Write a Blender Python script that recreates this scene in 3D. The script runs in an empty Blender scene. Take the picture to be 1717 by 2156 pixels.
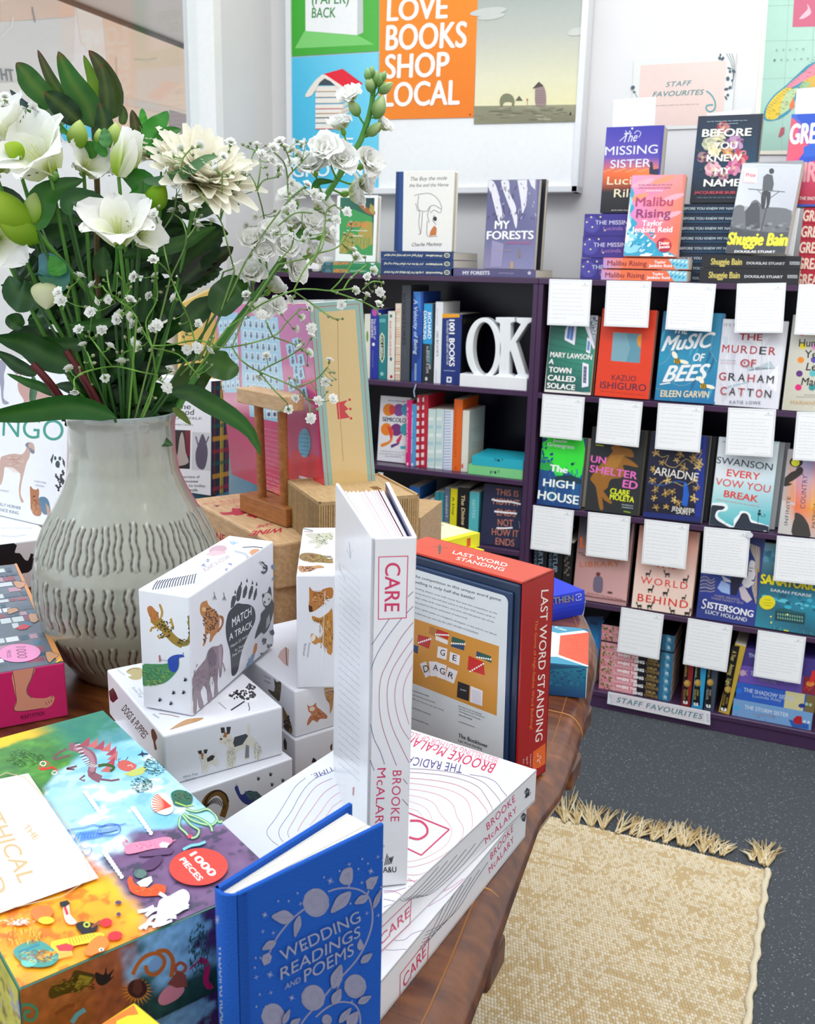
import bpy, bmesh, math, random
import numpy as np
from mathutils import Matrix, Vector
random.seed(7)
PI = math.pi
col = bpy.context.scene.collection
# ------------------------------------------------------------------ camera model (metres, z up, floor z=0)
IW, IH, FPX = 1717, 2156, 2035.0
PITCH, ROLL, YAW = math.radians(14.32), math.radians(1.24), math.radians(23.76)
def rz(a): c, s = math.cos(a), math.sin(a); return np.array([[c,-s,0],[s,c,0],[0,0,1.]])
_f = np.array([0, math.cos(PITCH), -math.sin(PITCH)]); _r = np.array([1.,0,0]); _u = np.cross(_r,_f)
_c, _s = math.cos(ROLL), math.sin(ROLL)
CR, CU, CF = rz(YAW)@(_c*_r+_s*_u), rz(YAW)@(-_s*_r+_c*_u), rz(YAW)@_f
C0 = np.array([0,0,1.2])
def ray(x, y):
    d = CF+(x-IW/2)/FPX*CR-(y-IH/2)/FPX*CU
    return d/np.linalg.norm(d)
def onz(x, y, z): d = ray(x,y); return C0+d*(z-C0[2])/d[2]
def ony(x, y, Y): d = ray(x,y); return C0+d*Y/d[1]
def onx(x, y, X): d = ray(x,y); return C0+d*X/d[0]
# notes taken from enlarged crops of the photograph: (origin x, origin y, scale)
Z = dict(A=(1060,540,.17472),B=(1417,540,.17472),C=(1417,840,.17472),D=(1060,1000,.17472),E=(1417,1140,.17472),
 F=(1160,1240,.17472),G=(1417,1340,.17472),H=(1100,560,.35935),I=(1100,1040,.35935),J=(680,560,.29685),
 K=(560,0,.40769),L=(1180,0,.31275),M=(860,1120,.19802),N=(1020,1440,.15143),O=(440,1680,.25626),
 P=(780,1780,.22132),Q=(0,1560,.27956),R=(0,1080,.22272),S=(220,1080,.30285),T=(360,600,.3145),
 U=(0,700,.37097),V=(0,1480,.32615),W=(420,1600,.43098),X=(680,980,.34945),Y=(0,840,.18557),
 a=(0,100,.17472),b=(0,380,.17472),c=(260,260,.17472),d=(480,130,.22132),e=(480,480,.20967),
 f=(240,540,.19802),g=(0,640,.17472),h=(0,0,.36109),i=(1080,1240,.11648),j=(960,1640,.23932),k=(380,960,.19802),
 l=(680,990,.12813), o=(0,0,1.0))
def zp(k, x, y): a, b, s = Z[k]; return (a+x*s, b+y*s)
# ------------------------------------------------------------------ colour
def lin(c): return c/12.92 if c <= .04045 else ((c+.055)/1.055)**2.4
def H(h):
    if not isinstance(h, str): return tuple(h)[:3]
    h = h.lstrip('#')
    if len(h) == 3: h = ''.join(k*2 for k in h)
    return tuple(lin(int(h[i:i+2],16)/255) for i in (0,2,4))
def mix(a, b, t): a, b = H(a), H(b); return tuple(a[i]*(1-t)+b[i]*t for i in range(3))
def smooth(t): t = np.clip(t,0,1); return t*t*(3-2*t)
def vnoise(x, y, seed=0):
    xi = np.floor(x).astype(np.int64); yi = np.floor(y).astype(np.int64); fx, fy = smooth(x-xi), smooth(y-yi)
    def h(a, b):
        n = (a*374761393+b*668265263+seed*974634777) & 0x7fffffff
        n = ((n ^ (n>>13))*1274126177) & 0x7fffffff
        return ((n ^ (n>>16)) & 0xffff)/65535.0
    return (h(xi,yi)*(1-fx)+h(xi+1,yi)*fx)*(1-fy)+(h(xi,yi+1)*(1-fx)+h(xi+1,yi+1)*fx)*fy
def fbm(x, y, seed=0, o=4):
    s, a, t = 0, .5, 0
    for i in range(o): s = s+a*vnoise(x*2**i, y*2**i, seed+i); t += a; a *= .5
    return s/t
# ------------------------------------------------------------------ materials
MATS = {}
def nt(name):
    m = bpy.data.materials.new(name); m.use_nodes = True
    n = m.node_tree.nodes; l = m.node_tree.links; return m, n, l, n['Principled BSDF']
def printed(name, rough=.5, metal=0., coat=0., mott=.04, scale=60, trans=0., spec=.5, bump=0.):
    """surface whose printed colours are a colour attribute, with a fine procedural mottle"""
    m, n, l, b = nt(name)
    at = n.new('ShaderNodeAttribute'); at.attribute_name = 'Col'
    tc = n.new('ShaderNodeTexCoord'); no = n.new('ShaderNodeTexNoise'); no.inputs['Scale'].default_value = scale; no.inputs['Detail'].default_value = 3
    l.new(tc.outputs['Object'], no.inputs['Vector'])
    mr = n.new('ShaderNodeMapRange'); mr.inputs[3].default_value = 1-mott; mr.inputs[4].default_value = 1+mott
    l.new(no.outputs['Fac'], mr.inputs[0])
    vm = n.new('ShaderNodeVectorMath'); vm.operation = 'SCALE'; l.new(at.outputs['Color'], vm.inputs[0]); l.new(mr.outputs[0], vm.inputs['Scale'])
    l.new(vm.outputs[0], b.inputs['Base Color'])
    b.inputs['Roughness'].default_value = rough; b.inputs['Metallic'].default_value = metal
    b.inputs['Coat Weight'].default_value = coat; b.inputs['Coat Roughness'].default_value = .12
    b.inputs['Specular IOR Level'].default_value = spec
    if bump:
        bp = n.new('ShaderNodeBump'); bp.inputs['Strength'].default_value = bump; bp.inputs['Distance'].default_value = .001
        l.new(no.outputs['Fac'], bp.inputs['Height']); l.new(bp.outputs[0], b.inputs['Normal'])
    if trans:
        o = n['Material Output']; t = n.new('ShaderNodeBsdfTranslucent'); l.new(vm.outputs[0], t.inputs['Color'])
        mx = n.new('ShaderNodeMixShader'); mx.inputs[0].default_value = trans
        l.new(b.outputs[0], mx.inputs[1]); l.new(t.outputs[0], mx.inputs[2]); l.new(mx.outputs[0], o.inputs['Surface'])
    MATS[name] = m; return m
printed('print', .45); printed('matte', .85, spec=.2); printed('paper', .9, mott=.03, spec=.1)
printed('gloss', .3, coat=.35, spec=.4); printed('foil', .38, metal=.45); printed('leaf', .38, mott=.18, scale=90, trans=.22, bump=.25, spec=.45)
printed('wrap', .12, coat=1., spec=.5); printed('petal', .6, mott=.04, scale=140, trans=.35, spec=.2); printed('stem', .45, mott=.15, scale=120); printed('cloth', .75, mott=.08, scale=900, bump=.5, spec=.25)
printed('lacquer', .28, mott=.1, scale=25, spec=.4); printed('pine', .6, mott=.14, scale=30); printed('twine', .9, mott=.25, scale=300, spec=.1)
# ------------------------------------------------------------------ mesh builder
class MB:
    def __init__(s): s.v, s.f, s.c, s.m, s.sm = [], [], [], [], []
    def add(s, vs, fs, c='#fff', mat='print', sm=False):
        o = len(s.v); s.v += [tuple(map(float,p)) for p in vs]
        multi = isinstance(c, list)
        if not multi: c = H(c)
        for f in fs:
            s.f.append([o+i for i in f])
            s.c.append([c[i] for i in f] if multi else c); s.m.append(mat); s.sm.append(sm)
        return s
    def box(s, x0, x1, y0, y1, z0, z1, c='#fff', mat='print', bev=0.0, seg=2, cols=None):
        """box, edges optionally rounded; cols: dict '-x','+x','-y','+y','-z','+z' -> colour"""
        bm = bmesh.new(); bmesh.ops.create_cube(bm, size=1)
        bmesh.ops.scale(bm, vec=(x1-x0,y1-y0,z1-z0), verts=bm.verts); bmesh.ops.translate(bm, vec=((x0+x1)/2,(y0+y1)/2,(z0+z1)/2), verts=bm.verts)
        if bev: bmesh.ops.bevel(bm, geom=bm.edges[:], offset=bev, segments=seg, affect='EDGES', profile=.5)
        bm.normal_update(); o = len(s.v); s.v += [tuple(v.co) for v in bm.verts]; bm.verts.index_update()
        for f in bm.faces:
            n = f.normal; ax = max(range(3), key=lambda i: abs(n[i])); k = ('-' if n[ax] < 0 else '+')+'xyz'[ax]
            s.f.append([o+v.index for v in f.verts]); s.c.append(H((cols or {}).get(k, c))); s.m.append(mat); s.sm.append(False)
        bm.free(); return s
    def tube(s, pts, r, c='#fff', mat='stem', n=7, cap=True):
        pts = [np.array(p, float) for p in pts]; k = len(pts)
        rs = r if isinstance(r, (list,tuple)) else [r]*k
        vs, fs = [], []; up = np.array([0,0,1.]); prev = None
        for i, p in enumerate(pts):
            t = pts[min(i+1,k-1)]-pts[max(i-1,0)]; t = t/(np.linalg.norm(t)+1e-12)
            a = prev if prev is not None else (up if abs(t[2]) < .9 else np.array([1.,0,0]))
            a = a-t*(a@t); a = a/(np.linalg.norm(a)+1e-12); prev = a; b = np.cross(t,a)
            for j in range(n):
                q = 2*PI*j/n; vs.append(p+rs[i]*(math.cos(q)*a+math.sin(q)*b))
        for i in range(k-1):
            for j in range(n): fs.append((i*n+j, i*n+(j+1)%n, (i+1)*n+(j+1)%n, (i+1)*n+j))
        s.add(vs, fs, c, mat, True)
        if cap: s.add([vs[j] for j in range(n)], [tuple(range(n-1,-1,-1))], c if not isinstance(c,list) else c[0], mat); s.add(vs[-n:], [tuple(range(n))], c if not isinstance(c,list) else c[-1], mat)
        return s
    def build(s, name, parent=None, M=None):
        me = bpy.data.meshes.new(name); me.from_pydata(s.v, [], s.f); mats = []
        for k in s.m:
            if k not in mats: mats.append(k)
        for k in mats: me.materials.append(MATS[k])
        ix = {k:i for i,k in enumerate(mats)}
        me.polygons.foreach_set('material_index', [ix[k] for k in s.m])
        me.polygons.foreach_set('use_smooth', s.sm)
        ca = me.color_attributes.new('Col', 'FLOAT_COLOR', 'CORNER'); buf = []
        for f, c in zip(s.f, s.c):
            if c and isinstance(c[0], (tuple,list)):
                for k in c: buf += [k[0],k[1],k[2],1.]
            else:
                buf += [c[0],c[1],c[2],1.]*len(f)
        ca.data.foreach_set('color', buf); me.update()
        o = bpy.data.objects.new(name, me); col.objects.link(o)
        if parent is not None: o.parent = parent
        if M is not None: o.matrix_world = M
        return o
def tag(o, label=None, cat=None, group=None, kind=None):
    if label:
        wd = label.split()
        while len(wd) > 16 and 'the' in wd: wd.remove('the')
        o['label'] = ' '.join(wd[:16])
    if cat: o['category'] = cat
    if group: o['group'] = group
    if kind: o['kind'] = kind
    return o
def thing(name, label, cat, M=None, group=None):
    o = bpy.data.objects.new(name, None); col.objects.link(o); o.empty_display_size = .03
    if M is not None: o.matrix_world = Matrix(M.tolist() if isinstance(M, np.ndarray) else M)
    return tag(o, label, cat, group)
def mat4(R, t): M = np.eye(4); M[:3,:3] = R; M[:3,3] = t; return M
def rx(a): c, s = math.cos(a), math.sin(a); return np.array([[1,0,0],[0,c,-s],[0,s,c]])
def ry(a): c, s = math.cos(a), math.sin(a); return np.array([[c,0,s],[0,1,0],[-s,0,c]])
# ------------------------------------------------------------------ lettering
_TC = {}
def glyphs(s, bold=0., slant=0., res=3, space=1.):
    k = (s,bold,slant,res,space)
    if k in _TC: return _TC[k]
    cu = bpy.data.curves.new('t','FONT'); cu.body = s; cu.size = 1; cu.resolution_u = res; cu.offset = bold; cu.shear = slant; cu.space_character = space; cu.fill_mode = 'FRONT'
    ob = bpy.data.objects.new('t',cu); me = bpy.data.meshes.new_from_object(ob)
    vs = np.array([v.co[:2] for v in me.vertices]) if len(me.vertices) else np.zeros((1,2)); fs = [tuple(p.vertices) for p in me.polygons]
    bpy.data.objects.remove(ob); bpy.data.curves.remove(cu); bpy.data.meshes.remove(me)
    r = (vs, fs, vs[:,0].min(), vs[:,0].max()); _TC[k] = r; return r
CAP = .70
def crom(P, closed, n=3):
    k = len(P); out = []; A = np.array(P, float)
    for i in range(k if closed else k-1):
        if closed: a, b, c, d = A[i-1], A[i], A[(i+1)%k], A[(i+2)%k]
        else: a, b, c, d = A[max(i-1,0)], A[i], A[i+1], A[min(i+2,k-1)]
        for j in range(n):
            t = j/n; out.append(tuple(b+.42*t*(c-a)*(1-t)**2*1.2+(c-b)*(3*t*t-2*t**3)-.42*1.2*(d-b)*(1-t)*t*t))
    if not closed: out.append(tuple(A[-1]))
    return out
class Face:
    """flat side of a part that carries printed art; positions may be read off the photograph: the ray of a pixel is met with the side itself"""
    def __init__(s, mb, T, o, u, v, lift=.000004, mat='print'):
        s.mb, s.o, s.u, s.v = mb, np.array(o,float), np.array(u,float), np.array(v,float)
        s.u /= np.linalg.norm(s.u); s.v /= np.linalg.norm(s.v); s.n = np.cross(s.u,s.v); s.lift, s.k, s.mat = lift, 0, mat
        T = np.array(T); s.Ri = T[:3,:3].T; s.tr = T[:3,3]; s.zk = 'o'; s.clip = None
        s.c = s.Ri@(C0-s.tr)
    def z(s, k): s.zk = k; return s
    def loc(s, x, y):
        x, y = zp(s.zk, x, y); d = s.Ri@ray(x,y); t = ((s.o-s.c)@s.n)/(d@s.n); p = s.c+d*t-s.o
        q = (p@s.u, p@s.v)
        if s.clip: a = s.clip; q = (min(max(q[0],a[0]),a[2]), min(max(q[1],a[1]),a[3]))
        return q
    def to3(s, q, k=None): k = s.k if k is None else k; return s.o+s.u*q[0]+s.v*q[1]+s.n*(s.lift*k)
    def uv(s, pts, c, mat=None, up=True):
        s.k += 1 if up else .3
        s.mb.add([s.to3(q) for q in pts], [tuple(range(len(pts)))], c, mat or s.mat); return s
    def rect(s, a, b, c, d, colr, mat=None): return s.uv([(a,b),(c,b),(c,d),(a,d)], colr, mat)
    def p(s, c, *xy, mat=None, up=True, sm=None):
        P = [(xy[i],xy[i+1]) for i in range(0,len(xy),2)]
        if (len(P) >= 7 and sm is None) or sm: P = crom(P, True)
        q = [s.loc(*k) for k in P]
        a = sum(q[i][0]*q[(i+1)%len(q)][1]-q[(i+1)%len(q)][0]*q[i][1] for i in range(len(q)))
        if a < 0: q = q[::-1]
        return s.uv(q, c, mat, up)
    def g(s, cols, *xy):
        """polygon with a colour per corner"""
        s.k += 1; q = [s.loc(xy[i],xy[i+1]) for i in range(0,len(xy),2)]
        s.mb.add([s.to3(k) for k in q], [tuple(range(len(q)))], [H(c) for c in cols], s.mat); return s
    def e(s, c, cx, cy, rx_, ry_=None, rot=0, n=18, mat=None, up=True):
        ry_ = ry_ or rx_; a = []; r = math.radians(rot)
        for i in range(n):
            t = 2*PI*i/n; x, y = rx_*math.cos(t), ry_*math.sin(t); a += [cx+x*math.cos(r)-y*math.sin(r), cy+x*math.sin(r)+y*math.cos(r)]
        return s.p(c, *a, mat=mat, up=up)
    def s_(s, c, w, *xy, mat=None, up=True, closed=False):
        """line of width w (in crop pixels)"""
        P = [(xy[i],xy[i+1]) for i in range(0,len(xy),2)]
        if closed: P = P+[P[0]]
        if len(P) >= 4: P = crom(P, False)
        P = [np.array(k,float) for k in P]
        s.k += 1 if up else .3
        L, R = [], []
        for i, p in enumerate(P):
            t = P[min(i+1,len(P)-1)]-P[max(i-1,0)]; t = t/(np.linalg.norm(t)+1e-9); nn = np.array([-t[1],t[0]])*w/2
            L.append(s.to3(s.loc(*(p+nn)))); R.append(s.to3(s.loc(*(p-nn))))
        k = len(P); s.mb.add(L+R, [(i,i+1,k+i+1,k+i) for i in range(k-1)], c, mat or s.mat); return s
    def t(s, txt, x0, y0, x1, y1, h, c, bold=0., slant=0., tl=None, mat=None, res=3, space=1., up=True):
        """text from baseline start (x0,y0) to baseline end (x1,y1); h = cap height in crop pixels"""
        ex = max(0., bold-.004)*.75; vs, fs, a, b = glyphs(txt, 0., slant, res, space)
        BL, BR = np.array(s.loc(x0,y0)), np.array(s.loc(x1,y1))
        if tl: V = np.array(s.loc(*tl))-BL
        else:
            d = np.array([x1-x0,y1-y0],float); d /= np.linalg.norm(d); nn = np.array([d[1],-d[0]])*h
            w = np.array(s.loc(x0+nn[0],y0+nn[1]))-BL; ud = BR-BL; ud = ud/np.linalg.norm(ud); pp = np.array([-ud[1],ud[0]])
            V = pp*(w@pp)
        s.k += 1 if up else .3
        U = (BR-BL)/(b-a)
        for dx, dy in (((0,0),) if not ex else ((-ex,0),(ex,0),(0,ex*.5),(0,-ex*.5))):
            if dx or dy: s.k += 1
            s.mb.add([s.to3(BL+U*(p[0]-a+dx)+V*((p[1]+dy)/CAP)) for p in vs], fs, c, mat or s.mat)
        return s
    def squig(s, c, w, x0, y0, x1, y1, amp, n, seed=0, mat=None):
        """an illegibly small line of writing"""
        r = random.Random(seed); a = []; x = 0.; words = []
        d = np.array([x1-x0,y1-y0],float); L = np.linalg.norm(d); d /= L; nn = np.array([d[1],-d[0]])
        while x < L:
            wl = r.uniform(.06,.16)*L; e = min(x+wl, L); m = max(4,int(n*(e-x)/L)); a = []
            for i in range(m):
                q = np.array([x0,y0])+d*(x+(e-x)*i/(m-1))+nn*amp*(((i%2)*2-1)*.5*r.uniform(.3,1)); a += [q[0],q[1]]
            s.s_(c, w, *a, up=False, mat=mat); x = e+.025*L
        return s
    def paint(s, u0, v0, u1, v1, nu, nv, fn, mat=None):
        """fill a rectangle with a painted picture: fn(U,V arrays 0..1) -> rgb arrays"""
        s.k += 1; U, V = np.meshgrid(np.linspace(0,1,nu+1), np.linspace(0,1,nv+1)); rgb = fn(U,V)
        o = len(s.mb.v); m = mat or s.mat; cc = np.stack([np.broadcast_to(k,U.shape) for k in rgb],-1).reshape(-1,3)
        for a, b in zip(U.ravel(), V.ravel()): s.mb.v.append(tuple(s.to3((u0+(u1-u0)*a, v0+(v1-v0)*b))))
        cc = [tuple(k) for k in np.clip(cc,0,1).tolist()]
        for j in range(nv):
            for i in range(nu):
                a = j*(nu+1)+i; f = [a,a+1,a+nu+2,a+nu+1]
                s.mb.f.append([o+k for k in f]); s.mb.c.append([cc[k] for k in f]); s.mb.m.append(m); s.mb.sm.append(False)
        return s
def LC(c): return np.array(H(c))
def lerp3(a, b, t): a, b = LC(a), LC(b); return [a[i]*(1-t)+b[i]*t for i in range(3)]
def over(base, c, mask): c = LC(c); return [base[i]*(1-mask)+c[i]*mask for i in range(3)]
def ramp(t, stops):
    out = [np.zeros_like(t) for _ in range(3)]; xs = [k for k,_ in stops]; cs = np.array([H(c) for _,c in stops])
    return [np.interp(t, xs, cs[:,i]) for i in range(3)]
# ------------------------------------------------------------------ books and boxes
def book_parts(th, T, W, D, Hh, cover, spine=None, back=None, pages='#efeadd', hard=False, mat='print', bulge=0.0):
    """local: x from the spine to the fore edge, y through the thickness (front cover at y=0), z up the height"""
    b = .0025 if hard else .0006; ov = .003 if hard else .0002; spine = spine or cover; back = back or cover
    m = MB(); inside = '#f2efe8'
    m.box(0,W,0,b,0,Hh,cover,mat,bev=b*.3,seg=1); m.box(0,W,D-b,D,0,Hh,back,mat,bev=b*.3,seg=1)
    if hard:
        n = 6; vs = []; bul = bulge
        for z in (0,Hh):
            for i in range(n+1):
                t = i/n; vs.append((-bul*math.sin(PI*t), D*t, z))
            for i in range(n+1):
                t = i/n; vs.append((-bul*math.sin(PI*t)+b, D*t, z))
        k = 2*(n+1); fs = []
        for i in range(n): fs += [(i+1,i,k+i,k+i+1), (n+1+i,n+2+i,k+n+2+i,k+n+1+i), (i,i+1,n+2+i,n+1+i), (k+i+1,k+i,k+n+1+i,k+n+2+i)]
        m.add(vs, fs, spine, mat)
    else: m.box(-.0002,b,0,D,0,Hh,spine,mat,bev=b*.3,seg=1)
    pg = MB(); pg.box(b,W-ov-.0005,b,D-b,ov,Hh-ov,pages,'paper')
    for i in range(max(3,int(D/.0022))):
        y = b+(D-2*b)*(i+.5)/max(3,int(D/.0022)); c = mix(pages,'#a59c8c',.25+.2*random.random())
        pg.add([(b+.001,y,Hh-ov+.00005),(W-ov-.001,y,Hh-ov+.00005),(W-ov-.001,y+.00035,Hh-ov+.00005),(b+.001,y+.00035,Hh-ov+.00005)],[(0,1,2,3)],c,'paper')
        pg.add([(W-ov-.0004,y,ov+.001),(W-ov-.0004,y+.00035,ov+.001),(W-ov-.0004,y+.00035,Hh-ov-.001),(W-ov-.0004,y,Hh-ov-.001)],[(0,1,2,3)],c,'paper')
    return m, pg
def front(m, T, W, Hh, **k): return Face(m, T, (0,0,0), (1,0,0), (0,0,1), **k)
def spinef(m, T, D, Hh, **k): return Face(m, T, (-.0002,D,0), (0,-1,0), (0,0,1), **k)
# ------------------------------------------------------------------ procedural surfaces of the room
def wallmat():
    m, n, l, b = nt('wall_paint'); no = n.new('ShaderNodeTexNoise'); no.inputs['Scale'].default_value = 40
    cr = n.new('ShaderNodeMapRange'); cr.inputs[3].default_value = .74; cr.inputs[4].default_value = .78; l.new(no.outputs['Fac'], cr.inputs[0])
    cb = n.new('ShaderNodeCombineColor'); l.new(cr.outputs[0], cb.inputs[0]); l.new(cr.outputs[0], cb.inputs[1]); l.new(cr.outputs[0], cb.inputs[2])
    l.new(cb.outputs[0], b.inputs['Base Color']); b.inputs['Roughness'].default_value = .7
    bp = n.new('ShaderNodeBump'); bp.inputs['Strength'].default_value = .08; l.new(no.outputs['Fac'], bp.inputs['Height']); l.new(bp.outputs[0], b.inputs['Normal'])
    MATS['wall'] = m
wallmat()
def carpetmat():
    m, n, l, b = nt('carpet'); tc = n.new('ShaderNodeTexCoord'); mp = n.new('ShaderNodeMapping'); mp.inputs['Rotation'].default_value = (0,0,.6); l.new(tc.outputs['Object'], mp.inputs['Vector'])
    vo = n.new('ShaderNodeTexVoronoi'); vo.inputs['Scale'].default_value = 165; vo.inputs['Randomness'].default_value = .75
    l.new(mp.outputs[0], vo.inputs['Vector'])
    w = n.new('ShaderNodeTexBrick'); w.inputs['Scale'].default_value = 70; w.inputs['Color1'].default_value = (.9,.9,.9,1); w.inputs['Color2'].default_value = (.35,.35,.35,1); w.inputs['Mortar'].default_value = (.05,.05,.05,1); w.inputs['Mortar Size'].default_value = .03; w.inputs['Row Height'].default_value = .25; w.inputs['Brick Width'].default_value = .6
    l.new(mp.outputs[0], w.inputs['Vector'])
    no = n.new('ShaderNodeTexNoise'); no.inputs['Scale'].default_value = 420; l.new(mp.outputs[0], no.inputs['Vector'])
    mu = n.new('ShaderNodeMath'); mu.operation = 'MULTIPLY'; l.new(w.outputs['Color'], mu.inputs[0]); l.new(no.outputs['Fac'], mu.inputs[1])
    ad = n.new('ShaderNodeMath'); ad.operation = 'SUBTRACT'; l.new(mu.outputs[0], ad.inputs[0]); l.new(vo.outputs['Distance'], ad.inputs[1])
    cr = n.new('ShaderNodeValToRGB'); e = cr.color_ramp.elements; e[0].position = -.0; e[0].color = (*H('#54585c'),1); e[1].position = .5; e[1].color = (*H('#cdd1d3'),1)
    x = cr.color_ramp.elements.new(.18); x.color = (*H('#878c91'),1)
    l.new(ad.outputs[0], cr.inputs[0]); l.new(cr.outputs[0], b.inputs['Base Color']); b.inputs['Roughness'].default_value = .95; b.inputs['Specular IOR Level'].default_value = .1
    bp = n.new('ShaderNodeBump'); bp.inputs['Strength'].default_value = .8; bp.inputs['Distance'].default_value = .003; l.new(ad.outputs[0], bp.inputs['Height']); l.new(bp.outputs[0], b.inputs['Normal'])
    MATS['carpet'] = m
carpetmat()
def woodmat(name, c1, c2, c3, scale=1., rough=.32, blocks=True, coat=.4):
    m, n, l, b = nt(name); tc = n.new('ShaderNodeTexCoord'); mp = n.new('ShaderNodeMapping'); mp.inputs['Scale'].default_value = (4*scale,18*scale,18*scale); l.new(tc.outputs['Object'], mp.inputs['Vector'])
    no = n.new('ShaderNodeTexNoise'); no.inputs['Scale'].default_value = 3.5; no.inputs['Detail'].default_value = 8; no.inputs['Distortion'].default_value = .25; l.new(mp.outputs[0], no.inputs['Vector'])
    cr = n.new('ShaderNodeValToRGB'); e = cr.color_ramp.elements; e[0].position = .33; e[0].color = (*H(c1),1); e[1].position = .68; e[1].color = (*H(c3),1); x = e.new(.5); x.color = (*H(c2),1)
    l.new(no.outputs['Fac'], cr.inputs[0]); out = cr.outputs[0]
    if blocks:
        br = n.new('ShaderNodeTexBrick'); br.inputs['Scale'].default_value = 1; br.inputs['Brick Width'].default_value = .5; br.inputs['Row Height'].default_value = .085; br.inputs['Mortar Size'].default_value = .0004; br.inputs['Color1'].default_value = (1.25,1.2,1.1,1); br.inputs['Color2'].default_value = (.55,.5,.48,1); br.inputs['Mortar'].default_value = (.35,.3,.3,1)
        l.new(tc.outputs['Object'], br.inputs['Vector'])
        mx = n.new('ShaderNodeMix'); mx.data_type = 'RGBA'; mx.blend_type = 'MULTIPLY'; mx.inputs[0].default_value = .55; l.new(out, mx.inputs[6]); l.new(br.outputs['Color'], mx.inputs[7]); out = mx.outputs[2]
    l.new(out, b.inputs['Base Color']); b.inputs['Roughness'].default_value = rough; b.inputs['Coat Weight'].default_value = coat; b.inputs['Coat Roughness'].default_value = .15
    bp = n.new('ShaderNodeBump'); bp.inputs['Strength'].default_value = .12; bp.inputs['Distance'].default_value = .002; l.new(no.outputs['Fac'], bp.inputs['Height']); l.new(bp.outputs[0], b.inputs['Normal'])
    MATS[name] = m
woodmat('tablewood','#4c2410','#673818','#824c22')
woodmat('beech','#c29a70','#cba67c','#d8b68c',scale=3,rough=.55,blocks=False,coat=0)
woodmat('redwood','#96592a','#a3652f','#ae713a',scale=3,rough=.5,blocks=False,coat=0)
def glassmat():
    m, n, l, b = nt('glass'); o = n['Material Output']; t = n.new('ShaderNodeBsdfTransparent'); t.inputs[0].default_value = (.97,.98,.98,1)
    g = n.new('ShaderNodeBsdfGlossy'); g.inputs['Roughness'].default_value = .02; mx = n.new('ShaderNodeMixShader'); mx.inputs[0].default_value = .05; l.new(t.outputs[0], mx.inputs[1]); l.new(g.outputs[0], mx.inputs[2]); l.new(mx.outputs[0], o.inputs['Surface'])
    MATS['glass'] = m
glassmat()
def rugmat():
    m, n, l, b = nt('jute'); at = n.new('ShaderNodeAttribute'); at.attribute_name = 'Col'; no = n.new('ShaderNodeTexNoise'); no.inputs['Scale'].default_value = 400
    tc = n.new('ShaderNodeTexCoord'); l.new(tc.outputs['Object'], no.inputs['Vector'])
    mr = n.new('ShaderNodeMapRange'); mr.inputs[3].default_value = .75; mr.inputs[4].default_value = 1.2; l.new(no.outputs['Fac'], mr.inputs[0])
    vm = n.new('ShaderNodeVectorMath'); vm.operation = 'SCALE'; l.new(at.outputs['Color'], vm.inputs[0]); l.new(mr.outputs[0], vm.inputs['Scale']); l.new(vm.outputs[0], b.inputs['Base Color']); b.inputs['Roughness'].default_value = .9; b.inputs['Specular IOR Level'].default_value = .1
    bp = n.new('ShaderNodeBump'); bp.inputs['Strength'].default_value = .6; bp.inputs['Distance'].default_value = .001; l.new(no.outputs['Fac'], bp.inputs['Height']); l.new(bp.outputs[0], b.inputs['Normal'])
    MATS['jute'] = m
rugmat()
# ------------------------------------------------------------------ room shell
def struct(o): o['kind'] = 'structure'; return o
XL, YB, YS = -1.74, 2.82, 2.518
struct(MB().box(-4.2,2.2,-1.6,3.0,-.05,0,mat='carpet').build('floor'))
struct(MB().box(XL-.12,2.2,YB,YB+.1,0,2.9,mat='wall').build('wall_back'))
WY1 = onx(450,200,XL)[1]; WZ0, WZ1 = .86, 2.6
wl = MB(); wl.box(XL-.12,XL,WY1+.03,YB,0,2.9,mat='wall'); wl.box(XL-.12,XL,-.4,WY1+.03,0,WZ0,mat='wall'); wl.box(XL-.12,XL,-.4,WY1+.03,WZ1,2.9,mat='wall'); struct(wl.build('wall_left'))
fr = MB(); fr.box(XL-.08,XL+.01,WY1-.005,WY1+.032,WZ0,WZ1,'#f4f4f2','gloss'); fr.box(XL-.08,XL+.01,-.4,WY1,WZ0-.02,WZ0+.02,'#f4f4f2','gloss'); fr.box(XL-.08,XL+.01,-.4,WY1,WZ1-.03,WZ1,'#f4f4f2','gloss')
win = struct(fr.build('window_1')); gl = MB(); gl.box(XL-.05,XL-.044,-.4,WY1-.004,WZ0+.02,WZ1-.03,mat='glass'); gl.build('window_pane', win)
sl = MB().box(XL+.005,XL+.16,-.4,WY1+.02,WZ0-.045,WZ0-.021,'#ecebe8','gloss',bev=.004); struct(sl.build('trim_1'))
# the street seen through the pane
ex = MB(); XE = -3.6; ex.box(XE-.05,XE,-.4,6.5,-.02,3.9,'#f6f6f7','matte'); F = Face(ex, np.eye(4), (XE,0,0),(0,1,0),(0,0,1), lift=.0006); F.z('h')
F.p('#f4d8c4', 585,-80,1450,-80,1450,900,660,900); F.p('#f6efe9',430,-60,585,-60,610,330,575,360,470,250); F.p('#f3d3c0',0,-60,440,-60,435,95,0,130)
F.p('#ece9e8',-400,150,435,105,430,350,0,700,-400,700); F.p('#e6d4c8',675,560,1450,720,1450,760,675,600); F.p('#a79a9f',985,640,1450,770,1450,1000,985,800); F.s_('#c9b4a6',5,1100,400,1100,700); F.s_('#d8bba8',4,675,330,685,680)
F.s_('#9ea0a6',7,185,40,188,70,195,95,200,130); F.s_('#fbfbfb',6,70,100,60,160,0,215); F.s_('#c9c3c0',5,780,345,850,352,910,340)
F.t('HT',4,468,78,474,70,'#7d8288',bold=.01)
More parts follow.
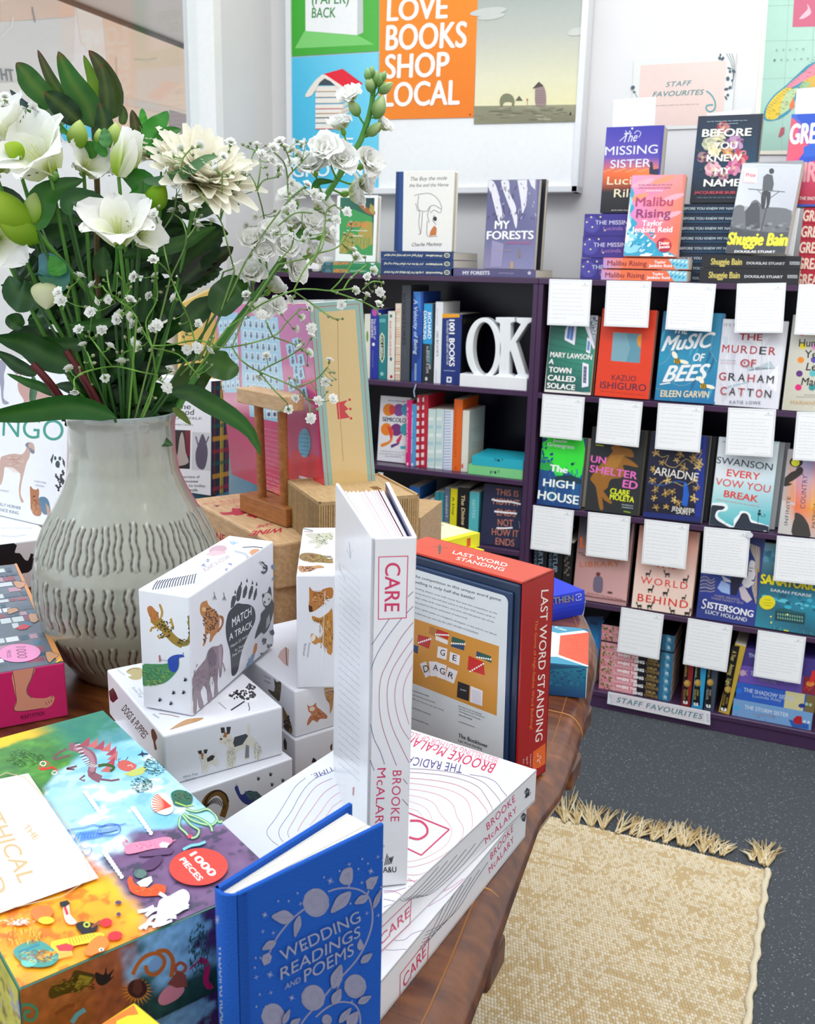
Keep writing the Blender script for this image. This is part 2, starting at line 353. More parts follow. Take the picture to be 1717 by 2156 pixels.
F.p('#f7f4f0',-400,500,80,480,160,520,150,600,-400,640)
tag(ex.build('street_building'), 'pale peach and grey building across the street outside the window', 'building')
aw = MB(); A = [onx(*zp('h',x,y),XE+.15) for x,y in ((-300,-277),(405,0),(1240,328),(1420,399))]
V_ = [(XE+.15,p[1],p[2]) for p in A]; W_ = [(XL-.9,p[1]-.3,p[2]+.25) for p in A]
o_ = V_+W_+[(x,y,z+.05) for x,y,z in V_+W_]; aw.add(o_, [(i,i+1,5+i,4+i) for i in range(3)]+[(8+i,12+i,13+i,9+i) for i in range(3)]+[(i,8+i,9+i,i+1) for i in range(3)]+[(4+i,5+i,13+i,12+i) for i in range(3)], '#cfc9c7','matte')
aw.tube([(x+.01,y,z-.012) for x,y,z in V_], .012, '#5c5654','matte')
tag(aw.build('street_awning'), 'grey sloping awning with dark edge hanging over the footpath outside', 'awning')
# things on the window sill, mostly behind the flowers
sb = MB(); q = [onx(x,y,XL+.06) for x,y in ((-60,222),(470,318),(470,352),(-60,262))]
sb.box(XL+.045,XL+.06,q[0][1],q[1][1]-.005,WZ0-.02,q[1][2]-.05,'#e9eef2','gloss'); sb.add([(XL+.062,p[1]-.005,p[2]) for p in q]+[(XL+.05,p[1]-.005,p[2]) for p in q],[(0,3,2,1),(4,5,6,7),(0,1,5,4),(2,3,7,6),(1,2,6,5),(3,0,4,7)],'#4cc3ec','gloss')
tag(sb.build('sill_display_board'), 'long low display board with a sky blue top strip standing on the window sill', 'display board')
ye = MB(); q = [onx(x,y,XL+.1) for x,y in ((382,640),(463,600),(466,845),(380,850))]  # made-up yellow panel, its colour standing in for the lit sill
ye.add([(XL+.1,p[1],p[2]) for p in q]+[(XL+.09,p[1],p[2]) for p in q],[(0,3,2,1),(4,5,6,7),(0,1,5,4),(2,3,7,6),(1,2,6,5),(3,0,4,7)],'#f6d27c','gloss')
# ------------------------------------------------------------------ bookcases
PUR, INN = '#48304f', '#15142c'  # inner backs darkened in colour to keep the shelf insides in shade
def bookcase(name, label, x0, x1, shelves, top):
    t = thing(name, label, 'bookcase', mat4(np.eye(3),((x0+x1)/2,YS,0))); cx = (x0+x1)/2; h = .0145
    def bx(nm, a, b, y0, y1, z0, z1, c=PUR): MB().box(a-cx,b-cx,y0,y1,z0,z1,c,'lacquer',bev=.0012,seg=1).build(nm, t)
    bx('side_panel',x0,x0+.0135,0,.285,0,top-h); bx('side_panel',x1-.0135,x1,0,.285,0,top-h); bx('top_board',x0,x1,-.001,.29,top-h,top)
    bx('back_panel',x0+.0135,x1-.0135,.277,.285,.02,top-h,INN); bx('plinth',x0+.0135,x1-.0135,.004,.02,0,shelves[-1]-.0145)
    for z in shelves: bx('shelf',x0+.0135,x1-.0135,.0,.277,z-.0145,z)
    return t
LS = [.877,.629,.425,.2,.075]; RS = [.8745,.5635,.3085,.051]; TOP = 1.174
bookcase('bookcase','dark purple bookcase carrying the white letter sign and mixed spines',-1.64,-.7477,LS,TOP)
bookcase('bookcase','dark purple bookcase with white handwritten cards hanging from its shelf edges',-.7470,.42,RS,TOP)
# ------------------------------------------------------------------ placing books on shelves
def finish(th, m, pg, cname='cover'): m.build(cname, th); pg.build('pages', th)
def facebook(label, zk, BL, BR, TL, zs, cover, D=.022, lean=8, Yb=None, name='book', group=None, spine=None, pages='#e6dfcd', cat='book', hard=False, yaw=0, dx=0., **k):
    a, b, c = zp(zk,*BL), zp(zk,*BR), zp(zk,*TL)
    Yb = Yb or YS+.006; O = ony(*a,Yb); yw = math.radians(yaw); nv = rz(yw)@np.array([0,1.,0]); d = ray(*b); W = np.linalg.norm((C0+d*(((O-C0)@nv)/(d@nv))-O)[:2]); la = math.radians(lean)
    O[2] = (zs if zs is not None else O[2])+D*math.sin(la)
    O[0] += dx; R = rz(yw)@rx(-la); M = mat4(R, O); nn = R@np.array([0,1,0]); d = ray(*c); t = ((O-C0)@nn)/(d@nn); Hh = (C0+d*t-O)@(R@np.array([0,0,1.]))
    th = thing(name, label, cat, M, group); m, pg = book_parts(th, M, W, D, Hh, cover, spine, pages=pages, hard=hard)
    f = front(m, M, W, Hh, lift=.00003); f.clip = (.0004,.0004,W-.0004,Hh-.0004); f.W, f.H = W, Hh; f.z(zk)
    f.done = lambda: finish(th, m, pg); f.M = M; f.D = D
    return f
def spinebook(label, zk, xl, xr, yb, yt, zs, cover, Y=None, W=.13, name='book', group=None, frontc=None, pages='#e6dfcd', tilt=0.):
    Y = Y or YS+.02; a = ony(*zp(zk,xl,yb),Y); b = ony(*zp(zk,xr,yb),Y); c = ony(*zp(zk,xl,yt),Y); D = b[0]-a[0]-.0004; Hh = c[2]-zs
    M = mat4(ry(tilt)@rz(PI/2), (b[0],Y,zs)); th = thing(name, label, 'book', M, group)
    m, pg = book_parts(th, M, W, D, Hh, frontc or cover, cover, pages=pages); f = spinef(m, M, D, Hh, lift=.00003); f.clip = (.0003,.0003,D-.0003,Hh-.0003); f.W, f.H = D, Hh; f.z(zk)
    f.front = front(m, M, W, Hh, lift=.00003); f.done = lambda: finish(th, m, pg); return f
RL = np.array([[0,0,-1.],[1,0,0],[0,-1,0]])      # lying, spine to the viewer, top of the book to the left
def lying(label, zk, xl, xr, ym, zs, D, cover, Y=None, W=.15, name='book', group=None, frontc=None, pages='#e6dfcd'):
    Y = Y or YS+.01; a = ony(*zp(zk,xl,ym),Y); b = ony(*zp(zk,xr,ym),Y); L = b[0]-a[0]
    M = mat4(RL, (b[0],Y,zs+D)); th = thing(name, label, 'book', M, group); m, pg = book_parts(th, M, W, D-.0003, L, frontc or cover, cover, pages=pages)
    # face with u to the right, v up: world +x = local -z ; world +z = local -y
    f = Face(m, M, (-.0002,D-.0003,L), (0,0,-1), (0,-1,0), lift=.00003); f.clip = (.0003,.0003,L-.0003,D-.0006); f.W, f.H = L, D; f.z(zk); f.done = lambda: finish(th, m, pg); f.th = th; f.M = M
    return f
def card(label, zk, TL, TR, BR, BL, Y, seed=0, lines=11, name='review_card', logo=True, yaw=0., off='#cdd1d4'):
    a, b, c, d = [ony(*zp(zk,*q),Y) for q in (TL,TR,BR,BL)]
    u = b-a; W = np.linalg.norm(u); Hh = np.linalg.norm(a-d); ang = math.atan2(-(u[2]),u[0]); v = a-d; tilt = math.atan2(v[0],v[2])
    M = mat4(ry((ang+tilt)/2), d); m = MB(); m.box(0,W,0,.0025,0,Hh,'#f3f6f8','gloss',bev=.0006,seg=1)
    f = Face(m, M, (0,0,0),(1,0,0),(0,0,1), lift=.00006); e = .0035
    f.rect(e,e,W-e,Hh-e,off); e += .0009; f.rect(e,e,W-e,Hh-e,'#fbfcfd','paper')
    r = random.Random(seed); f.k += 1
    def sq(x0, x1, y, c='#a3a7b0', w=.00055, amp=.0016):
        x = x0
        while x < x1:
            e2 = min(x+r.uniform(.004,.011), x1); n = max(3,int((e2-x)/.0011)); P = [(x+(e2-x)*i/n, y+amp*r.uniform(-.6,.6)) for i in range(n+1)]
            L = [f.to3((p[0],p[1]+w/2)) for p in P]+[f.to3((p[0],p[1]-w/2)) for p in P]; k = n+1; m.add(L, [(i,k+i,k+i+1,i+1) for i in range(n)], c, 'print'); x = e2+.0016
    sq(.009,W*.55,Hh-.011,amp=.0026); 
    if seed % 3 == 0: sq(.011,W*.5,Hh-.0165,amp=.0022)
    if logo:
        vs, fs, x0, x1 = glyphs('THE BOOKLOVER',.01); sx = .019/(x1-x0); m.add([f.to3((W-.027+(p[0]-x0)*sx, Hh-.0155+p[1]*sx*1.1)) for p in vs], fs, '#868c90', 'print')
        cx, cy = W-.0175, Hh-.0105
        for q in range(6): m.add([f.to3((cx+.0022*math.cos(q*PI/3+t), cy+.0022*math.sin(q*PI/3+t))) for t in (-.25,0,.25)]+[f.to3((cx,cy))], [(0,1,2,3)], '#90989a','print')
    y = Hh-.0255; st = (Hh-.034)/lines
    for i in range(lines):
        sq(.0085+r.uniform(0,.002), (W-.009)*(r.uniform(.86,1) if i < lines-1 else .5), y); y -= st
    if seed % 2: sq(W*.62,W-.012,.009)
    f.M = M; tag(m.build(name, None, Matrix(M.tolist())), label, 'card'); return f
tag(ye.build('lit_sill_panel'), 'warm yellow sheet on the window sill behind the vase', 'paper')
# ------------------------------------------------------------------ wall hangings
YW = YB-.055
wb = thing('pin_board', 'large white pin board with narrow white frame holding four posters', 'board')
a, b = ony(606,405,YW), ony(*zp('K',1612,985),YW); bx0, bx1, bz0 = a[0], b[0], b[2]-.004
MB().box(bx0+.01,bx1-.01,YW+.006,YB-.002,bz0+.01,2.6,'#eef0f1','matte').build('board', wb)
for q in ((bx0,bx0+.018,bz0,2.6),(bx1-.018,bx1,bz0,2.6),(bx0,bx1,bz0,bz0+.018),(bx0,bx1,2.585,2.603)): MB().box(q[0],q[1],YW-.006,YB-.004,q[2],q[3],'#e4e7ea','gloss',bev=.002).build('frame', wb)
def poster(label, zk, xy, c, thick=.0012, name='poster', Y=None, cat='poster'):
    Y = Y or YW+.004; m = MB(); P = [ony(*zp(zk,xy[i],xy[i+1]),Y) for i in range(0,8,2)]      # TL TR BR BL
    V = [(p[0],Y-thick,p[2]) for p in P]+[(p[0],Y+thick,p[2]) for p in P]; m.add(V, [(0,3,2,1),(4,5,6,7),(0,1,5,4),(1,2,6,5),(2,3,7,6),(3,0,4,7)], c, 'print')
    f = Face(m, np.eye(4), (0,Y-thick,0),(1,0,0),(0,0,1), lift=.00006); f.z(zk); f.done = lambda: tag(m.build(name), label, cat); f.Y = Y; return f
f = poster('green poster of a standing white paperback, top left on the pin board','K',(118,-320,585,-340,583,263,128,292),'#45ad35')
f.g(['#3fae30','#56b848','#4fb440','#35a628'],118,-320,585,-340,583,263,128,292); f.p('#7ccf70',200,160,480,185,560,230,150,250)
f.p('#c9cdcc',470,-300,500,-300,503,168,472,182); f.p('#f3f4f4',203,-300,478,-300,472,182,205,160); f.t('(PAPER)',238,22,428,18,52,'#2f8a3d',bold=.02); f.t('BACK',238,92,360,90,52,'#2f8a3d',bold=.02)
f.done()
f = poster('sky blue poster of a book stack under an open red book roof, lower left on the board','K',(128,298,583,270,580,970,130,975),'#5cc6e8')
f.g(['#4cc0e6','#7fd6f0','#58c8ea','#35b4de'],128,298,583,270,580,970,130,975)
for i,(y,h) in enumerate(((445,30),(477,28),(508,28),(540,24),(566,22),(590,20),(613,24),(640,28))):
    f.p('#efe9df',257,y,400-(i%3)*8,y-2,398-(i%3)*8,y+h-4,257,y+h-3); f.p('#d9cfc0',400-(i%3)*8,y-2,445-(i%2)*14,y-22,443-(i%2)*14,y+h-28,398-(i%3)*8,y+h-4); f.p(('#c98a55','#7e6a5c','#8d9aa5','#d8483c')[i%4],257,y+h-4,398,y+h-5,398,y+h-1,257,y+h)
f.p('#3a4650',272,440,300,400,372,440); f.p('#efe6da',205,490,292,385,372,430,430,470,400,478,305,405,240,492); f.p('#f2ece3',300,392,400,468,432,470,310,385); f.p('#e8112d',302,382,398,356,502,432,432,468)
f.t('HOME',140,775,450,775,62,'#e9f7fb',bold=.03); f.t('GROWN',140,915,500,905,68,'#e9f7fb',bold=.03); f.done()
f = poster('orange poster with big white capital lettering in the middle of the board','K',(590,-330,1108,-330,1073,606,588,617),'#f58a12')
f.g(['#f79420','#f79420','#ee7a08','#f08410'],590,-330,1108,-330,1073,606,588,617)
for s_,x0,y0,x1,y1,h in (('LOVE',628,108,935,92,112),('BOOKS',622,258,1032,242,128),('SHOP',618,404,942,392,122),('LOCAL',608,550,998,538,122)): f.t(s_,x0,y0,x1,y1,h,'#f6f4ef',bold=.045,res=5)
f.e('#8a4a20',1056,592,5,5); f.done()
f = poster('landscape print of grey sky and two odd rounded shapes on a plain, right on the board','K',(1108,-330,1655,-330,1610,628,1075,640),'#a9b0ae')
f.g(['#7d9399','#8c9c9c','#b9bdb4','#c3c6bb'],1108,-330,1655,-330,1640,150,1088,200); f.g(['#c3c6bb','#b9bdb4','#dcdab9','#e3e0c4'],1088,200,1640,150,1625,400,1082,420); f.g(['#e3e0c4','#dcdab9','#e5dfae','#e9e3bc'],1082,420,1625,400,1617,545,1078,548)
f.g(['#8c8c72','#a09c80','#77775c','#8a876c'],1078,548,1617,540,1610,628,1075,640)
r = random.Random(3)
for i in range(46): x = r.uniform(1090,1590); y = r.uniform(556,624); f.e(('#6f6f58','#a19d84','#847f68')[i%3],x,y,r.uniform(8,34),r.uniform(2,6),n=9,up=False)
for x,y,a,b2 in ((1165,85,70,16),(1150,60,95,20),(1615,158,50,15),(1605,170,44,14)): f.e('#c9cdc6',x,y,a,b2,-8)
f.p('#7e8062',1212,548,1210,515,1225,490,1250,483,1275,495,1286,525,1282,545,1272,545,1270,528,1235,528,1222,548); f.p('#61604e',1290,520,1310,495,1328,520); f.p('#9c8584',1395,540,1392,470,1400,440,1425,432,1445,470,1448,540,1425,548); f.p('#4c463e',1378,458,1412,422,1436,446); f.s_('#7a5a4a',2,1352,545,1352,520); f.e('#b4524a',1352,515,4,6)
for i in range(6): f.s_('#84706f',1.5,1396,470+i*12,1446,468+i*12)
f.e('#1f1d1a',1575,587,4,8); f.done()
# paper notices and the map on the wall itself
f = poster('pale notice with pink rectangle and teal typewriter lettering taped to the wall','L',(497,402,1188,350,1152,858,478,880),'#dfe2de',Y=YB-.003,name='wall_notice',cat='notice')
f.g(['#e8cdc6','#e9d3cb','#e7cdc3','#ead0c8'],542,440,1125,408,1095,840,520,850); f.t('STAFF',712,586,885,574,34,'#4d8f94',slant=.25,bold=.02,space=1.1); f.t('FAVOURITES',622,652,968,636,34,'#4d8f94',slant=.25,bold=.02,space=1.05)
f.squig('#9a9591',2,645,712,935,700,7,60,4); f.s_('#4aa0a8',9,985,612,1020,640,1045,690,1040,735,1010,752,985,735,990,710,1030,705)
for s0 in range(3): f.s_('#5b6b77',3,1120+s0*18,360,1150+s0*12,420,1165+s0*4,500,1160,600-s0*20)
for i,(x,y) in enumerate(((1080,370),(1095,395),(1075,392),(1140,460),(1145,482),(1130,530),(1160,540),(1120,600),(1145,590),(1118,660),(1130,640),(490,590),(500,620),(1170,480))): f.e('#3f5564',x,y,6+(i%3)*3,10+(i%2)*5,i*37,n=7,up=False)
f.s_('#5b6b77',3,480,575,500,620,520,655); f.done()
f = poster('wall map with pale sea and a yellow and pink coastline, framed by a cream strip','L',(1402,-240,2100,-240,2010,1040,1290,1040),'#efe9d8',Y=YB-.003,name='wall_map',cat='map')
f.g(['#a9d0bf','#b4d6c6','#b9d9c8','#a5ccbc'],1418,-240,2100,-240,2010,1005,1330,1015)
for x,y,x1,y1 in ((1552,-240,1490,1010),(1370,277,2060,262),(1350,532,2040,505),(1395,40,2080,20),(1720,-240,1680,1000)): f.s_('#87a99b',2,x,y,x1,y1)
f.p('#c9617c',1582,-100,2100,-100,2080,170,1565,182); f.p('#e9b9c4',1612,125,1640,92,1668,60,1664,28,1680,50,1690,90,1650,120,1622,128)
f.p('#3f93ad',1370,790,1385,720,1440,640,1520,575,1600,500,1720,412,2050,300,2040,740,1720,600,1600,650,1560,740,1480,800,1400,815)
f.p('#e9c63b',1385,785,1395,720,1450,645,1530,585,1560,600,1500,690,1470,790,1410,805); f.p('#e98b9d',1530,578,1610,510,1720,425,1800,400,1790,500,1650,540,1560,590); f.p('#d9b050',1640,545,1720,505,1790,470,1790,580,1680,590,1620,600); f.p('#bcd39d',1490,690,1530,610,1600,590,1580,650,1540,740,1480,780); f.p('#e47a4b',1545,705,1575,650,1580,720,1550,745); f.p('#9bc08b',1600,600,1640,545,1690,560,1660,600)
f.p('#b85a64',1470,920,1488,860,1512,855,1510,900,1480,925)
r = random.Random(5)
for i in range(60):
    x = 1400+r.random()*330; y = 800-(x-1400)*1.1+r.uniform(-60,40); f.s_(('#8f7a3a','#a0554a','#4d7f6d')[i%3],1.5,x,y,x+r.uniform(8,26),y+r.uniform(-12,12),up=False)
for i in range(26): x = 1380+i*14; y = 770-(i*14)*1.08; f.s_('#46808f',2,x,y,x-22,y-6,up=False)
for k,(s0,y) in enumerate((('SOUTH',345),('ISLAND',412))):
    for j,ch in enumerate(s0): f.t(ch,1452-k*14+j*45,y-j*2,1464-k*14+j*45,y-j*2,13,'#4f6b63',up=False)
f.done()
# ------------------------------------------------------------------ wide bookcase with hanging cards: books along its top
S = 'L'
gm = 'thick spines stacked under the tall violet book'
for i,(y0,y1) in enumerate(((1440,1585),(1590,1733),(1740,1878))):
    zt = ony(*zp(S,300,y0),YS+.05)[2]; zb = ony(*zp(S,300,y1+4),YS+.05)[2] if i < 2 else TOP+.0002
    f = lying('violet spine with gold star pattern, %s of the stack under the tall sunset cover'%('top','middle','bottom')[i],S,162-i*12,640-i*12,(y0+y1)/2,zb,zt-zb,'#3c348c',Y=YS+.05,group=gm)
    x = 162-i*12; r = random.Random(i)
    f.e('#4a44a0',x+50,y0+70,48,56); 
    for k in range(4): f.s_('#6f6bb8',2,*sum(([x+50+(20+k*12)*math.cos(t*.5),y0+75+(18+k*10)*math.sin(t*.5)] for t in range(9+k)),[]),up=False)
    for q in ((48,22),(110,20),(18,55),(55,88),(140,110)): f.e('#e8dfa0',x+q[0],y0+q[1],6,6,n=8,up=False)
    f.t('THE MISSING SISTER',x+75,y0+72,x+470,y0+70,28,'#cfd0ea',bold=.02); f.t('Lucinda Riley',x+130,y0+110,x+360,y0+108,26,'#a77fc0'); f.done()
zb3 = ony(*zp(S,300,1440),YS+.05)[2]
f = facebook('tall violet and sunset cover with white serif title, behind the pink wave cover',S,(268,1437),(650,1437),(303,857),zb3+.0005,'#3d35a0',D=.05,lean=3,Yb=YS+.055)
f.g(['#3f3cab','#3a36a6','#5a4cae','#6a55b4'],303,857,680,832,668,1060,290,1060); f.g(['#6a55b4','#5a4cae','#f0813c','#ee6a3a'],290,1060,668,1060,662,1160,286,1165); f.g(['#ee6a3a','#f0813c','#e0722e','#b5502c'],286,1165,662,1160,658,1210,284,1240); f.g(['#b5502c','#e0722e','#1d2430','#2a2c30'],284,1240,658,1210,655,1290,280,1290); f.g(['#2a2c30','#1d2430','#0d1016','#14171b'],280,1290,655,1290,648,1440,270,1440)
f.p('#2c2a4a',600,1172,604,1090,622,1090,628,1140,664,1135,662,1180)
for i in range(12): f.e('#f5a94f',300+i*26,1155-(i%3)*9,16,3,n=8,up=False)
f.t('The',430,958,520,950,62,'#e8e9f5',slant=.4,res=4); f.e('#e8e9f5',486,865,7,7); f.e('#e8e9f5',470,885,5,5); f.s_('#dfe0f2',5,400,950,430,925,450,900,440,880); f.s_('#dfe0f2',4,500,900,520,880,545,895,530,925)
f.t('MISSING',302,1046,655,1032,58,'#e6e7f6',bold=.01,res=4); f.t('SISTER',338,1132,608,1122,54,'#e6e7f6',bold=.01,res=4); f.t('Lucinda',316,1243,640,1240,54,'#f1e6c6',bold=.01); f.t('Riley',362,1328,560,1326,56,'#f1e6c6',bold=.01); f.squig('#c9c9c9',3,345,1416,560,1416,8,40,3); f.done()
card('white review card standing behind the tall violet cover',S,(360,672),(645,655),(640,850),(352,860),YS+.13,3,6)
f = facebook('pink and orange cover with turquoise wave and red round sticker',S,(425,1737),(785,1742),(468,1180),None,'#e8776a',D=.03,lean=10,Yb=YS+.012)
f.g(['#e79ac0','#ef8f8a','#f47c5a','#d98ac6'],468,1180,832,1172,815,1420,455,1420); f.g(['#d98ac6','#f47c5a','#f26a42','#e2789b'],455,1420,815,1420,802,1600,440,1600); f.g(['#e2789b','#f26a42','#f07a50','#cfe9f0'],440,1600,802,1600,790,1742,425,1737)
for i,(x,y) in enumerate(((560,1230),(700,1210),(640,1290),(760,1330),(520,1330),(600,1480),(740,1450))): f.e(('#f3a8b6','#f5936f','#ee85a8')[i%3],x,y,80,18,-18,n=14)
f.p('#2f9fc2',462,1290,500,1300,480,1360,500,1400,470,1450,520,1500,500,1540,560,1570,620,1620,700,1680,780,1740,425,1737); f.p('#8ed3e2',458,1330,488,1350,470,1420,480,1480,455,1540,520,1600,470,1640,560,1660,500,1700,430,1690,442,1560); f.p('#dff1f3',455,1380,472,1400,462,1460,480,1520,450,1560,470,1600,440,1640,438,1540)
r = random.Random(8)
for i in range(34): f.e(('#dff3f6','#49b7d3','#1f86b5','#f4fbfb')[i%4],r.uniform(436,640),r.uniform(1560,1735),r.uniform(5,22),r.uniform(3,8),r.uniform(-50,10),n=8,up=False)
for i in range(14): f.e('#f4fbfb',r.uniform(520,760),1712+r.uniform(-12,20),r.uniform(9,20),r.uniform(4,8),n=8,up=False)
f.squig('#7a4a7a',3,528,1246,756,1244,7,44,1); f.squig('#7a4a7a',3,530,1266,744,1264,7,44,2); f.squig('#fff',3,578,1286,690,1284,6,24,2)
f.t('Malibu',508,1388,758,1384,60,'#b03a63',bold=.02,res=4); f.t('Rising',512,1466,742,1462,58,'#8c2c6c',bold=.02,res=4); f.t('Taylor',552,1522,690,1520,38,'#fff',bold=.03); f.t('Jenkins Reid',482,1566,754,1564,38,'#fff',bold=.03)
f.e('#b3123b',700,1650,50,48); f.e('#d94a2a',718,1636,26,24); f.t('Daisy',668,1650,735,1644,20,'#fff',bold=.04); f.t('Jones',664,1674,738,1670,20,'#fff',bold=.04); f.done()
for i,(y0,y1,x0,x1) in enumerate(((1735,1812,290,868),(1815,1895,276,858))):
    zt = ony(*zp(S,560,y0+4),YS+.002)[2]; zb = TOP if i else ony(*zp(S,560,y1),YS+.002)[2]
    f = lying('coral spine with turquoise wave end, %s of two under the pink wave cover'%('upper','lower')[i],S,x0,x1,(y0+y1)/2,zb+.0003,zt-zb-.0004,'#f0764e',Y=YS+.002,W=.13,group='two coral spines')
    f.g(['#c99ad2','#f08a70','#f08a70','#b4a4e0'],x0,y0+4,x0+130,y0+4,x0+130,y1,x0,y1); f.p('#7fcbe0',x1-140,y0,x1,y0,x1,y1,x1-90,y1); 
    for k in range(9): f.e(('#e9f6f7','#2390bd')[k%2],x1-120+k*13,y0+14+(k*29)%54,12,5,-40,n=8,up=False)
    f.t('Malibu Rising',x0+28,y0+52,x0+292,y0+56,34,'#8c2434',bold=.025); f.t('Taylor',x0+345,y0+38,x0+420,y0+38,18,'#fff',bold=.04); f.t('Jenkins Reid',x0+308,y0+62,x0+462,y0+64,19,'#fff',bold=.04); f.done()
# dark floral cover on a tall stack
N8 = 8; zt8 = ony(*zp(S,980,1372),YS+.06)[2]; h8 = (zt8-TOP-.0005)/N8
for i in range(N8):
    y = 1400+i*67; z0 = TOP+.0003+h8*(N8-1-i)
    f = lying('dark navy spine with pale lettering, %s of the stack under the dark floral cover'%('topmost','second','third','fourth','fifth','sixth','seventh','lowest')[i],S,822-i*4,1300,y,z0,h8-.0002,'#10243c',Y=YS+.06,group='eight navy spines stacked')
    f.s_('#1f5f86',5,822,y+28,1290,y+28); f.t('BEFORE YOU KNEW MY NAME',822-i*4,y+12,1190-i*5,y+12,17,'#b9cad2',bold=.04); f.done()
f = facebook('dark cover with pink and cream bouquet and white capitals',S,(872,1372),(1300,1372),(932,782),zt8+.0003,'#0f1d2e',D=.03,lean=5,Yb=YS+.07,pages='#cfc8b8')
f.g(['#11243b','#101d30','#0d3a58','#0a2f50'],932,782,1340,770,1320,1080,905,1080); f.g(['#0a2f50','#0d3a58','#0b1420','#0b1018'],905,1080,1320,1080,1300,1372,872,1372)
r = random.Random(2)
for x,y,s0,c in ((1100,860,46,'#a8323a'),(1060,930,60,'#c9c2a0'),(1180,960,60,'#a56aa0'),(1210,1060,58,'#c8455a'),(1000,970,50,'#b0b493'),(960,1060,44,'#6e3350'),(1040,1010,50,'#e0d3a8'),(1130,1030,44,'#c9803c'),(1030,1140,62,'#d99aa8'),(1170,1130,54,'#c85a8c'),(1100,1180,40,'#8e4a66')):
    for k in range(7): t = k*.9+x; f.e(mix(c,('#fff','#000')[k%2],.16),x+s0*.5*math.cos(t),y+s0*.5*math.sin(t),s0*.52,s0*.36,t*57,n=10,up=(k%3==0))
    f.e(mix(c,'#f5e6a0',.5),x,y,s0*.22,n=8)
for i in range(26): x, y = r.uniform(920,1260), r.uniform(860,1200); f.e('#2c4a3a',x,y,14,5,r.uniform(0,180),n=8,up=False)
for s0,x0,y0,x1,y1,h in (('BEFORE',958,922,1285,914,50),('YOU',1032,1006,1190,1002,46),('KNEW',988,1088,1222,1084,46),('MY',1042,1176,1146,1172,44),('NAME',968,1256,1210,1254,48)): f.t(s0,x0,y0,x1,y1,h,'#f4efe6',bold=.045,res=4)
f.t('JACQUELINE BUBLITZ',905,1306,1240,1306,18,'#d0465a',bold=.04); f.squig('#9fb7c4',3,990,822,1262,812,7,50,3); f.squig('#9fb7c4',3,1060,838,1200,832,6,30,4); f.squig('#6d8494',3,925,1332,1200,1332,7,50,5); f.done()
card('white review card just showing behind the dark bouquet cover',S,(985,765),(1285,738),(1285,930),(985,950),YS+.15,4,5,logo=False)
# grey photographic cover on two black spines
zA = ony(*zp(S,1200,1806),YS+.004)[2]; zB = ony(*zp(S,1200,1718),YS+.004)[2]
for i,(z0,z1,x0,x1,y) in enumerate(((zA,zB,955,1622,1765),(TOP+.0003,zA,940,1612,1855))):
    f = lying('black spine with gold title, %s of two under the grey photograph cover'%('upper','lower')[i],S,x0,x1,y,z0,z1-z0-.0004,'#24262a',Y=YS+.004,W=.15,group='two black spines')
    f.t('Shuggie Bain',x0+60,y+16,x0+268,y+18,42,'#d8c56a',bold=.05); f.t('DOUGLAS STUART',x0+302,y+14,x0+558,y+18,17,'#d9dadb',bold=.05); f.p('#b9bcc0',x0+592,y-4,x0+658,y-3,x0+658,y+18,x0+592,y+17); f.t('PICADOR',x0+597,y+14,x0+653,y+15,14,'#24262a',bold=.03); f.done()
card('white card leaning behind the grey photograph cover',S,(1590,1402),(1640,1400),(1580,1722),(1520,1722),YS+.035,5,8,logo=False)
f = facebook('tilted grey photograph cover with yellow title and small figure on a pole',S,(1113,1706),(1512,1722),(1217,1098),zB+.0006,'#8f9196',D=.02,lean=14,yaw=-15,Yb=YS+.016,pages='#dcd8cc')
f.g(['#c9cdd2','#c4c6cc','#b9bcc4','#d3d5d8'],1217,1098,1650,1105,1580,1420,1165,1400); f.g(['#b4b6ba','#a6a8ae','#515459','#4a4d52'],1165,1380,1585,1420,1560,1550,1142,1530); f.g(['#4a4d52','#515459','#3c3f44','#404348'],1142,1530,1560,1550,1512,1722,1113,1706)
f.p('#6c6e72',1160,1420,1200,1380,1240,1390,1240,1420,1270,1400,1290,1360,1320,1345,1350,1370,1365,1400,1420,1395,1560,1420,1565,1560,1160,1530); f.p('#4b4d51',1250,1540,1248,1420,1290,1370,1330,1360,1345,1400,1345,1540)
for i in range(18): f.e(('#777a7f','#55585d','#8a8d92')[i%3],1150+i*24,1500+(i*37)%50,18,9,n=8,up=False)
f.s_('#4c4e52',9,1415,1290,1352,1560); f.p('#3a3c40',1355,1395,1362,1290,1418,1300,1405,1395,1392,1390,1390,1320,1378,1400); f.p('#56595e',1362,1280,1370,1190,1395,1170,1432,1180,1440,1240,1430,1285); f.e('#3b3d41',1425,1152,17,19); f.s_('#5a5c60',5,1268,1272,1515,1292); f.s_('#5a5c60',4,1330,1278,1380,1330); f.s_('#5a5c60',4,1475,1290,1420,1330)
f.p('#e9e2e4',1235,1130,1330,1135,1325,1235,1228,1230); f.s_('#d8405a',3,1240,1150,1232,1226,1310,1230); f.t('Prize',1250,1190,1315,1192,26,'#d8405a',bold=.04)
f.t('Shuggie Bain',1128,1645,1530,1655,80,'#f0e23c',bold=.09,res=4); f.t('DOUGLAS STUART',1174,1706,1446,1712,20,'#f4f4f4',bold=.05); f.squig('#e9e9ea',2,1320,1110,1550,1118,6,40,6); f.done()
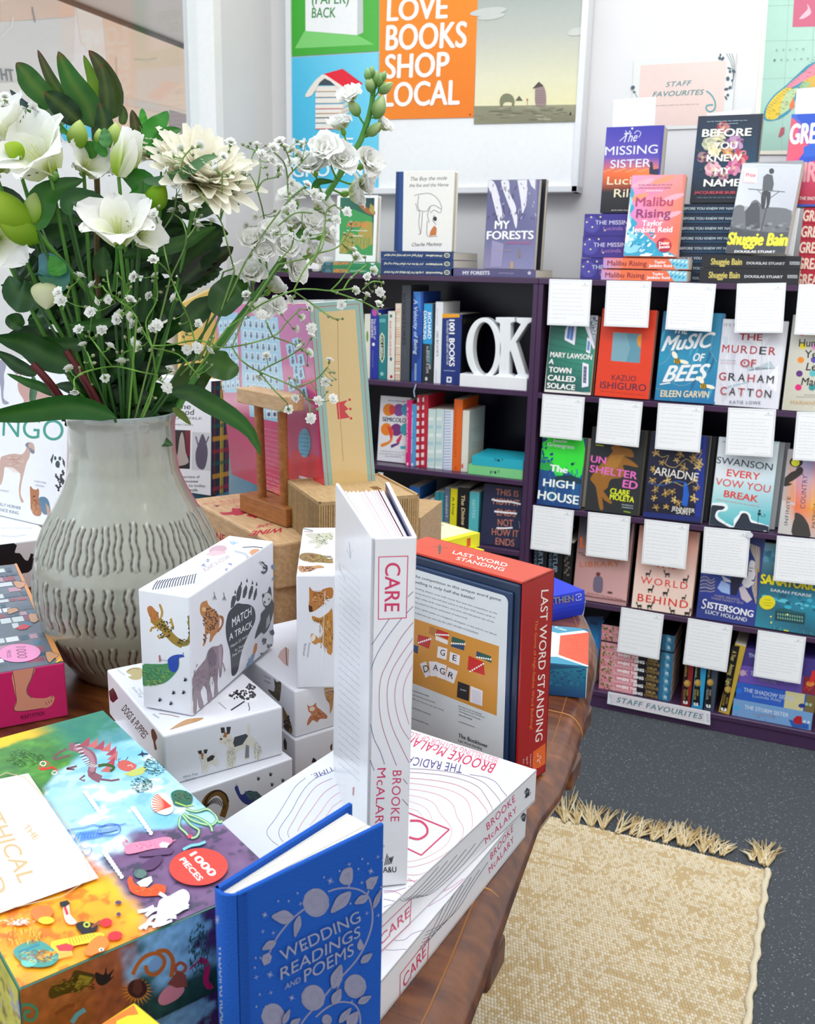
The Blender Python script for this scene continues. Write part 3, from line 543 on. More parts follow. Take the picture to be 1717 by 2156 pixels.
# bright cover cut by the frame, on red spines
gt = 'red spines below the blue and red swirling cover'
for i in range(6):
    y0 = 1428+i*107; z1 = ony(*zp(S,1670,y0-30),YS+.05)[2]; z0 = ony(*zp(S,1670,y0+77),YS+.05)[2] if i < 4 else None
    if i == 0: ZG = z1
    hh = (ZG-TOP-.0004)/5
    if i == 5: break
    f = lying('red spine with big cream capitals, %s of the stack at the right end'%('topmost','second','middle','fourth','lowest')[i],S,1640-i*12,2500,y0,TOP+.0003+hh*(4-i),hh-.0002,'#b11430',Y=YS+.05,group=gt)
    f.clip = None; f.clip = (.0003,.0003,f.W,f.H); f.t('GREAT CIRCLE',1570-i*8,y0+58,2020-i*8,y0+70,72,'#ecd6c4',bold=.06,res=4); f.done()
f = facebook('blue and pink-red swirling cover with tall white letters, cut by the picture edge',S,(1490,1372),(1960,1380),(1532,770),ZG+.0005,'#1c50b8',D=.03,lean=5,Yb=YS+.06)
f.g(['#2a63c8','#1f57c0','#b0346a','#e84a78'],1532,770,1990,755,1975,1060,1508,1060); f.g(['#e84a78','#b0346a','#a3122a','#b8203c'],1508,1060,1975,1060,1960,1380,1490,1372); f.p('#f2566e',1532,810,1600,830,1600,900,1560,960,1650,960,1640,1030,1560,1080,1506,1100); f.p('#1d4fc0',1600,770,1800,765,1800,1000,1720,1080,1600,1100,1660,1000,1700,900,1640,840); f.p('#2b5fc9',1640,990,1720,960,1720,1050,1640,1060)
f.t('GREAT',1545,968,1850,955,132,'#f6f1ee',bold=.07,res=4); f.t('CIRCLE',1560,1225,1900,1215,130,'#e8a0a8',bold=.07,res=4); f.t('THE SNOW',1610,1345,1740,1348,22,'#f0e4e0',bold=.03); f.done()
card('white review card behind the blue and red swirling cover',S,(1600,598),(1800,575),(1790,780),(1580,790),YS+.14,7,9,logo=False)
# ------------------------------------------------------------------ row of cards, first to fourth shelf edge
YC = YS-.0045
def cards(items):
    for i,(lab,zk,q,ln) in enumerate(items): card(lab,zk,*q,YC,i+11,ln)
cards([('handwritten white card above the green cover with white windows','A',((562,272),(1077,278),(1035,833),(528,825)),8),
 ('handwritten white card above the red cover with a pale blue square','H',((492,85),(755,93),(735,363),(478,353)),11),
 ('handwritten white card above the blue cover with bees','H',((864,96),(1138,106),(1110,388),(838,372)),10),
 ('handwritten white card above the crumpled white cover with red lettering','B',((768,327),(1360,326),(1316,935),(742,920)),11),
 ('handwritten white card above the cream cover with coloured dots','B',((1515,336),(2080,345),(2050,960),(1464,942)),11),
 ('handwritten white card above the bright green and blue cover','H',((122,750),(370,768),(350,1020),(104,1000)),9),
 ('handwritten white card above the black cover with pink lettering','H',((456,775),(712,795),(685,1060),(430,1036)),10),
 ('handwritten white card above the navy cover with gold leaves','H',((798,803),(1066,820),(1045,1094),(777,1072)),8),
 ('handwritten white card above the pale cover with the rocky cove','C',((655,105),(1232,142),(1186,720),(634,672)),10),
 ('handwritten white card above the sunset cover with a flying bird','C',((1482,152),(2020,190),(1990,790),(1446,735)),11),
 ('handwritten white card above two black spines, left end','I',((66,66),(305,98),(284,350),(47,322)),10),
 ('handwritten white card above the dusky pink cover with seated figure','I',((390,106),(640,130),(618,394),(372,362)),10),
 ('handwritten white card without a top crest above the peach cover with black deer','I',((716,148),(978,180),(952,446),(698,408)),9),
 ('handwritten white card on the deep blue cover with long haired faces','I',((1064,193),(1336,222),(1316,488),(1048,462)),12),
 ('handwritten white card on the teal cover with a lit mansion','I',((1492,245),(1790,275),(1770,560),(1472,508)),11),
 ('handwritten white card hanging in front of the pink leafy spines','F',((852,220),(1366,312),(1306,848),(798,758)),8),
 ('handwritten white card hanging in front of the gold lettered spines','E',((188,925),(726,1018),(664,1572),(122,1478)),10),
 ('handwritten white card hanging in front of the purple spines','E',((1012,1068),(1592,1170),(1542,1724),(968,1624)),11)])
card('white card mostly hidden behind the round table end','F',(215,95),(414,148),(388,420),(180,360),YC,3,9)
st = MB(); q = [ony(*zp('C',x,y),YC-.003) for x,y in ((925,1640),(965,1640))]; c0 = q[0]
st.add([(c0[0]+.009*math.cos(t),YC-.004,c0[2]+.0075*math.sin(t)) for t in np.arange(0,2*PI,.4)],[tuple(range(16))],'#dfe4e8','gloss'); st.add([(c0[0]+.009*math.cos(t),YC-.0025,c0[2]+.0075*math.sin(t)) for t in np.arange(0,2*PI,.4)],[tuple(range(15,-1,-1))],'#dfe4e8','gloss')
tag(st.build('adhesive_dot'),'small pale round adhesive dot at the corner of a card on the third shelf','sticker')
# paper strip on the lowest shelf edge
f = poster('long white strip with pink band and teal typewriter lettering on the bottom shelf edge','F',(695,1238,1925,1480,1925,1640,682,1380),'#eef0f3',Y=YC-.001,name='shelf_strip',cat='sign',thick=.001)
f.p('#e9dfe4',745,1262,1860,1480,1850,1610,735,1378); f.t('STAFF FAVOURITES',795,1362,1830,1572,62,'#4a8c93',slant=.2,bold=.025,space=1.12)
for i in range(9): f.s_('#7f93a3',4,705+i*4,1265+i*14,745-(i%3)*12,1290+i*9,up=False); f.s_('#6f8696',4,1880+i*4,1500+i*12,1905-(i%3)*14,1520+i*9,up=False)
f.done()
# ------------------------------------------------------------------ shelf one, covers facing out
f = facebook('green cover of a clapboard wall with white windows, white capitals','A',(497,1618),(1052,1682),(560,690),RS[0],'#e9e6df',D=.03,lean=7,pages='#b98a5a')
f.g(['#20584c','#2e7a66','#35937a','#1d6b5c'],560,760,1170,700,1110,1300,520,1250); f.g(['#1d6b5c','#35937a','#256a63','#12453f'],520,1250,1110,1300,1052,1640,508,1600)
f.p('#9aa6b4',1045,705,1170,712,1150,900,1100,1110,1030,840); r = random.Random(6)
for i in range(40): x = r.uniform(1060,1150); y = r.uniform(710,960); f.e(('#3f4f58','#d3dbe4','#6d7a86')[i%3],x,y,12,8,r.uniform(0,180),n=7,up=False)
f.p('#e8e4ee',985,838,1035,838,1108,1100,1088,1120); 
for i in range(9): f.s_('#174a40',3,540-i*3,880+i*85,1080-i*5,1010+i*80,up=False)
f.p('#ece9f4',770,838,888,838,862,1070,740,1005,750,890); f.p('#4f7fc8',788,842,858,842,838,1015,765,985); f.s_('#ece9f4',4,820,842,800,1000); f.p('#ece9f4',1015,970,1062,1010,1050,1175,1000,1150); f.p('#5f8fc0',1022,1010,1050,1030,1040,1140,1010,1125); f.p('#ece9f4',958,1275,1032,1300,1028,1565,948,1580); f.p('#34386a',972,1320,1008,1330,1000,1530,965,1520)
for i in range(4): f.s_('#d5d3e6',3,968,1360+i*45,1005,1368+i*45,up=False)
f.s_('#d5d3e6',3,988,1322,982,1528); f.t('MARY LAWSON',568,1208,1068,1246,62,'#f4f3ef',bold=.045); f.t('A',552,1290,606,1298,60,'#f4f3ef',bold=.06); f.t('TOWN',552,1392,818,1412,66,'#f4f3ef',bold=.06); f.t('CALLED',538,1490,868,1514,66,'#f4f3ef',bold=.06); f.t('SOLACE',530,1582,862,1610,64,'#f4f3ef',bold=.06); f.done()
f = facebook('bright red cover with a pale blue square and orange disc','A',(1100,1678),(1745,1752),(1182,625),RS[0],'#e23a12',D=.028,lean=7,pages='#d8c7b0')
f.p('#5f96a8',1328,912,1672,936,1645,1284,1300,1256); f.p('#7aa6b4',1328,912,1490,923,1530,1100,1480,1270,1300,1256); f.p('#e8932a',1672,936,1655,1105,1625,1070,1612,1010,1625,960,1650,936); f.t('KAZUO',1308,1488,1598,1506,66,'#5b1f3a',bold=.015); f.t('ISHIGURO',1168,1584,1720,1624,82,'#47203f',bold=.015); f.squig('#8d2a1c',4,1170,1620,1700,1672,9,60,9); f.e('#7a1c14',1740,650,12,9)
f.done()
f = facebook('blue cover with brushed white lettering and two bees','H',(775,793),(1130,810),(806,264),RS[0],'#1b6fa0',D=.028,lean=7)
f.g(['#13618c','#2b86ae','#2389ad','#2393b8'],806,264,1172,276,1150,560,790,530); f.g(['#2393b8','#2389ad','#1a6fa6','#1a78a2'],790,530,1150,560,1130,810,775,793); 
for i in range(10): f.e(('#3a9fc2','#16688f')[i%2],820+(i*97)%300,420+(i*53)%360,50,9,-70,n=10,up=False)
f.s_('#7fa3ae',3,1118,400,1105,500,1140,560); f.s_('#7fa3ae',3,860,600,880,680,950,700,1040,650,1100,600); f.s_('#7fa3ae',3,780,580,840,560,870,500,830,440); f.s_('#7fa3ae',3,780,715,850,740,880,800)
f.t('THE',892,392,970,400,40,'#e8ecec',slant=.2,bold=.06); f.t('MuSIC',818,498,1115,474,84,'#e8ecec',slant=.28,bold=.05,res=4,tl=(835,412)); f.t('OF',1002,556,1068,560,46,'#e8ecec',slant=.28,bold=.05); f.t('BEES',826,678,1080,668,82,'#e8ecec',slant=.25,bold=.05,res=4,tl=(848,584)); f.s_('#e8ecec',7,808,694,870,684); f.t('EILEEN GARVIN',810,765,1095,772,38,'#e9d9b4',slant=.12,bold=.04)
for bx_,by,ro in ((910,558,20),(1064,704,10)):
    f.e('#f0ecd8',bx_-15,by-36,14,24,-30); f.e('#f0ecd8',bx_+38,by+4,30,11,15); f.e('#e2b81c',bx_,by,20,17,ro); 
    for k in (-10,0,10): f.s_('#191814',6,bx_+k-3,by-16,bx_+k+4,by+16)
f.done()
f = facebook('crumpled white cover with large red and black capitals','B',(494,1808),(1272,1848),(572,750),RS[0],'#d9dae0',D=.025,lean=6)
f.g(['#d6d6de','#e6e6ec','#e2e2ea','#d9dae2'],572,750,1360,760,1272,1848,494,1808)
for i,q in enumerate(((600,960,700,980,650,1200),(900,1000,1180,960,1080,1100),(700,1150,780,1100,720,1420),(1100,1500,1280,1300,1250,1640),(560,1500,700,1650,600,1780),(880,1320,1240,1350,1180,1260,900,1380),(660,1560,940,1500,920,1520,670,1590))): f.p(('#c3cdd6','#eff0f5','#c9cad4','#f2f2f7','#cfd0d8','#b7c6cd','#a9bfc8')[i],*q)
for i in range(8): f.s_(('#bfc1cc','#f4f4f8')[i%2],7,600+i*80,900+(i*71)%300,560+i*85,1200+(i*91)%400,700+i*60,1700,up=False)
f.t("IT'S TIME",620,842,850,850,34,'#6f7480',bold=.0); f.t('THE',800,1005,1078,1015,80,'#b3202e',bold=.03)
for s0,x0,y0,x1,y1,cs in (('MURDER',596,1152,1255,1190,('#b8202f','#b3202f','#a32436','#b3202f','#2a1f2c','#b3202f')),('GRAHAM',556,1486,1232,1532,('#b3202f','#2a1f2c','#241d28','#b8303f','#241d28','#241d28')),('CATTON',572,1660,1200,1706,('#b3202f','#3a1f2c','#b3202f','#2a1f2c','#b3202f','#241d28'))):
    n_ = len(s0)
    for k,ch in enumerate(s0):
        wd = (x1-x0)/(n_+.0); xa = x0+k*wd*1.02; ya = y0+(y1-y0)*k/n_; f.t(ch,xa,ya,xa+wd*.74,ya+(y1-y0)/n_*.74,94,cs[k],bold=.012,up=False,res=4)
f.t('OF',815,1326,1000,1334,92,'#b3202f',bold=.012,res=4); f.p('#b3202f',862,1262,862,1300,882,1282); f.t('KATIE LOWE',686,1772,1060,1782,38,'#474b66',space=1.15); f.squig('#6f7480',3,584,1248,762,1256,12,24,1); f.squig('#b8606a',3,580,1280,762,1290,12,24,2); f.done()
f = facebook('cream cover with handwritten title and coloured dots','B',(1318,1838),(2000,1870),(1400,700),RS[0],'#cfccbd',D=.02,lean=6)
f.g(['#cfcdc4','#dcd9cc','#d8d4c2','#c5c0ac'],1410,705,2080,700,2000,1870,1330,1838)
for x,y,c in ((1570,1080,'#efd82c'),(1545,1248,'#ec8b22'),(1528,1412,'#5d2a78'),(1516,1578,'#e01f78'),(1680,1580,'#2f8f92'),(1690,1410,'#5bbac0'),(1706,1245,'#5a4aa8'),(1712,1090,'#e79ac8'),(1850,1240,'#d83a3a'),(1850,1410,'#46a05a'),(1840,1580,'#e8932a')): f.e(c,x,y,40,38)
f.e('#e9632a',1560,945,24,10)
for s0,x,y in (('Hundred',1522,1085),('Years of',1590,1220),('Lenni',1605,1370),('Margot',1548,1550)): f.t(s0,x,y,x+len(s0)*62,y+6,92,'#16171a',slant=.15 if y>1300 else 0,bold=.012,res=4)
f.squig('#4a4a4a',3,1592,1668,1760,1672,8,24,1); f.squig('#4a4a4a',3,1490,1690,1760,1696,8,30,2); f.t('MARIANNE',1420,1778,1790,1790,44,'#cfa878',bold=.0); f.done()
# ------------------------------------------------------------------ shelf two
for i in range(1,3):
    for lab,zk,BL,BR,TL,cv,ok in (('navy','H',(722,1478),(1052,1505),(752,968),'#17181f',1),('pale','C',(440,1520),(1160,1640),(520,455),'#b9bdc2',1),('black','H',(385,1440),(690,1478),(400,935),'#1c1e20',i<2),('green','H',(85,1395),(340,1435),(105,985),'#d6cfc0',i<2)):
        if ok:
            f = facebook('another copy standing close behind the %s cover on the second shelf%s'%(lab,'' if i==1 else ', farther back'),zk,(BL[0],BL[1]),(BR[0],BR[1]),TL,RS[1],cv,D=.018,lean=7,Yb=YS+.012+.03*i,dx=.012*i)
            f.done()
f = facebook('bright green and blue cover of plants, rounded white capitals','H',(85,1395),(335,1432),(105,985),RS[1],'#124a8c',D=.026,lean=7,pages='#b9a684')
f.g(['#22c435','#2bd43a','#25d03c','#1eb83a'],105,985,362,1000,350,1200,95,1170); f.g(['#1a4f8c','#1f6fa0','#164a8a','#0e3a78'],95,1150,350,1190,335,1435,85,1398)
f.p('#34e83c',105,1000,360,1010,350,1220,300,1230,260,1200,215,1250,190,1215,165,1150,120,1120,100,1060); f.p('#25a84a',100,1120,170,1140,200,1180,150,1200,98,1190); r = random.Random(4)
for i in range(30): x, y = r.uniform(98,180), r.uniform(1000,1160); f.e(('#1a3f86','#17539a')[i%2],x,y,r.uniform(3,8),r.uniform(4,14),r.uniform(0,180),n=8,up=False)
for i in range(46): x = r.uniform(92,335); y = r.uniform(1215,1400); f.s_(('#2f7fae','#0f2f66','#1f5c9a','#3fa0b0')[i%4],3,x,y,x+r.uniform(-14,14),y-r.uniform(20,60),up=False)
f.p('#172f66',285,1160,292,1150,300,1156,312,1148,302,1166,290,1170); f.p('#123a4a',200,1230,290,1225,350,1250,345,1280,240,1260,180,1262)
f.t('Jessie',182,1030,262,1036,18,'#dff6e8',bold=.04); f.t('Greengrass',148,1054,304,1072,22,'#dff6e8',bold=.04); f.t('The',163,1200,264,1214,38,'#f2fbf6',bold=.07); f.t('HIGH',124,1288,304,1308,44,'#f2fbf6',bold=.04); f.t('HOUSE',92,1362,328,1398,50,'#f2fbf6',bold=.04); f.done()
f = facebook('near-black cover with leaping brown animal, pink and yellow capitals','H',(365,1436),(678,1480),(400,940),RS[1],'#26292b',D=.03,lean=7,pages='#c2b594')
f.p('#9a6420',560,1058,600,1064,640,1078,655,1110,645,1122,600,1116,640,1140,676,1170,672,1180,620,1168,590,1170,600,1200,585,1240,520,1250,500,1300,468,1330,476,1420,455,1422,440,1340,430,1290,405,1260,402,1240,430,1200,470,1150,530,1090,520,1062); f.p('#b0782c',520,1110,600,1105,560,1180,470,1240,480,1180); f.p('#9a6420',470,1310,500,1350,528,1385,520,1396,480,1370,455,1330); f.p('#9a6420',520,1060,560,1046,600,1075,540,1082)
f.t('UN',402,1148,488,1160,40,'#e86fc0',bold=.045); f.t('SHELTER',396,1206,670,1250,42,'#e86fc0',bold=.045,space=1.05); f.t('ED',588,1296,672,1310,46,'#e86fc0',bold=.045); f.t('CLARE',516,1332,626,1348,32,'#dfe82a',bold=.06); f.t('MOLETA',514,1366,654,1386,32,'#dfe82a',bold=.06)
f.squig('#9aa4ac',4,586,1398,650,1406,8,14,1); f.squig('#9aa4ac',4,586,1412,650,1420,8,14,2); f.squig('#9ac43a',4,596,1438,636,1444,7,12,3); f.squig('#c8d42a',3,432,1048,478,1054,5,12,4); f.done()
f = facebook('navy cover wreathed in gold leaves with white narrow capitals','H',(705,1476),(1050,1502),(745,968),RS[1],'#181b3a',D=.028,lean=7)
f.p('#15308c',1030,975,1085,978,1050,1495,1010,1490); f.p('#16286e',712,1440,1050,1470,1050,1500,706,1474); f.p('#10122c',722,1440,1010,1468,1018,1400,730,1380); r = random.Random(9)
f.s_('#b9a25c',4,770,1090,820,1120,860,1110,840,1160,900,1180,960,1130,1010,1160,1050,1100); f.s_('#b9a25c',4,790,1300,830,1260,900,1270,950,1290,1010,1260,1040,1300); f.s_('#2356a0',6,740,1270,820,1285,900,1262,960,1270)
def vine(x, y, s0, c):
    a = r.uniform(0,360); 
    for k in range(5): t = math.radians(a+k*62); f.p(c,x,y,x+s0*.75*math.cos(t-.35),y+s0*.75*math.sin(t-.35),x+s0*1.15*math.cos(t),y+s0*1.15*math.sin(t),x+s0*.75*math.cos(t+.35),y+s0*.75*math.sin(t+.35),up=(k==0))
    f.e(mix(c,'#f5e6a8',.3),x,y,s0*.3,n=8)
for i,(x,y) in enumerate(((785,1098),(820,1150),(905,1140),(950,1180),(1000,1130),(1040,1090),(1030,1180),(1010,1120),(770,1190),(765,1255),(850,1255),(780,1310),(775,1360),(840,1330),(895,1370),(920,1390),(1010,1250),(1020,1300),(1010,1360),(785,1415),(845,1412),(930,1100),(1045,1150),(880,1320))): vine(x,y,r.uniform(18,27),('#c09a4c','#a88440','#d0b068','#9a7a40')[i%4])
f.p('#1f5fc0',948,1285,972,1290,980,1340,968,1410,935,1400,944,1340); f.e('#2a6fd0',958,1282,10,12); f.t('ARIADNE',772,1222,1030,1262,48,'#f0ece0',bold=.005,space=.92,res=4); f.t('JENNIFER',876,1430,1012,1446,24,'#f0ece0',bold=.02); f.t('SAINT',902,1450,990,1460,20,'#f0ece0',bold=.02); f.done()
f = facebook('pale aqua cover of a rocky cove with black and red sans capitals','C',(440,1516),(1152,1640),(520,452),RS[1],'#bfe3e4',D=.03,lean=7,pages='#a89f8a')
f.g(['#dadfe6','#e6ecf2','#d5e8f0','#e9eef2'],520,452,1280,545,1225,1000,475,950); f.g(['#d9ecf0','#cfe6ee','#6fc3cc','#8fd8d8'],475,950,1225,1000,1180,1400,450,1290); f.g(['#8fd8d8','#6fc3cc','#4ab0bf','#4fb4c2'],450,1270,1180,1380,1152,1640,440,1516)
f.p('#f2f7f8',448,1262,560,1250,640,1262,668,1310,640,1350,560,1360,545,1410,600,1460,680,1510,735,1530,740,1450,800,1390,820,1350,900,1360,940,1400,960,1460,1160,1530,1158,1560,900,1500,700,1560,560,1480,500,1400,450,1330); f.p('#25303e',446,1300,560,1285,630,1300,600,1335,540,1345,512,1410,540,1460,640,1520,700,1560,735,1548,760,1500,800,1440,830,1385,870,1375,910,1400,940,1480,1000,1500,1160,1540,1150,1636,900,1596,700,1560,440,1512)
for i in range(24): f.e('#3a4757',470+i*28,1500+(i*31)%90-20+i*2,8,4,i*30,n=7,up=False)
f.s_('#1b2430',7,1028,1500,1042,1340); f.e('#1b2430',1045,1385,22,18); f.p('#1b2430',1035,1335,1065,1340,1058,1362,1035,1358); f.s_('#1b2430',5,1050,1400,1095,1418); f.s_('#1b2430',5,1095,1418,1115,1412,1112,1392,1098,1392); f.p('#f2f2f2',1100,1586,1130,1590,1124,1618,1094,1612)
for s0,x0,y0,x1,y1,h,c,b0 in (('SWANSON',528,772,1200,862,82,'#16202e',.0),('EVERY',652,926,1046,978,84,'#e83e36',.02),('VOW YOU',512,1032,1172,1130,88,'#e83e36',.0),('BREAK',616,1176,1022,1244,80,'#e83e36',.03)): f.t(s0,x0,y0,x1,y1,h,c,bold=b0,res=4)
f.squig('#e07a70',4,525,1208,1048,1296,14,50,2); f.squig('#8a93a0',3,600,512,640,516,8,6,3); f.done()
f = facebook('sunset cover with a flying dark bird and vertical lettering','C',(1268,1618),(1760,1700),(1360,600),RS[1],'#c9c6cc',D=.024,lean=7,pages='#8a8378')
f.g(['#b4b1b4','#c9cbe0','#f2924e','#b9b2ae'],1360,600,1500,618,1470,1250,1320,1220); f.g(['#aeb4e6','#9fb8f0','#f29a50','#f0703e'],1500,618,1700,640,1665,1330,1475,1290); f.g(['#c9a0d8','#c9a0d8','#f5a33a','#f5b33a'],1700,640,1800,650,1760,1330,1665,1320); f.g(['#d0cdcb','#e88a5a','#c9c2bc','#c4c0bc'],1320,1220,1475,1290,1450,1650,1268,1618); f.g(['#f0703e','#f2a33a','#c9b8b0','#c9bdb8'],1475,1290,1760,1330,1750,1700,1450,1650)
f.p('#3d3836',1480,1370,1560,1400,1620,1480,1650,1560,1650,1680,1445,1640,1450,1500,1470,1440); f.e('#121316',1490,760,80,62); f.e('#e6e62a',1482,768,50,44)
f.p('#332a26',1330,1048,1330,980,1420,890,1480,862,1500,830,1550,820,1575,850,1560,900,1500,950,1440,990,1400,1010,1440,1022,1400,1045)
for i in range(9): f.s_('#332a26',6,1500,900,1530+i*6,800+i*14,up=False)
f.t('INFINITE',1388,1522,1424,1180,44,'#3a3a44',bold=.0,space=1.15); f.t('COUNTRY',1595,1322,1628,918,60,'#4a4a88',bold=.0,space=1.1); f.t('PATRICIA',1720,1555,1745,1250,44,'#4a4044',bold=.0); f.done()
# ------------------------------------------------------------------ shelf three
for i,(x0,x1) in enumerate(((62,140),(148,232))):
    f = spinebook('black spine with blue-grey upright lettering, %s of the pair at the left end'%('left','right')[i],'I',x0,x1,470,240,RS[2],'#0c0f16'); f.t('STARTUP',x0+36,255,x0+32,455,26,'#7f97ad',bold=.04); f.t('UNIVERSE',x0+14,270,x0+8,470,14,'#5c7f9f',bold=.02); f.done()
f = spinebook('thin black book with grey pattern beside the dusky pink cover','I',236,290,480,280,RS[2],'#101014')
for i in range(12): f.e('#6d665e',250+(i*17)%28,320+i*14,6,9,i*40,n=7,up=False)
f.done()
f = facebook('dusky pink cover with orange capitals and a seated figure from behind','I',(296,590),(610,640),(322,130),RS[2],'#b98f90',D=.024,lean=7,pages='#8d7468')
f.g(['#141b33','#1c2438','#5c5560','#4a4450'],322,130,650,150,640,240,312,230); f.g(['#4a4450','#5c5560','#c79a92','#b58a86'],312,225,640,235,628,400,304,380); f.g(['#b58a86','#c79a92','#dba8a8','#c0908c'],304,375,628,395,610,640,296,590)
f.t('LAST',340,312,600,330,60,'#e0662a',bold=.02); f.t('LIBRARY',340,428,572,424,32,'#c86f45',bold=.03,space=1.15); f.p('#6f6478',420,500,432,482,462,484,474,505,472,560,460,580,425,572,415,550); f.e('#6e3224',446,470,13,12)
f.p('#8b5a5a',300,570,420,600,608,625,610,638,296,590); f.e('#5b3a3c',515,578,16,7,10); f.s_('#4a3030',4,330,340,345,348,360,344); f.s_('#4a3030',4,350,356,372,362); f.squig('#7d4a4a',3,380,580,590,620,9,30,4); f.done()
f = facebook('peach cover scattered with black deer and spaced red capitals','I',(640,664),(988,722),(680,180),RS[2],'#ecc0ae',D=.026,lean=7,pages='#9a7a4c')
f.g(['#eaa58e','#eda088','#f2ccc0','#f0c8bc'],680,180,1028,226,1010,460,658,420); f.g(['#f0c8bc','#f2ccc0','#f2dccb','#f3dfcf'],658,420,1010,460,988,722,640,664)
f.t('THE',776,428,905,442,42,'#dc2a26',bold=.0); f.t('WORLD',694,522,968,560,40,'#dc2a26',bold=.01,space=1.25); f.t('BEHIND',676,626,970,672,44,'#dc2a26',bold=.02,space=1.2)
def deer(x, y, s0, fl=1):
    f.e('#17130f',x,y,13*s0,6*s0,8*fl); f.p('#17130f',x+fl*9*s0,y-2*s0,x+fl*15*s0,y-15*s0,x+fl*19*s0,y-14*s0,x+fl*14*s0,y+3*s0); f.e('#17130f',x+fl*18*s0,y-16*s0,5*s0,3*s0,20*fl)
    for k in (-10,-6,7,11): f.s_('#17130f',2.4*s0,x+fl*k*s0,y+2*s0,x+fl*(k+1)*s0,y+17*s0,up=False)
    f.s_('#17130f',1.8*s0,x+fl*17*s0,y-18*s0,x+fl*13*s0,y-27*s0,up=False); f.s_('#17130f',1.8*s0,x+fl*18*s0,y-18*s0,x+fl*21*s0,y-27*s0,up=False)
for x,y,s0,fl in ((736,468,1,1),(853,470,1.1,-1),(955,502,1.1,1),(750,560,1.1,1),(838,580,1.1,1),(946,608,.8,1),(690,655,1,-1),(746,656,1.1,1),(884,684,1,-1),(966,698,1.2,1)): deer(x,y,s0,fl)
f.done()
f = facebook('deep blue cover of two faces with flowing hair and white lettering','E',(285,868),(990,1010),(372,-160),RS[2],'#2b3a86',D=.022,lean=7)
f.g(['#1c2340','#232b5e','#3a4ea6','#34469c'],372,-160,1085,-80,1040,420,325,400); f.g(['#34469c','#3a4ea6','#1f3290','#1f2f7c'],325,400,1040,430,1000,900,290,800)
f.p('#27307a',1080,0,1040,430,1000,780,860,560,900,200,920,-100); f.p('#d9d6da',930,240,985,240,1000,300,995,420,975,470,985,500,940,540,900,560,850,530,840,470,880,420,905,420); f.s_('#1d1f3a',7,925,318,975,325); f.s_('#1d1f3a',10,920,350,958,362); f.e('#1d1f3a',968,472,18,8); 
for i in range(13): a = i*11; f.s_(('#c9c3c6','#8f8794','#b9922e','#dcd8d4','#22264e')[i%5],9,930+a*.9,20+i*4,960+a*.7,140,1000+a*.3,230+i*12,990+a*.25,330,1010,430+i*20,960+i*4,560+i*14,1000,680+i*6,up=(i%4==0))
f.p('#2447a8',510,400,720,420,780,520,740,640,560,620,560,500); f.p('#9fb8e6',590,470,690,520,690,640,590,610,540,560); f.p('#14163a',700,420,870,430,810,540,770,650,700,640); f.p('#dcd9df',590,405,700,470,700,495,620,480)
for i in range(9): f.s_(('#b3ada6','#6f6a78','#cfc9c0','#4f4a5a')[i%4],7,330,440+i*20,400,420+i*22,460,470+i*17,510,440+i*19,up=False)
f.p('#c9bcc2',800,560,860,530,900,600,960,700,900,740,830,690); f.t('THREE SIBLINGS,',500,662,812,716,26,'#9a93a8',bold=.03); f.t('THREE DEADLY SINS',462,692,850,756,26,'#9a93a8',bold=.03); f.t('S',345,806,410,812,120,'#e6e4ea',bold=.0,res=4,slant=.2); f.t('ISTERSONG',420,800,965,912,78,'#f2f2f5',bold=.05,res=4); f.t('LUCY HOLLAND',395,862,892,968,46,'#dcdfe9',bold=.03); f.done()
f = facebook('teal cover of a lit mansion with yellow capitals and round yellow sticker','E',(985,1045),(1760,1190),(1085,10),RS[2],'#1d6f86',D=.028,lean=7)
f.g(['#6fa3b4','#7fb0bf','#1f5f78','#1c5468'],1085,10,1860,90,1820,520,1045,430); f.g(['#1c5468','#1f5f78','#1f93ae','#2a6a80'],1045,430,1820,520,1790,800,1015,700); f.g(['#2a6a80','#1f93ae','#1f5f74','#2b8aa0'],1015,700,1790,800,1760,1190,985,1045)
r = random.Random(12)
for i in range(20): x = 1100+i*34; f.e(('#3d7f97','#5a97aa','#2c6a84')[i%3],x,150+(i*61)%120,50,40,n=9,up=False)
for i in range(30): x = r.uniform(1090,1720); f.e(('#35b0cc','#1a6f8c','#5fc4d6','#155a74')[i%4],x,r.uniform(620,760)+(x-1090)*.12,r.uniform(20,70),r.uniform(8,24),8,n=9,up=False)
f.p('#123f4c',1240,830,1600,880,1590,1000,1230,950); f.p('#1b5a60',1250,810,1350,800,1470,840,1600,860,1600,884,1240,838)
for i in range(11): 
    for k in range(2): f.p('#7fb89a',1265+i*29,860+i*4+k*42,1279+i*29,862+i*4+k*42,1278+i*29,888+i*4+k*42,1264+i*29,886+i*4+k*42,up=False)
for i in range(40): x = r.uniform(1000,1720); y = r.uniform(960,1100)+(x-1000)*.12; f.s_(('#3a9fb0','#164a58','#6fc0b4','#2a7a88')[i%4],4,x,y,x+r.uniform(-4,4),y+r.uniform(15,60),up=False)
f.e('#e6df70',1185,905,12,10); f.e('#e6df70',1190,975,10,14); f.e('#f0ea90',1385,880,14,10); f.p('#d8d23a',1340,1060,1400,1070,1400,1085,1340,1076)
f.t('SANATORIUM',1062,500,1860,610,110,'#ecdc12',bold=.08,res=4); f.t('SARAH PEARSE',1180,598,1672,672,34,'#dbe6ec',bold=.03); f.e('#e8d815',1142,735,96,86); f.s_('#8f8410',3,1060,760,1085,800,1142,815,1200,800,1225,755); f.squig('#6f6a10',3,1110,700,1180,706,8,14,1); f.squig('#6f6a10',3,1085,735,1205,745,8,24,2); f.squig('#6f6a10',3,1105,765,1185,774,8,16,3); f.done()
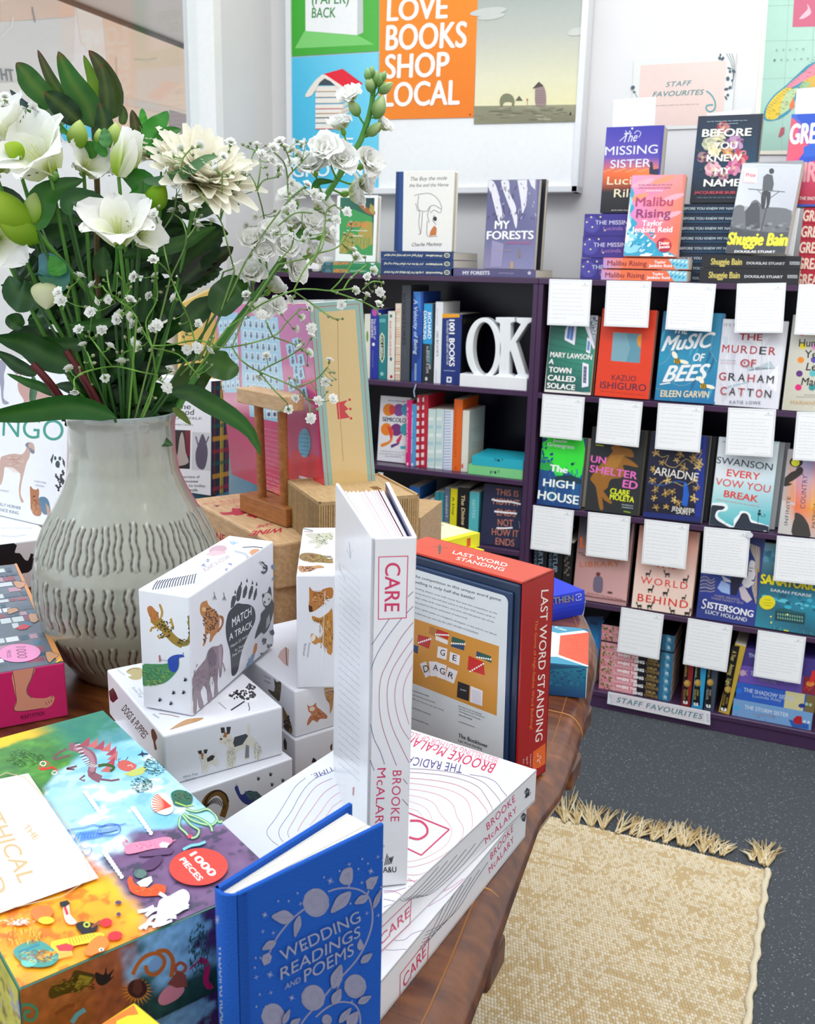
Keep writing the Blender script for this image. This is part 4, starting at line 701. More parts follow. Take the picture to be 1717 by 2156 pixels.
# ------------------------------------------------------------------ shelf four
f = facebook('bright blue cover leaning back at the left end of the lowest shelf','F',(380,640),(550,690),(430,330),RS[3],'#1f86d6',D=.03,lean=14,yaw=-12,Yb=YS+.05,pages='#a88f68'); f.clip = None
f.g(['#0c2c5c','#0d3060','#2aa0ea','#2090dc'],430,330,640,330,560,640,390,600); f.p('#123a6a',470,370,560,390,560,440,470,420); f.done()
N = 8; ysL = [1190-i*98 for i in range(N)]
zt = ony(*zp('F',1400,560),YS+.03)[2]; hh = (zt-RS[3])/N
for i in range(N):
    x0 = 575+i*5; x1 = 1450+i*7; z0 = RS[3]+.0003+hh*i; D = hh-.0003; yl = 1175-i*99
    f = lying('pink spine with green leaves and white lettering, number %s of the leafy stack counted from the shelf board'%('one','two','three','four','five','six','seven','eight')[i],'F',x0,x1,yl+80,z0,D,'#16141f',Y=YS+.022+(.012 if i > 5 else 0),group='pink and black leafy spines in one stack')
    L, V = f.W, f.H; m_ = f.mb; f.rect(0,0,L*.5,V,'#e08a96'); f.rect(L*.02,V*.5,L*.22,V,'#e8a0aa'); f.rect(L*.25,V*.5,L*.53,V*.96,'#e8737a'); f.rect(L*.84,0,L,V,'#2f6f94'); f.uv([(L*.8,0),(L*.84,0),(L*.84,V),(L*.82,V)],'#1f4460'); f.uv([(L*.9,0),(L*.97,0),(L*.93,V),(L*.88,V)],'#4a94b4')
    r = random.Random(i)
    for k in range(12): a = r.uniform(0,6.28); cx, cy = L*(.05+.1*(k%2)+r.uniform(-.02,.03)), V*(.3+.45*(k%3)/2); f.uv([(cx,max(cy,.0005)),(cx+L*.03*math.cos(a-.4),min(max(cy+V*.3*math.sin(a-.4),.0005),V-.0005)),(cx+L*.04*math.cos(a),min(max(cy+V*.4*math.sin(a),.0005),V-.0005)),(cx+L*.03*math.cos(a+.4),min(max(cy+V*.3*math.sin(a+.4),.0005),V-.0005))],('#5f7a2c','#3f5a22','#8a9a3c')[k%3],up=False)
    def tx(s0, u0, u1, v0, hc, c):
        vs, fs, a, b = glyphs(s0,.05); m_.add([f.to3((L*(u0+(u1-u0)*(p[0]-a)/(b-a)), V*(v0+hc*p[1]/CAP))) for p in vs], fs, c, 'print')
    f.k += 1; tx('WHERE THE',.24,.53,.56,.34,'#fff'); tx('CRAWDADS',.17,.46,.1,.36,'#f0c0c4'); tx('SING',.48,.62,.1,.36,'#fff'); tx('DELIA',.66,.8,.56,.34,'#a88a4c'); tx('OWENS',.64,.83,.1,.34,'#8f7440'); tx('m',.91,.95,.3,.5,'#cfe0ea'); f.done()
for i,(x0,x1,c,tc_,nm) in enumerate(((98,208,'#8c1f1c','#b9a24c','red edged'),(225,358,'#2f9fd0','#c9b35c','bright blue edged'),(375,495,'#3f4a5c','#b9b29c','grey-blue edged'))):
    f = spinebook('black %s spine with a gold disc below the hanging card'%nm,'G',x0,x1,830+i*35,-60,RS[3],c,Y=YS+.012)
    f.p('#0c0b0c',x0+22,-40,x1-14,-30,x1-30,800+i*33,x0+14,790+i*33); f.t(('Vera Justice','Escapes','ABSENCE')[i],x0+52,180,x0+48,480+i*10,44,tc_,bold=.02,slant=.1); f.e('#b08a3a',x0+78,565-i*6,40,42); f.e('#c9a65a',x0+72,556-i*6,24,24); f.t('ANN',x0+70,640,x0+66,710,22,tc_,bold=.02); f.t('TAYLOR',x0+36,630,x0+30,760,24,tc_,bold=.02)
    f.t('u',x0+34,808+i*22,x0+76,814+i*22,52,'#f2f2f2',bold=.07); f.done()
q0, q1 = ony(*zp('G',552,915),YS+.012), ony(*zp('G',672,935),YS+.012)
f = spinebook('black and gold spine leaning right, fully visible beside the purple spines','G',548,682,930,60,RS[3],'#c9a83a',Y=YS+.012,tilt=math.radians(6.5)); f.clip = None
f.p('#0e0c0a',718,108,812,118,654,905,570,895); 
for s0,x,y,x1,y1 in (('A Year',735,170,712,290),('Among',705,330,682,460),('Light',672,505,655,585)): f.t(s0,x-10,y,x1-14,y1,50,'#d9c67a',bold=.03)
f.e('#b08a3a',668,638,42,42); f.e('#c9a65a',662,630,25,25); f.t('ANN',650,730,638,810,24,'#b9943c',bold=.02); f.t('TAYLOR',618,690,596,830,24,'#b9943c',bold=.02); f.t('u',588,890,642,900,52,'#f2f2f2',bold=.07); f.done()
ST = [('pale blue spine with red coat figure, bottom of the right stack','#7aa6d6',(705,1680,940),('THE STORM SISTER',865,868,1395,974,46),0),('blue and cream spine with small figure, second from the bottom of the right stack','#2f62c4',(745,1717,760),('THE SHADOW SISTER',855,662,1460,778,48),1),('violet spine with orange end, second from the top of the right stack','#6f55b4',(780,1760,560),('THE PEARL SISTER',935,460,1400,560,46),2),('deep violet spine in shadow, top of the right stack','#4a3a8c',(800,1760,330),('THE MOON SISTER',915,245,1400,330,46),3)]
zz = RS[3]+.0003; hh = (ony(*zp('G',800,335),YS+.02)[2]-RS[3])/3
for lab,c,(x0,x1,ym),(s0,a,b,c2,d,h),k in ST:
    f = lying(lab,'G',x0,x1,ym+90,zz,hh-.0004,c,Y=YS+.012+.002*k); zz += hh; f.clip = None; L, V = f.W, f.H
    if k == 0: f.p('#2f5fae',1400,1000,1640,1060,1640,1120,1440,1090); f.p('#b5202a',1450,1000,1500,955,1560,965,1560,1060,1480,1055); f.e('#cfe0ef',1590,1025,20,17); f.e('#cfe0ef',1640,1035,18,18); f.e('#4fb0e0',770,860,34,30)
    if k == 1: f.rect(L*.62,0,L*.86,V,'#d8cf9a'); f.rect(L*.88,0,L,V,'#7d6a3c'); f.e('#2a3a8a',1560,835,44,26); f.e('#9fc6a8',1615,815,20,20); f.e('#9fc6a8',1662,825,18,20); f.e('#2478d8',800,655,38,34)
    if k == 2: f.rect(L*.8,0,L,V,'#8c2a3a'); f.e('#e88a3c',1660,570,52,34); f.p('#e0302a',1640,560,1690,400,1717,420,1717,540); f.s_('#f04a28',8,1580,640,1620,600,1640,650,1680,610); f.e('#c9a8c0',845,440,40,36); f.s_('#c9a8c0',7,870,440,900,470,880,430,905,410)
    f.t(s0,a,b,c2,d,h,'#c3d2ee' if k else '#dbe6f6',bold=.03); f.t('Lucinda Riley',a+110,b+68 if k else b+80,c2-150,d-10+20,36,'#a9c0e6' if k==1 else '#9a9ab0',bold=.02)
    for j in range(6): f.e('#7a4a6a',x0+60+j*90,ym+(j*37)%80,9,5,n=6,up=False)
    f.done()
f = facebook('dark red book standing behind the right stack at the picture edge','G',(1690,720),(2100,800),(1600,250),RS[3],'#7a1c18',D=.03,lean=5,Yb=YS+.17); f.done()
# ------------------------------------------------------------------ left bookcase, top
S = 'K'
zA = ony(*zp(S,780,1345),YS+.006)[2]; h3 = (ony(*zp(S,780,1300),YS+.006)[2]-TOP-.0003)/3
for i in range(3):
    f = lying('navy cloth spine with gilt writing, %s of three under the white sketch cover'%('bottom','middle','top')[i],S,594,970,1405-i*45,TOP+.0003+h3*i,h3-.0004,'#1a3a70',Y=YS+.006,W=.19,group='three navy cloth spines')
    y = 1405-i*44; f.squig('#e9e6c9',3,612,y,814,y+3,14,46,i); f.squig('#e9e6c9',3,828,y+3,912,y+5,12,24,i+5); f.e('#e4dfb0',936,y+2,15,12); f.e('#1a3a70',936,y+2,11,8); f.s_('#e4dfb0',2,928,y+3,944,y+1); f.done()
f = facebook('white hardback with ink sketch of an animal and navy cloth spine edge',S,(662,1298),(960,1302),(668,886),TOP+h3*3+.0006,'#eeece6',D=.03,lean=1.5,Yb=YS+.03,hard=True,spine='#1a3a70')
f.p('#16356e',666,886,712,886,706,1298,660,1298); f.p('#1f4786',690,886,712,886,706,1298,684,1298); f.t('The Boy the mole',748,934,936,928,20,'#2c2c30',slant=.3,bold=-.0); f.t('the fox and the Horse',742,966,944,962,18,'#2c2c30',slant=.3)
for q in ((768,1010,800,1002,850,1000,890,1030,908,1070,900,1100,870,1085,850,1100),(780,1085,830,1092,845,1070,870,1060,905,1080),(790,1010,785,1060,795,1100,790,1150,800,1210),(810,1095,806,1150,800,1205,788,1210),(850,1070,835,1110,845,1150),(775,1050,782,1080),(870,1110,862,1140,880,1160)): f.s_('#43444a',2.5,*q)
f.p('#c8763a',862,1175,872,1165,884,1180,880,1215,845,1218,850,1195); f.s_('#55565a',2.5,835,1140,832,1210,850,1222,885,1220); f.e('#2f2f33',875,1130,9,12); f.t('Charlie Mackesy',755,1272,912,1268,18,'#2c2c30',slant=.3); f.done()
f = lying('grey-violet spine with white capitals lying under the forest photograph cover',S,958,1395,1410,TOP+.0003,ony(*zp(S,1150,1390),YS+.006)[2]-TOP-.0006,'#5a5680',Y=YS+.006,W=.16); f.t('MY FORESTS',1018,1418,1156,1418,18,'#e6e4ea',bold=.05); f.squig('#a89ab8',2,1205,1410,1280,1412,6,20,1); f.e('#c4c2d0',1362,1410,9,9,n=10); f.done(); zf = ony(*zp(S,1150,1390),YS+.006)[2]
for i in (1,0):
    f = facebook(('grey-violet photograph cover of pale tree trunks with white capitals','second copy just behind the tree trunk cover')[i],S,(1124,1388),(1385,1392),(1130,930),zf+.0003,'#6d6c96' if not i else '#23242c',D=.02,lean=3,Yb=YS+.03+.045*i,dx=.018*i)
    if not i:
        f.g(['#5f5e86','#8585a6','#6f6f9a','#6a6992'],1130,930,1402,922,1398,1200,1126,1200); f.g(['#6a6992','#6f6f9a','#8b8ab0','#8f88a8'],1126,1195,1398,1195,1385,1392,1124,1388)
        for q in ((1140,940,1175,935,1200,990,1215,1060,1222,1110,1208,1150,1190,1100,1170,1020),(1215,936,1255,932,1262,1000,1290,1060,1300,1130,1292,1180,1270,1100,1240,1020),(1300,930,1350,928,1350,1000,1345,1060,1325,1110,1318,1040),(1360,926,1394,924,1392,980,1372,960)):
            f.p('#e4e2ea',*q)
        r = random.Random(5)
        for j in range(60): x, y = r.uniform(1140,1390), r.uniform(935,1130); f.s_(('#2f2e4a','#cfcde0','#4a4970')[j%3],3,x,y,x+r.uniform(-8,8),y+r.uniform(8,26),up=False)
        f.p('#8c7a74',1302,1300,1312,1280,1316,1330,1304,1330); f.p('#b89a7a',1266,1350,1280,1352,1280,1388,1262,1388); f.p('#9a94b8',1170,1240,1230,1260,1220,1380,1160,1380)
        f.t('MY',1184,1182,1258,1182,42,'#fafafa',bold=.045,res=4); f.t('FORESTS',1143,1236,1382,1234,42,'#fafafa',bold=.045,res=4); f.t('JANINE BURKE',1240,1260,1372,1260,13,'#c0709a',bold=.02); f.squig('#b0a0a8',2,1162,1294,1272,1292,8,26,2)
    f.done()
for i in range(2):
    y = 1400-i*42
    f = lying('green spine with orange capitals, %s of two under the framed green pattern cover'%('lower','upper')[i],S,288,590,y,TOP+.0003+.0152*i,.0149,'#2a8a58',Y=YS+.006,W=.14,group='two green spines')
    f.p('#2b5a68',289,y-20,345,y-20,345,y+24,289,y+24); f.e('#4f7f88',322,y,16,13); f.t('AROHA',348,y+10,430,y+8,22,'#ee8a4a',bold=.06); f.squig('#c9e6d0',2,438,y,520,y,7,30,3); f.e('#dff0e4',552,y,11,9,n=10); f.done()
f = facebook('white framed cover of green and gold swirls with orange capitals',S,(358,1322),(566,1338),(370,1010),TOP+.031,'#f2f2f0',D=.022,lean=4,Yb=YS+.03,hard=True)
f.g(['#2f6a54','#1d3a44','#1f7a50','#3a8a50'],385,1020,562,1022,552,1320,380,1310); f.p('#3f9a54',382,1100,450,1080,550,1120,552,1318,380,1308); f.p('#a06438',470,1022,500,1022,520,1070,560,1085,562,1110,520,1100,480,1060)
for q in ((395,1230,420,1200,470,1215,480,1250,440,1290,400,1310,380,1290),(480,1190,520,1140,552,1150,552,1260,500,1290,470,1260),(540,1050,562,1070,558,1110,535,1090)): f.p('#b09a4a',*q)
for i in range(7): f.s_('#3f9a54',3,395+i*22,1300,410+i*20,1240,440+i*16,1230,450+i*14,1270,up=False)
f.t('AROHA',420,1172,518,1172,28,'#ef8040',bold=.06); f.squig('#d9efe0',3,420,1190,524,1192,5,30,1); f.squig('#d9efe0',3,440,1218,500,1218,5,20,2); f.done()
sp = MB().box(-.07,.07,0,.1,0,.045,'#f4f4f2','gloss',bev=.01)
for k in range(4): sp.box(-.06+k*.03,-.045+k*.03,-.004,.002,.002,.01,'#22242a','gloss')
c0 = ony(*zp('e',800,440),YS+.02); o = sp.build('ornament',None,Matrix.Translation((c0[0]-.03,YS+.02,TOP+.0003))); tag(o,'small white rounded ornament with dark feet behind the flowers on the bookcase','ornament')
# ------------------------------------------------------------------ left bookcase, first shelf of spines
def vt(f, s0, x, y0, y1, h, c, bold=.02, dx=0, **k): f.t(s0, x, y0, x+dx, y1, h, c, bold=bold, **k)
J = 'J'
def sj(label, x0, x1, yb, yt, zs, c, **k): return spinebook(label, J, x0, x1, yb, yt, zs, c, Y=YS+.035, **k)
f = sj('cream spine just right of the gold box side',292,333,815,340,LS[0],'#e6e4d4'); f.e('#6f9a4a',316,500,8,40); f.done()
f = sj('royal blue spine with pale upright lettering and a pink crest',335,392,818,305,LS[0],'#2432a0'); f.e('#c050a0',368,330,18,26); vt(f,'The GIFTS of',362,372,520,14,'#e8e6f4'); vt(f,'READING',344,378,508,14,'#e8e6f4',bold=.04); f.e('#f0f0f4',360,556,10,12); vt(f,'Curated by',352,600,720,9,'#8a90d0'); f.done()
f = sj('teal spine with a black and cream label',394,452,820,345,LS[0],'#1f8088'); f.p('#dfe6c8',420,470,438,500,438,650,422,690,404,650,404,500); f.p('#16201f',420,485,432,508,432,645,422,675,410,645,410,508); vt(f,'EX LIBRIS',413,505,650,13,'#e8efd8',bold=.05); f.e('#8fd0c8',420,765,12,14); f.p('#5fb0b0',398,375,446,375,446,400,398,400); f.done()
f = sj('white spine with small red upright lettering',456,513,826,320,LS[0],'#e6e5dc'); vt(f,'BOOK LOVERS QUIZ BOOK',473,390,640,14,'#cc4a3c',bold=.03); f.e('#3a7a6a',484,355,9,12); f.e('#3f5f7a',484,660,8,14); f.e('#c8202a',486,785,10,12); f.done()
f = sj('tan and white striped spine',506,548,830,265,LS[0],'#e6d2bf'); r = random.Random(3)
for k in range(34): y = 275+k*16; f.p(('#caa27c','#f2ebe0','#b9805c','#dcc0a0')[r.randrange(4)],508,y,547,y,547,y+r.uniform(3,9),508,y+4,up=False)
f.done()
f = sj('tall dark grey spine with black upright capitals',550,612,828,135,LS[0],'#474b54'); vt(f,'BOOKSTORES',568,195,560,20,'#23252b',bold=.03); f.s_('#6b7080',2,585,590,585,650); f.done()
f = sj('tall bright blue spine with white calligraphic title',627,698,838,180,LS[0],'#2350a8'); f.p('#3f86d8',630,182,697,182,694,330); f.p('#173a86',630,560,694,480,690,640,630,760); vt(f,'A Velocity of Being',648,236,628,26,'#cfe0f4',slant=.2,bold=.02); f.p('#8fa0b4',652,690,666,690,664,812,650,812); f.done()
fb = MB(); fb.tube([(0,0,0),(-.004,-.005,-.02),(.0,-.007,-.036)],.002,'#9fb0c4','cloth'); c0 = ony(*zp(J,664,838),YS-.001); o = fb.build('ribbon_marker',None,Matrix.Translation((c0[0],YS-.003,c0[2]))); tag(o,'pale blue ribbon marker hanging over the shelf edge below the tall blue spine','ribbon')
f = sj('spine with sky blue top and black lower half',703,780,846,265,LS[0],'#22292f'); f.p('#2a9fdc',704,266,779,268,776,555,703,550); vt(f,'RICHARD',745,330,515,24,'#fff',bold=.03); vt(f,'DAWKINS',713,320,520,26,'#fff',bold=.03); vt(f,'BOOKS DO',752,600,730,15,'#fff'); vt(f,'FURNISH A LIFE',735,570,760,15,'#cfd4d8'); f.p('#2f6f7a',758,555,776,556,772,700,756,700); f.e('#cfd4d8',735,800,9,14); f.done()
f = sj('plain white spine with small grey capitals',785,838,850,253,LS[0],'#e9edf2'); vt(f,'100 BOOKS',806,465,640,15,'#6f7a86'); f.squig('#b9a8c4',2,812,300,812,420,8,16,1); f.squig('#a9b4c0',2,804,730,804,820,8,16,2); f.done()
f = sj('thick navy spine with yellow band at the top and big white numerals',833,972,856,336,LS[0],'#17307a',W=.16,frontc='#10131c'); f.p('#f2a816',834,337,971,335,971,364,834,368); vt(f,'1001 BOOKS',898,382,710,38,'#fff',bold=.05,res=4); vt(f,'YOU MUST READ BEFORE YOU DIE',878,385,700,14,'#dfe4f2'); f.squig('#aab4d8',3,860,742,940,744,8,20,3); f.p('#e6eaf4',880,785,915,787,914,828,878,826); f.e('#17307a',897,806,9,10)
f.front.z(J); f.front.t('1001 BOOKS',985,410,1100,398,36,'#3f3a34',bold=.04); f.done()
# white letter ornament
t = thing('letter_ornament','glossy white letters O and K standing on a white block','ornament',mat4(np.eye(3),ony(*zp(J,973,888),YS+.016)))
def lp(k, x, y): q = ony(*zp(J,x,y),YS+.016); o = ony(*zp(J,973,888),YS+.016); return (q[0]-o[0], q[2]-o[2])
def extr(name, outer, inner=None, d=.028, c='#eceff2', bev=.0025):
    cu = bpy.data.curves.new(name,'CURVE'); cu.dimensions = '2D'; cu.fill_mode = 'BOTH'; cu.extrude = d/2; cu.bevel_depth = bev; cu.bevel_resolution = 2
    for P in ([outer] if inner is None else [outer,inner]):
        sp = cu.splines.new('POLY'); sp.points.add(len(P)-1); sp.use_cyclic_u = True
        for i,p in enumerate(P): sp.points[i].co = (p[0],p[1],0,1)
    ob = bpy.data.objects.new(name,cu); me = bpy.data.meshes.new_from_object(ob); vs = [(v.co[0],d/2-v.co[2]+.001,v.co[1]) for v in me.vertices]; fs = [tuple(reversed(p.vertices)) for p in me.polygons]
    bpy.data.objects.remove(ob); m = MB(); m.add([(v[0],v[1]+.006,v[2]) for v in vs],[tuple(reversed(q)) for q in fs],c,'gloss'); return m
O1 = [lp(0,1137+122*math.cos(a),585-212*math.sin(a)) for a in np.linspace(0,2*PI,40,False)]; O2 = [lp(0,1140+86*math.cos(a),586-192*math.sin(a)) for a in np.linspace(0,2*PI,40,False)]
extr('O',O1,O2).build('letter',t)
K = [(1228,372),(1352,372),(1352,392),(1322,405),(1320,560),(1408,412),(1375,394),(1375,374),(1480,376),(1478,392),(1448,408),(1360,540),(1432,770),(1456,785),(1456,808),(1362,806),(1362,786),(1386,770),(1330,590),(1314,615),(1312,770),(1344,786),(1344,804),(1224,800),(1224,782),(1250,768),(1258,405),(1228,392)]
extr('K',[lp(0,*q) for q in K][::-1]).build('letter',t)
a0 = lp(0,1455,795); MB().box(0,a0[0],-.006,.05,.0002,a0[1]+.0005,'#eef0f2','gloss',bev=.002).build('base',t)
# second shelf
f = facebook('white cover with overlapping coloured semicolon shapes',J,(385,1368),(600,1388),(405,918),LS[1],'#e9e8ee',D=.02,lean=6,Yb=YS+.05)
f.squig('#6a7fa0',3,465,955,585,962,10,22,1)
for x,y,c in ((468,1020,'#ee8a1f'),(540,1022,'#8a4a9c'),(598,1020,'#3fa0c8'),(452,1158,'#f0851f'),(522,1162,'#7a2f7a'),(590,1160,'#38a8b8')): f.e(c,x,y,40,44)
f.e('#e2423a',492,1020,20,36); f.p('#f08a1f',415,1262,470,1240,490,1195,452,1200,492,1158,500,1190,485,1250,420,1284); f.p('#e2423a',455,1130,492,1150,498,1190,482,1235,470,1180); f.p('#5f2f7f',482,1270,540,1250,562,1165,560,1210,540,1265,486,1292); f.p('#3fb0c0',550,1278,588,1275,588,1298,552,1298); f.p('#d9365a',520,1240,558,1190,556,1230,530,1262)
f.t('SEMICOLON',424,1100,650,1116,30,'#1f2f4a',bold=.04,res=4); f.squig('#7a7f8c',2,412,1312,578,1324,8,36,2); f.squig('#7a7f8c',2,402,1330,590,1342,8,40,3); f.squig('#7a7f8c',2,440,1348,560,1356,8,26,4); f.done()
for lab,x0,x1,yt,yb,c,txt,tc_,b0 in (('hot pink spine with white lettering',586,624,950,1444,'#e01f78','A Cultural History','#ffe0ee',.02),('sky blue spine with white lettering',622,656,980,1448,'#4f9fd8','A Writers Guide','#e6f2fb',.02),('crimson spine with white panels, left of the red pair',657,690,915,1452,'#c4203a','THE WORDS','#fff',.03),('crimson spine with white panels, right of the red pair',693,736,912,1456,'#c4203a','THE WORDS','#fff',.03),('pale mint spine, left of the mint pair',738,792,1012,1460,'#d0e4e0','WRITING','#b4c8c8',.02),('pale mint spine, right of the mint pair',794,850,1012,1466,'#cfe3e3','WRITING','#b0c8d0',.02),('white spine with thin blue stripes',852,914,1016,1470,'#dfe6f0','','#8fa0d0',0),('orange spine with darker orange marks',916,976,942,1474,'#e8681a','DREYERS ENGLISH','#c8481a',.02),('cream spine beside a pale grey cover',978,1026,1022,1474,'#e6e4d8','ON WRITING','#b8b4a8',.02)):
    f = sj(lab,x0,x1,yb,yt,LS[1],c,frontc='#cfd6cf' if 'cream' in lab else None)
    if 'crimson' in lab:
        for k in range(9): f.p('#f0dce0',x0+5,yt+20+k*56,x0+26,yt+20+k*56,x0+25,yt+50+k*56,x0+4,yt+50+k*56,up=False)
    if 'mint' in lab:
        for k in range(7): f.p(('#e9f3f0','#b4d4dc')[k%2],x0+4,yt+60+k*58,x1-6,yt+60+k*58,x1-8,yt+84+k*58,x0+2,yt+84+k*58,up=False)
    if 'stripes' in lab:
        for k in range(22): f.s_('#8f9fd6',5,x0,yt+18+k*20,x1-6,yt+18+k*20,up=False)
    if 'hot pink' in lab or 'sky' in lab or 'orange' in lab: vt(f,txt,(x0+x1)/2-12,yt+50,yb-120,14,tc_,bold=b0); f.e(tc_,(x0+x1)/2-4,yb-40,7,10)
    if 'cream' in lab: f.front.z(J); f.front.t('HERO',1058,1180,1118,1176,40,'#b4bcb8',bold=.0); f.front.t('CODE',1058,1290,1115,1284,40,'#b4bcb8',bold=.0); f.e('#d85a4a',990,1420,7,18)
    f.done()
zz = LS[1]+.0003
for lab,x0,x1,y,c,hh in (('light green book lying under the turquoise one',1030,1420,1460,'#7fd08a',.0272),('turquoise book lying on the light green one',1060,1425,1375,'#26b0c4',.0262)):
    f = lying(lab,J,x0,x1,y,zz,hh,c,Y=YS+.012,W=.13); zz += hh+.0002
    f.t('P',1188,y+16,1208,y+17,24,'#22504a',bold=.02) if 'green' in lab[:12] else f.t('S',1218,y+8,1236,y+9,22,'#1a4a5a',bold=.02); f.e('#123a40',1248 if 'turq' in lab[:6] else 1224,y+4,8,10); f.t('T',1266 if 'turq' in lab[:6] else 1240,y+12,1282 if 'turq' in lab[:6] else 1256,y+13,22,'#22504a',bold=.02); f.done()
tgm = MB().box(0,.016,-.0015,0,-.022,.0,'#eef0f2'); c0 = ony(*zp(J,395,1462),YS-.001); tag(tgm.build('shelf_tag',None,Matrix.Translation((c0[0],YS-.0015,c0[2]))),'small blank white tag hanging from the lower shelf edge of the left bookcase','tag')
# third shelf
for lab,x0,x1,yt,yb,c,txt,tc_ in (('orange-red spine with a white label low on the left bookcase',686,720,1660,1800,'#e2402a','RED','#f4d8c8'),('short cream spine low on the left bookcase',722,757,1665,1810,'#d8ccb0','BOOK','#8a7a5a'),('short pale pink spine low on the left bookcase',760,788,1650,1815,'#d9c0cc','TALES','#7a4a6a'),('teal spine, left of the low teal pair',790,822,1600,1825,'#2f8f9a','GARDEN','#cfe8e8'),('teal spine, right of the low teal pair',824,856,1600,1830,'#2a8a96','GARDEN','#cfe8e8'),('slate blue spine low on the left bookcase',858,894,1572,1850,'#5f6f8c','FOREST','#c9d0de'),('yellow spine low on the left bookcase',898,946,1576,1870,'#e6dc1a','A Day','#3a3a10'),('black spine with cream handwriting low on the left bookcase',950,1030,1565,1895,'#141317','The Divine F','#e6d0a0'),('aqua spine low on the left bookcase',1031,1100,1598,1920,'#58bcc4','NOTES','#a8e0e0')):
    f = sj(lab,x0,x1,yb,yt,LS[2],c,W=.12); vt(f,txt,x0+(x1-x0)*.42,yt+60,min(yb-20,yt+60+len(txt)*26),(x1-x0)*.32,tc_,bold=.03,slant=.15 if 'hand' in lab else 0); f.done()
f = spinebook('bright blue sloping book at the dark end of the low shelf',J,610,684,1790,1560,LS[2],'#2a6fc0',Y=YS+.06); f.done()
f = facebook('dark blue cover with copper capitals and white crossing strokes',J,(1112,2075),(1398,2120),(1148,1545),LS[2],'#232848',D=.024,lean=5,Yb=YS+.02)
for s0,x0,y0,x1,y1,h in (('THIS IS',1228,1622,1388,1638,44),('HOW IT',1210,1688,1395,1706,46),('ENDS',1236,1768,1368,1780,46),('NOT',1242,1840,1350,1848,48),('HOW IT',1200,1906,1390,1924,48),('ENDS',1226,1974,1358,1988,48)): f.t(s0,x0,y0,x1,y1,h,'#c4785f',bold=.02,res=4)
f.s_('#f2eef0',13,1200,1655,1260,1668,1330,1672,1405,1690); f.s_('#f2eef0',13,1218,1740,1290,1748,1378,1756); f.s_('#f2eef0',12,1234,1858,1290,1860,1348,1856); f.t('TOM CARDINALE',1200,2036,1395,2056,16,'#b4bacb',bold=.03); f.squig('#8c93ac',2,1392,1810,1398,1860,8,12,1); f.done()
# ------------------------------------------------------------------ table
ZT = .751
edge = [(-.135,.10),(-.142,.30),(-.150,.40),(-.154,.474),(-.158,.52),(-.164,.575),(-.169,.62),(-.174,.67),(-.180,.73),(-.185,.784),(-.191,.861),(-.199,.92),(-.208,.987),(-.218,1.057),(-.237,1.147),(-.256,1.195),(-.275,1.239),(-.317,1.297),(-.40,1.385),(-.52,1.47),(-.68,1.55),(-.86,1.60),(-1.05,1.61),(-1.2,1.56),(-1.33,1.42),(-1.40,1.2),(-1.43,.9),(-1.44,.5),(-1.43,.10)]
tb = thing('table','dark polished wooden table with rounded end and thick shaped rim','table',mat4(np.eye(3),(-.78,.8,0)))
pe = np.array([(x-(.009 if x > -.2 and y < .75 else 0),y) for x,y in edge])-np.array([-.78,.8]); ne = len(pe)
def off(d):
    out = []
    for i in range(ne):
        t = pe[min(i+1,ne-1)]-pe[max(i-1,0)]; t = t/np.linalg.norm(t); out.append(pe[i]+np.array([-t[1],t[0]])*d if i else pe[i]+np.array([-1,0])*d)
    return out
prof = [(.024,0.),(.014,-.0012),(.008,-.005),(.003,-.011),(.0,-.019),(.002,-.027),(.008,-.033),(.016,-.036)]
m = MB(); vs, fs = [], []
for d,z in prof:
    vs += [(p[0],p[1],ZT+z) for p in off(d)]
for k in range(len(prof)-1):
    for i in range(ne-1): fs.append((k*ne+i,(k+1)*ne+i,(k+1)*ne+i+1,k*ne+i+1))
m.add(vs, fs, '#fff','tablewood',True); m.add([(p[0],p[1],ZT) for p in off(.024)],[tuple(range(ne))],'#fff','tablewood'); m.add([(p[0],p[1],ZT-.036) for p in off(.016)],[tuple(range(ne-1,-1,-1))],'#fff','tablewood')
a, b = off(.024), off(.016); m.add([(a[0][0],a[0][1],ZT),(a[-1][0],a[-1][1],ZT),(b[-1][0],b[-1][1],ZT-.036),(b[0][0],b[0][1],ZT-.036)],[(0,3,2,1)],'#fff','tablewood')
m.build('table_top',tb)
gz = MB(); inn = off(.0235)
def groove(y0, y1, w=.0012, c='#b57a34'):
    i = min(range(ne), key=lambda k: abs(pe[k][1]-(y0-.8)) if pe[k][0] > 0 else 9); x1 = inn[i][0]
    gz.add([(-.45,y1-.8-w,ZT+.0002),(x1,y0-.8-w,ZT+.0002),(x1,y0-.8+w,ZT+.0002),(-.45,y1-.8+w,ZT+.0002)],[(0,1,2,3)],c,'lacquer')
    P = [(off(d)[i][0]+.0004,y0-.8,ZT+z) for d,z in prof[:6]]; gz.tube(P,.0011,c,'lacquer',n=5)
groove(.914,.95); groove(.603,.62); gz.add([(p[0],p[1],ZT+.00025) for p in off(.0225)[1:20]]+[(p[0],p[1],ZT+.00025) for p in off(.0238)[1:20]][::-1],[(i,37-i,36-i,i+1) for i in range(18)],'#8f5a26','lacquer')
gz.build('inlay_line',tb)
ap = MB(); o1, o2 = off(.13), off(.155); vs = [(p[0],p[1],z) for z in (ZT-.036,ZT-.13) for p in o1]+[(p[0],p[1],z) for z in (ZT-.036,ZT-.13) for p in o2]
fs = [(i,ne+i,ne+i+1,i+1) for i in range(1,ne-2)]+[(2*ne+i+1,3*ne+i+1,3*ne+i,2*ne+i) for i in range(1,ne-2)]+[(ne+i,3*ne+i,3*ne+i+1,ne+i+1) for i in range(1,ne-2)]
ap.add(vs,fs,'#fff','tablewood'); ap.build('apron',tb)
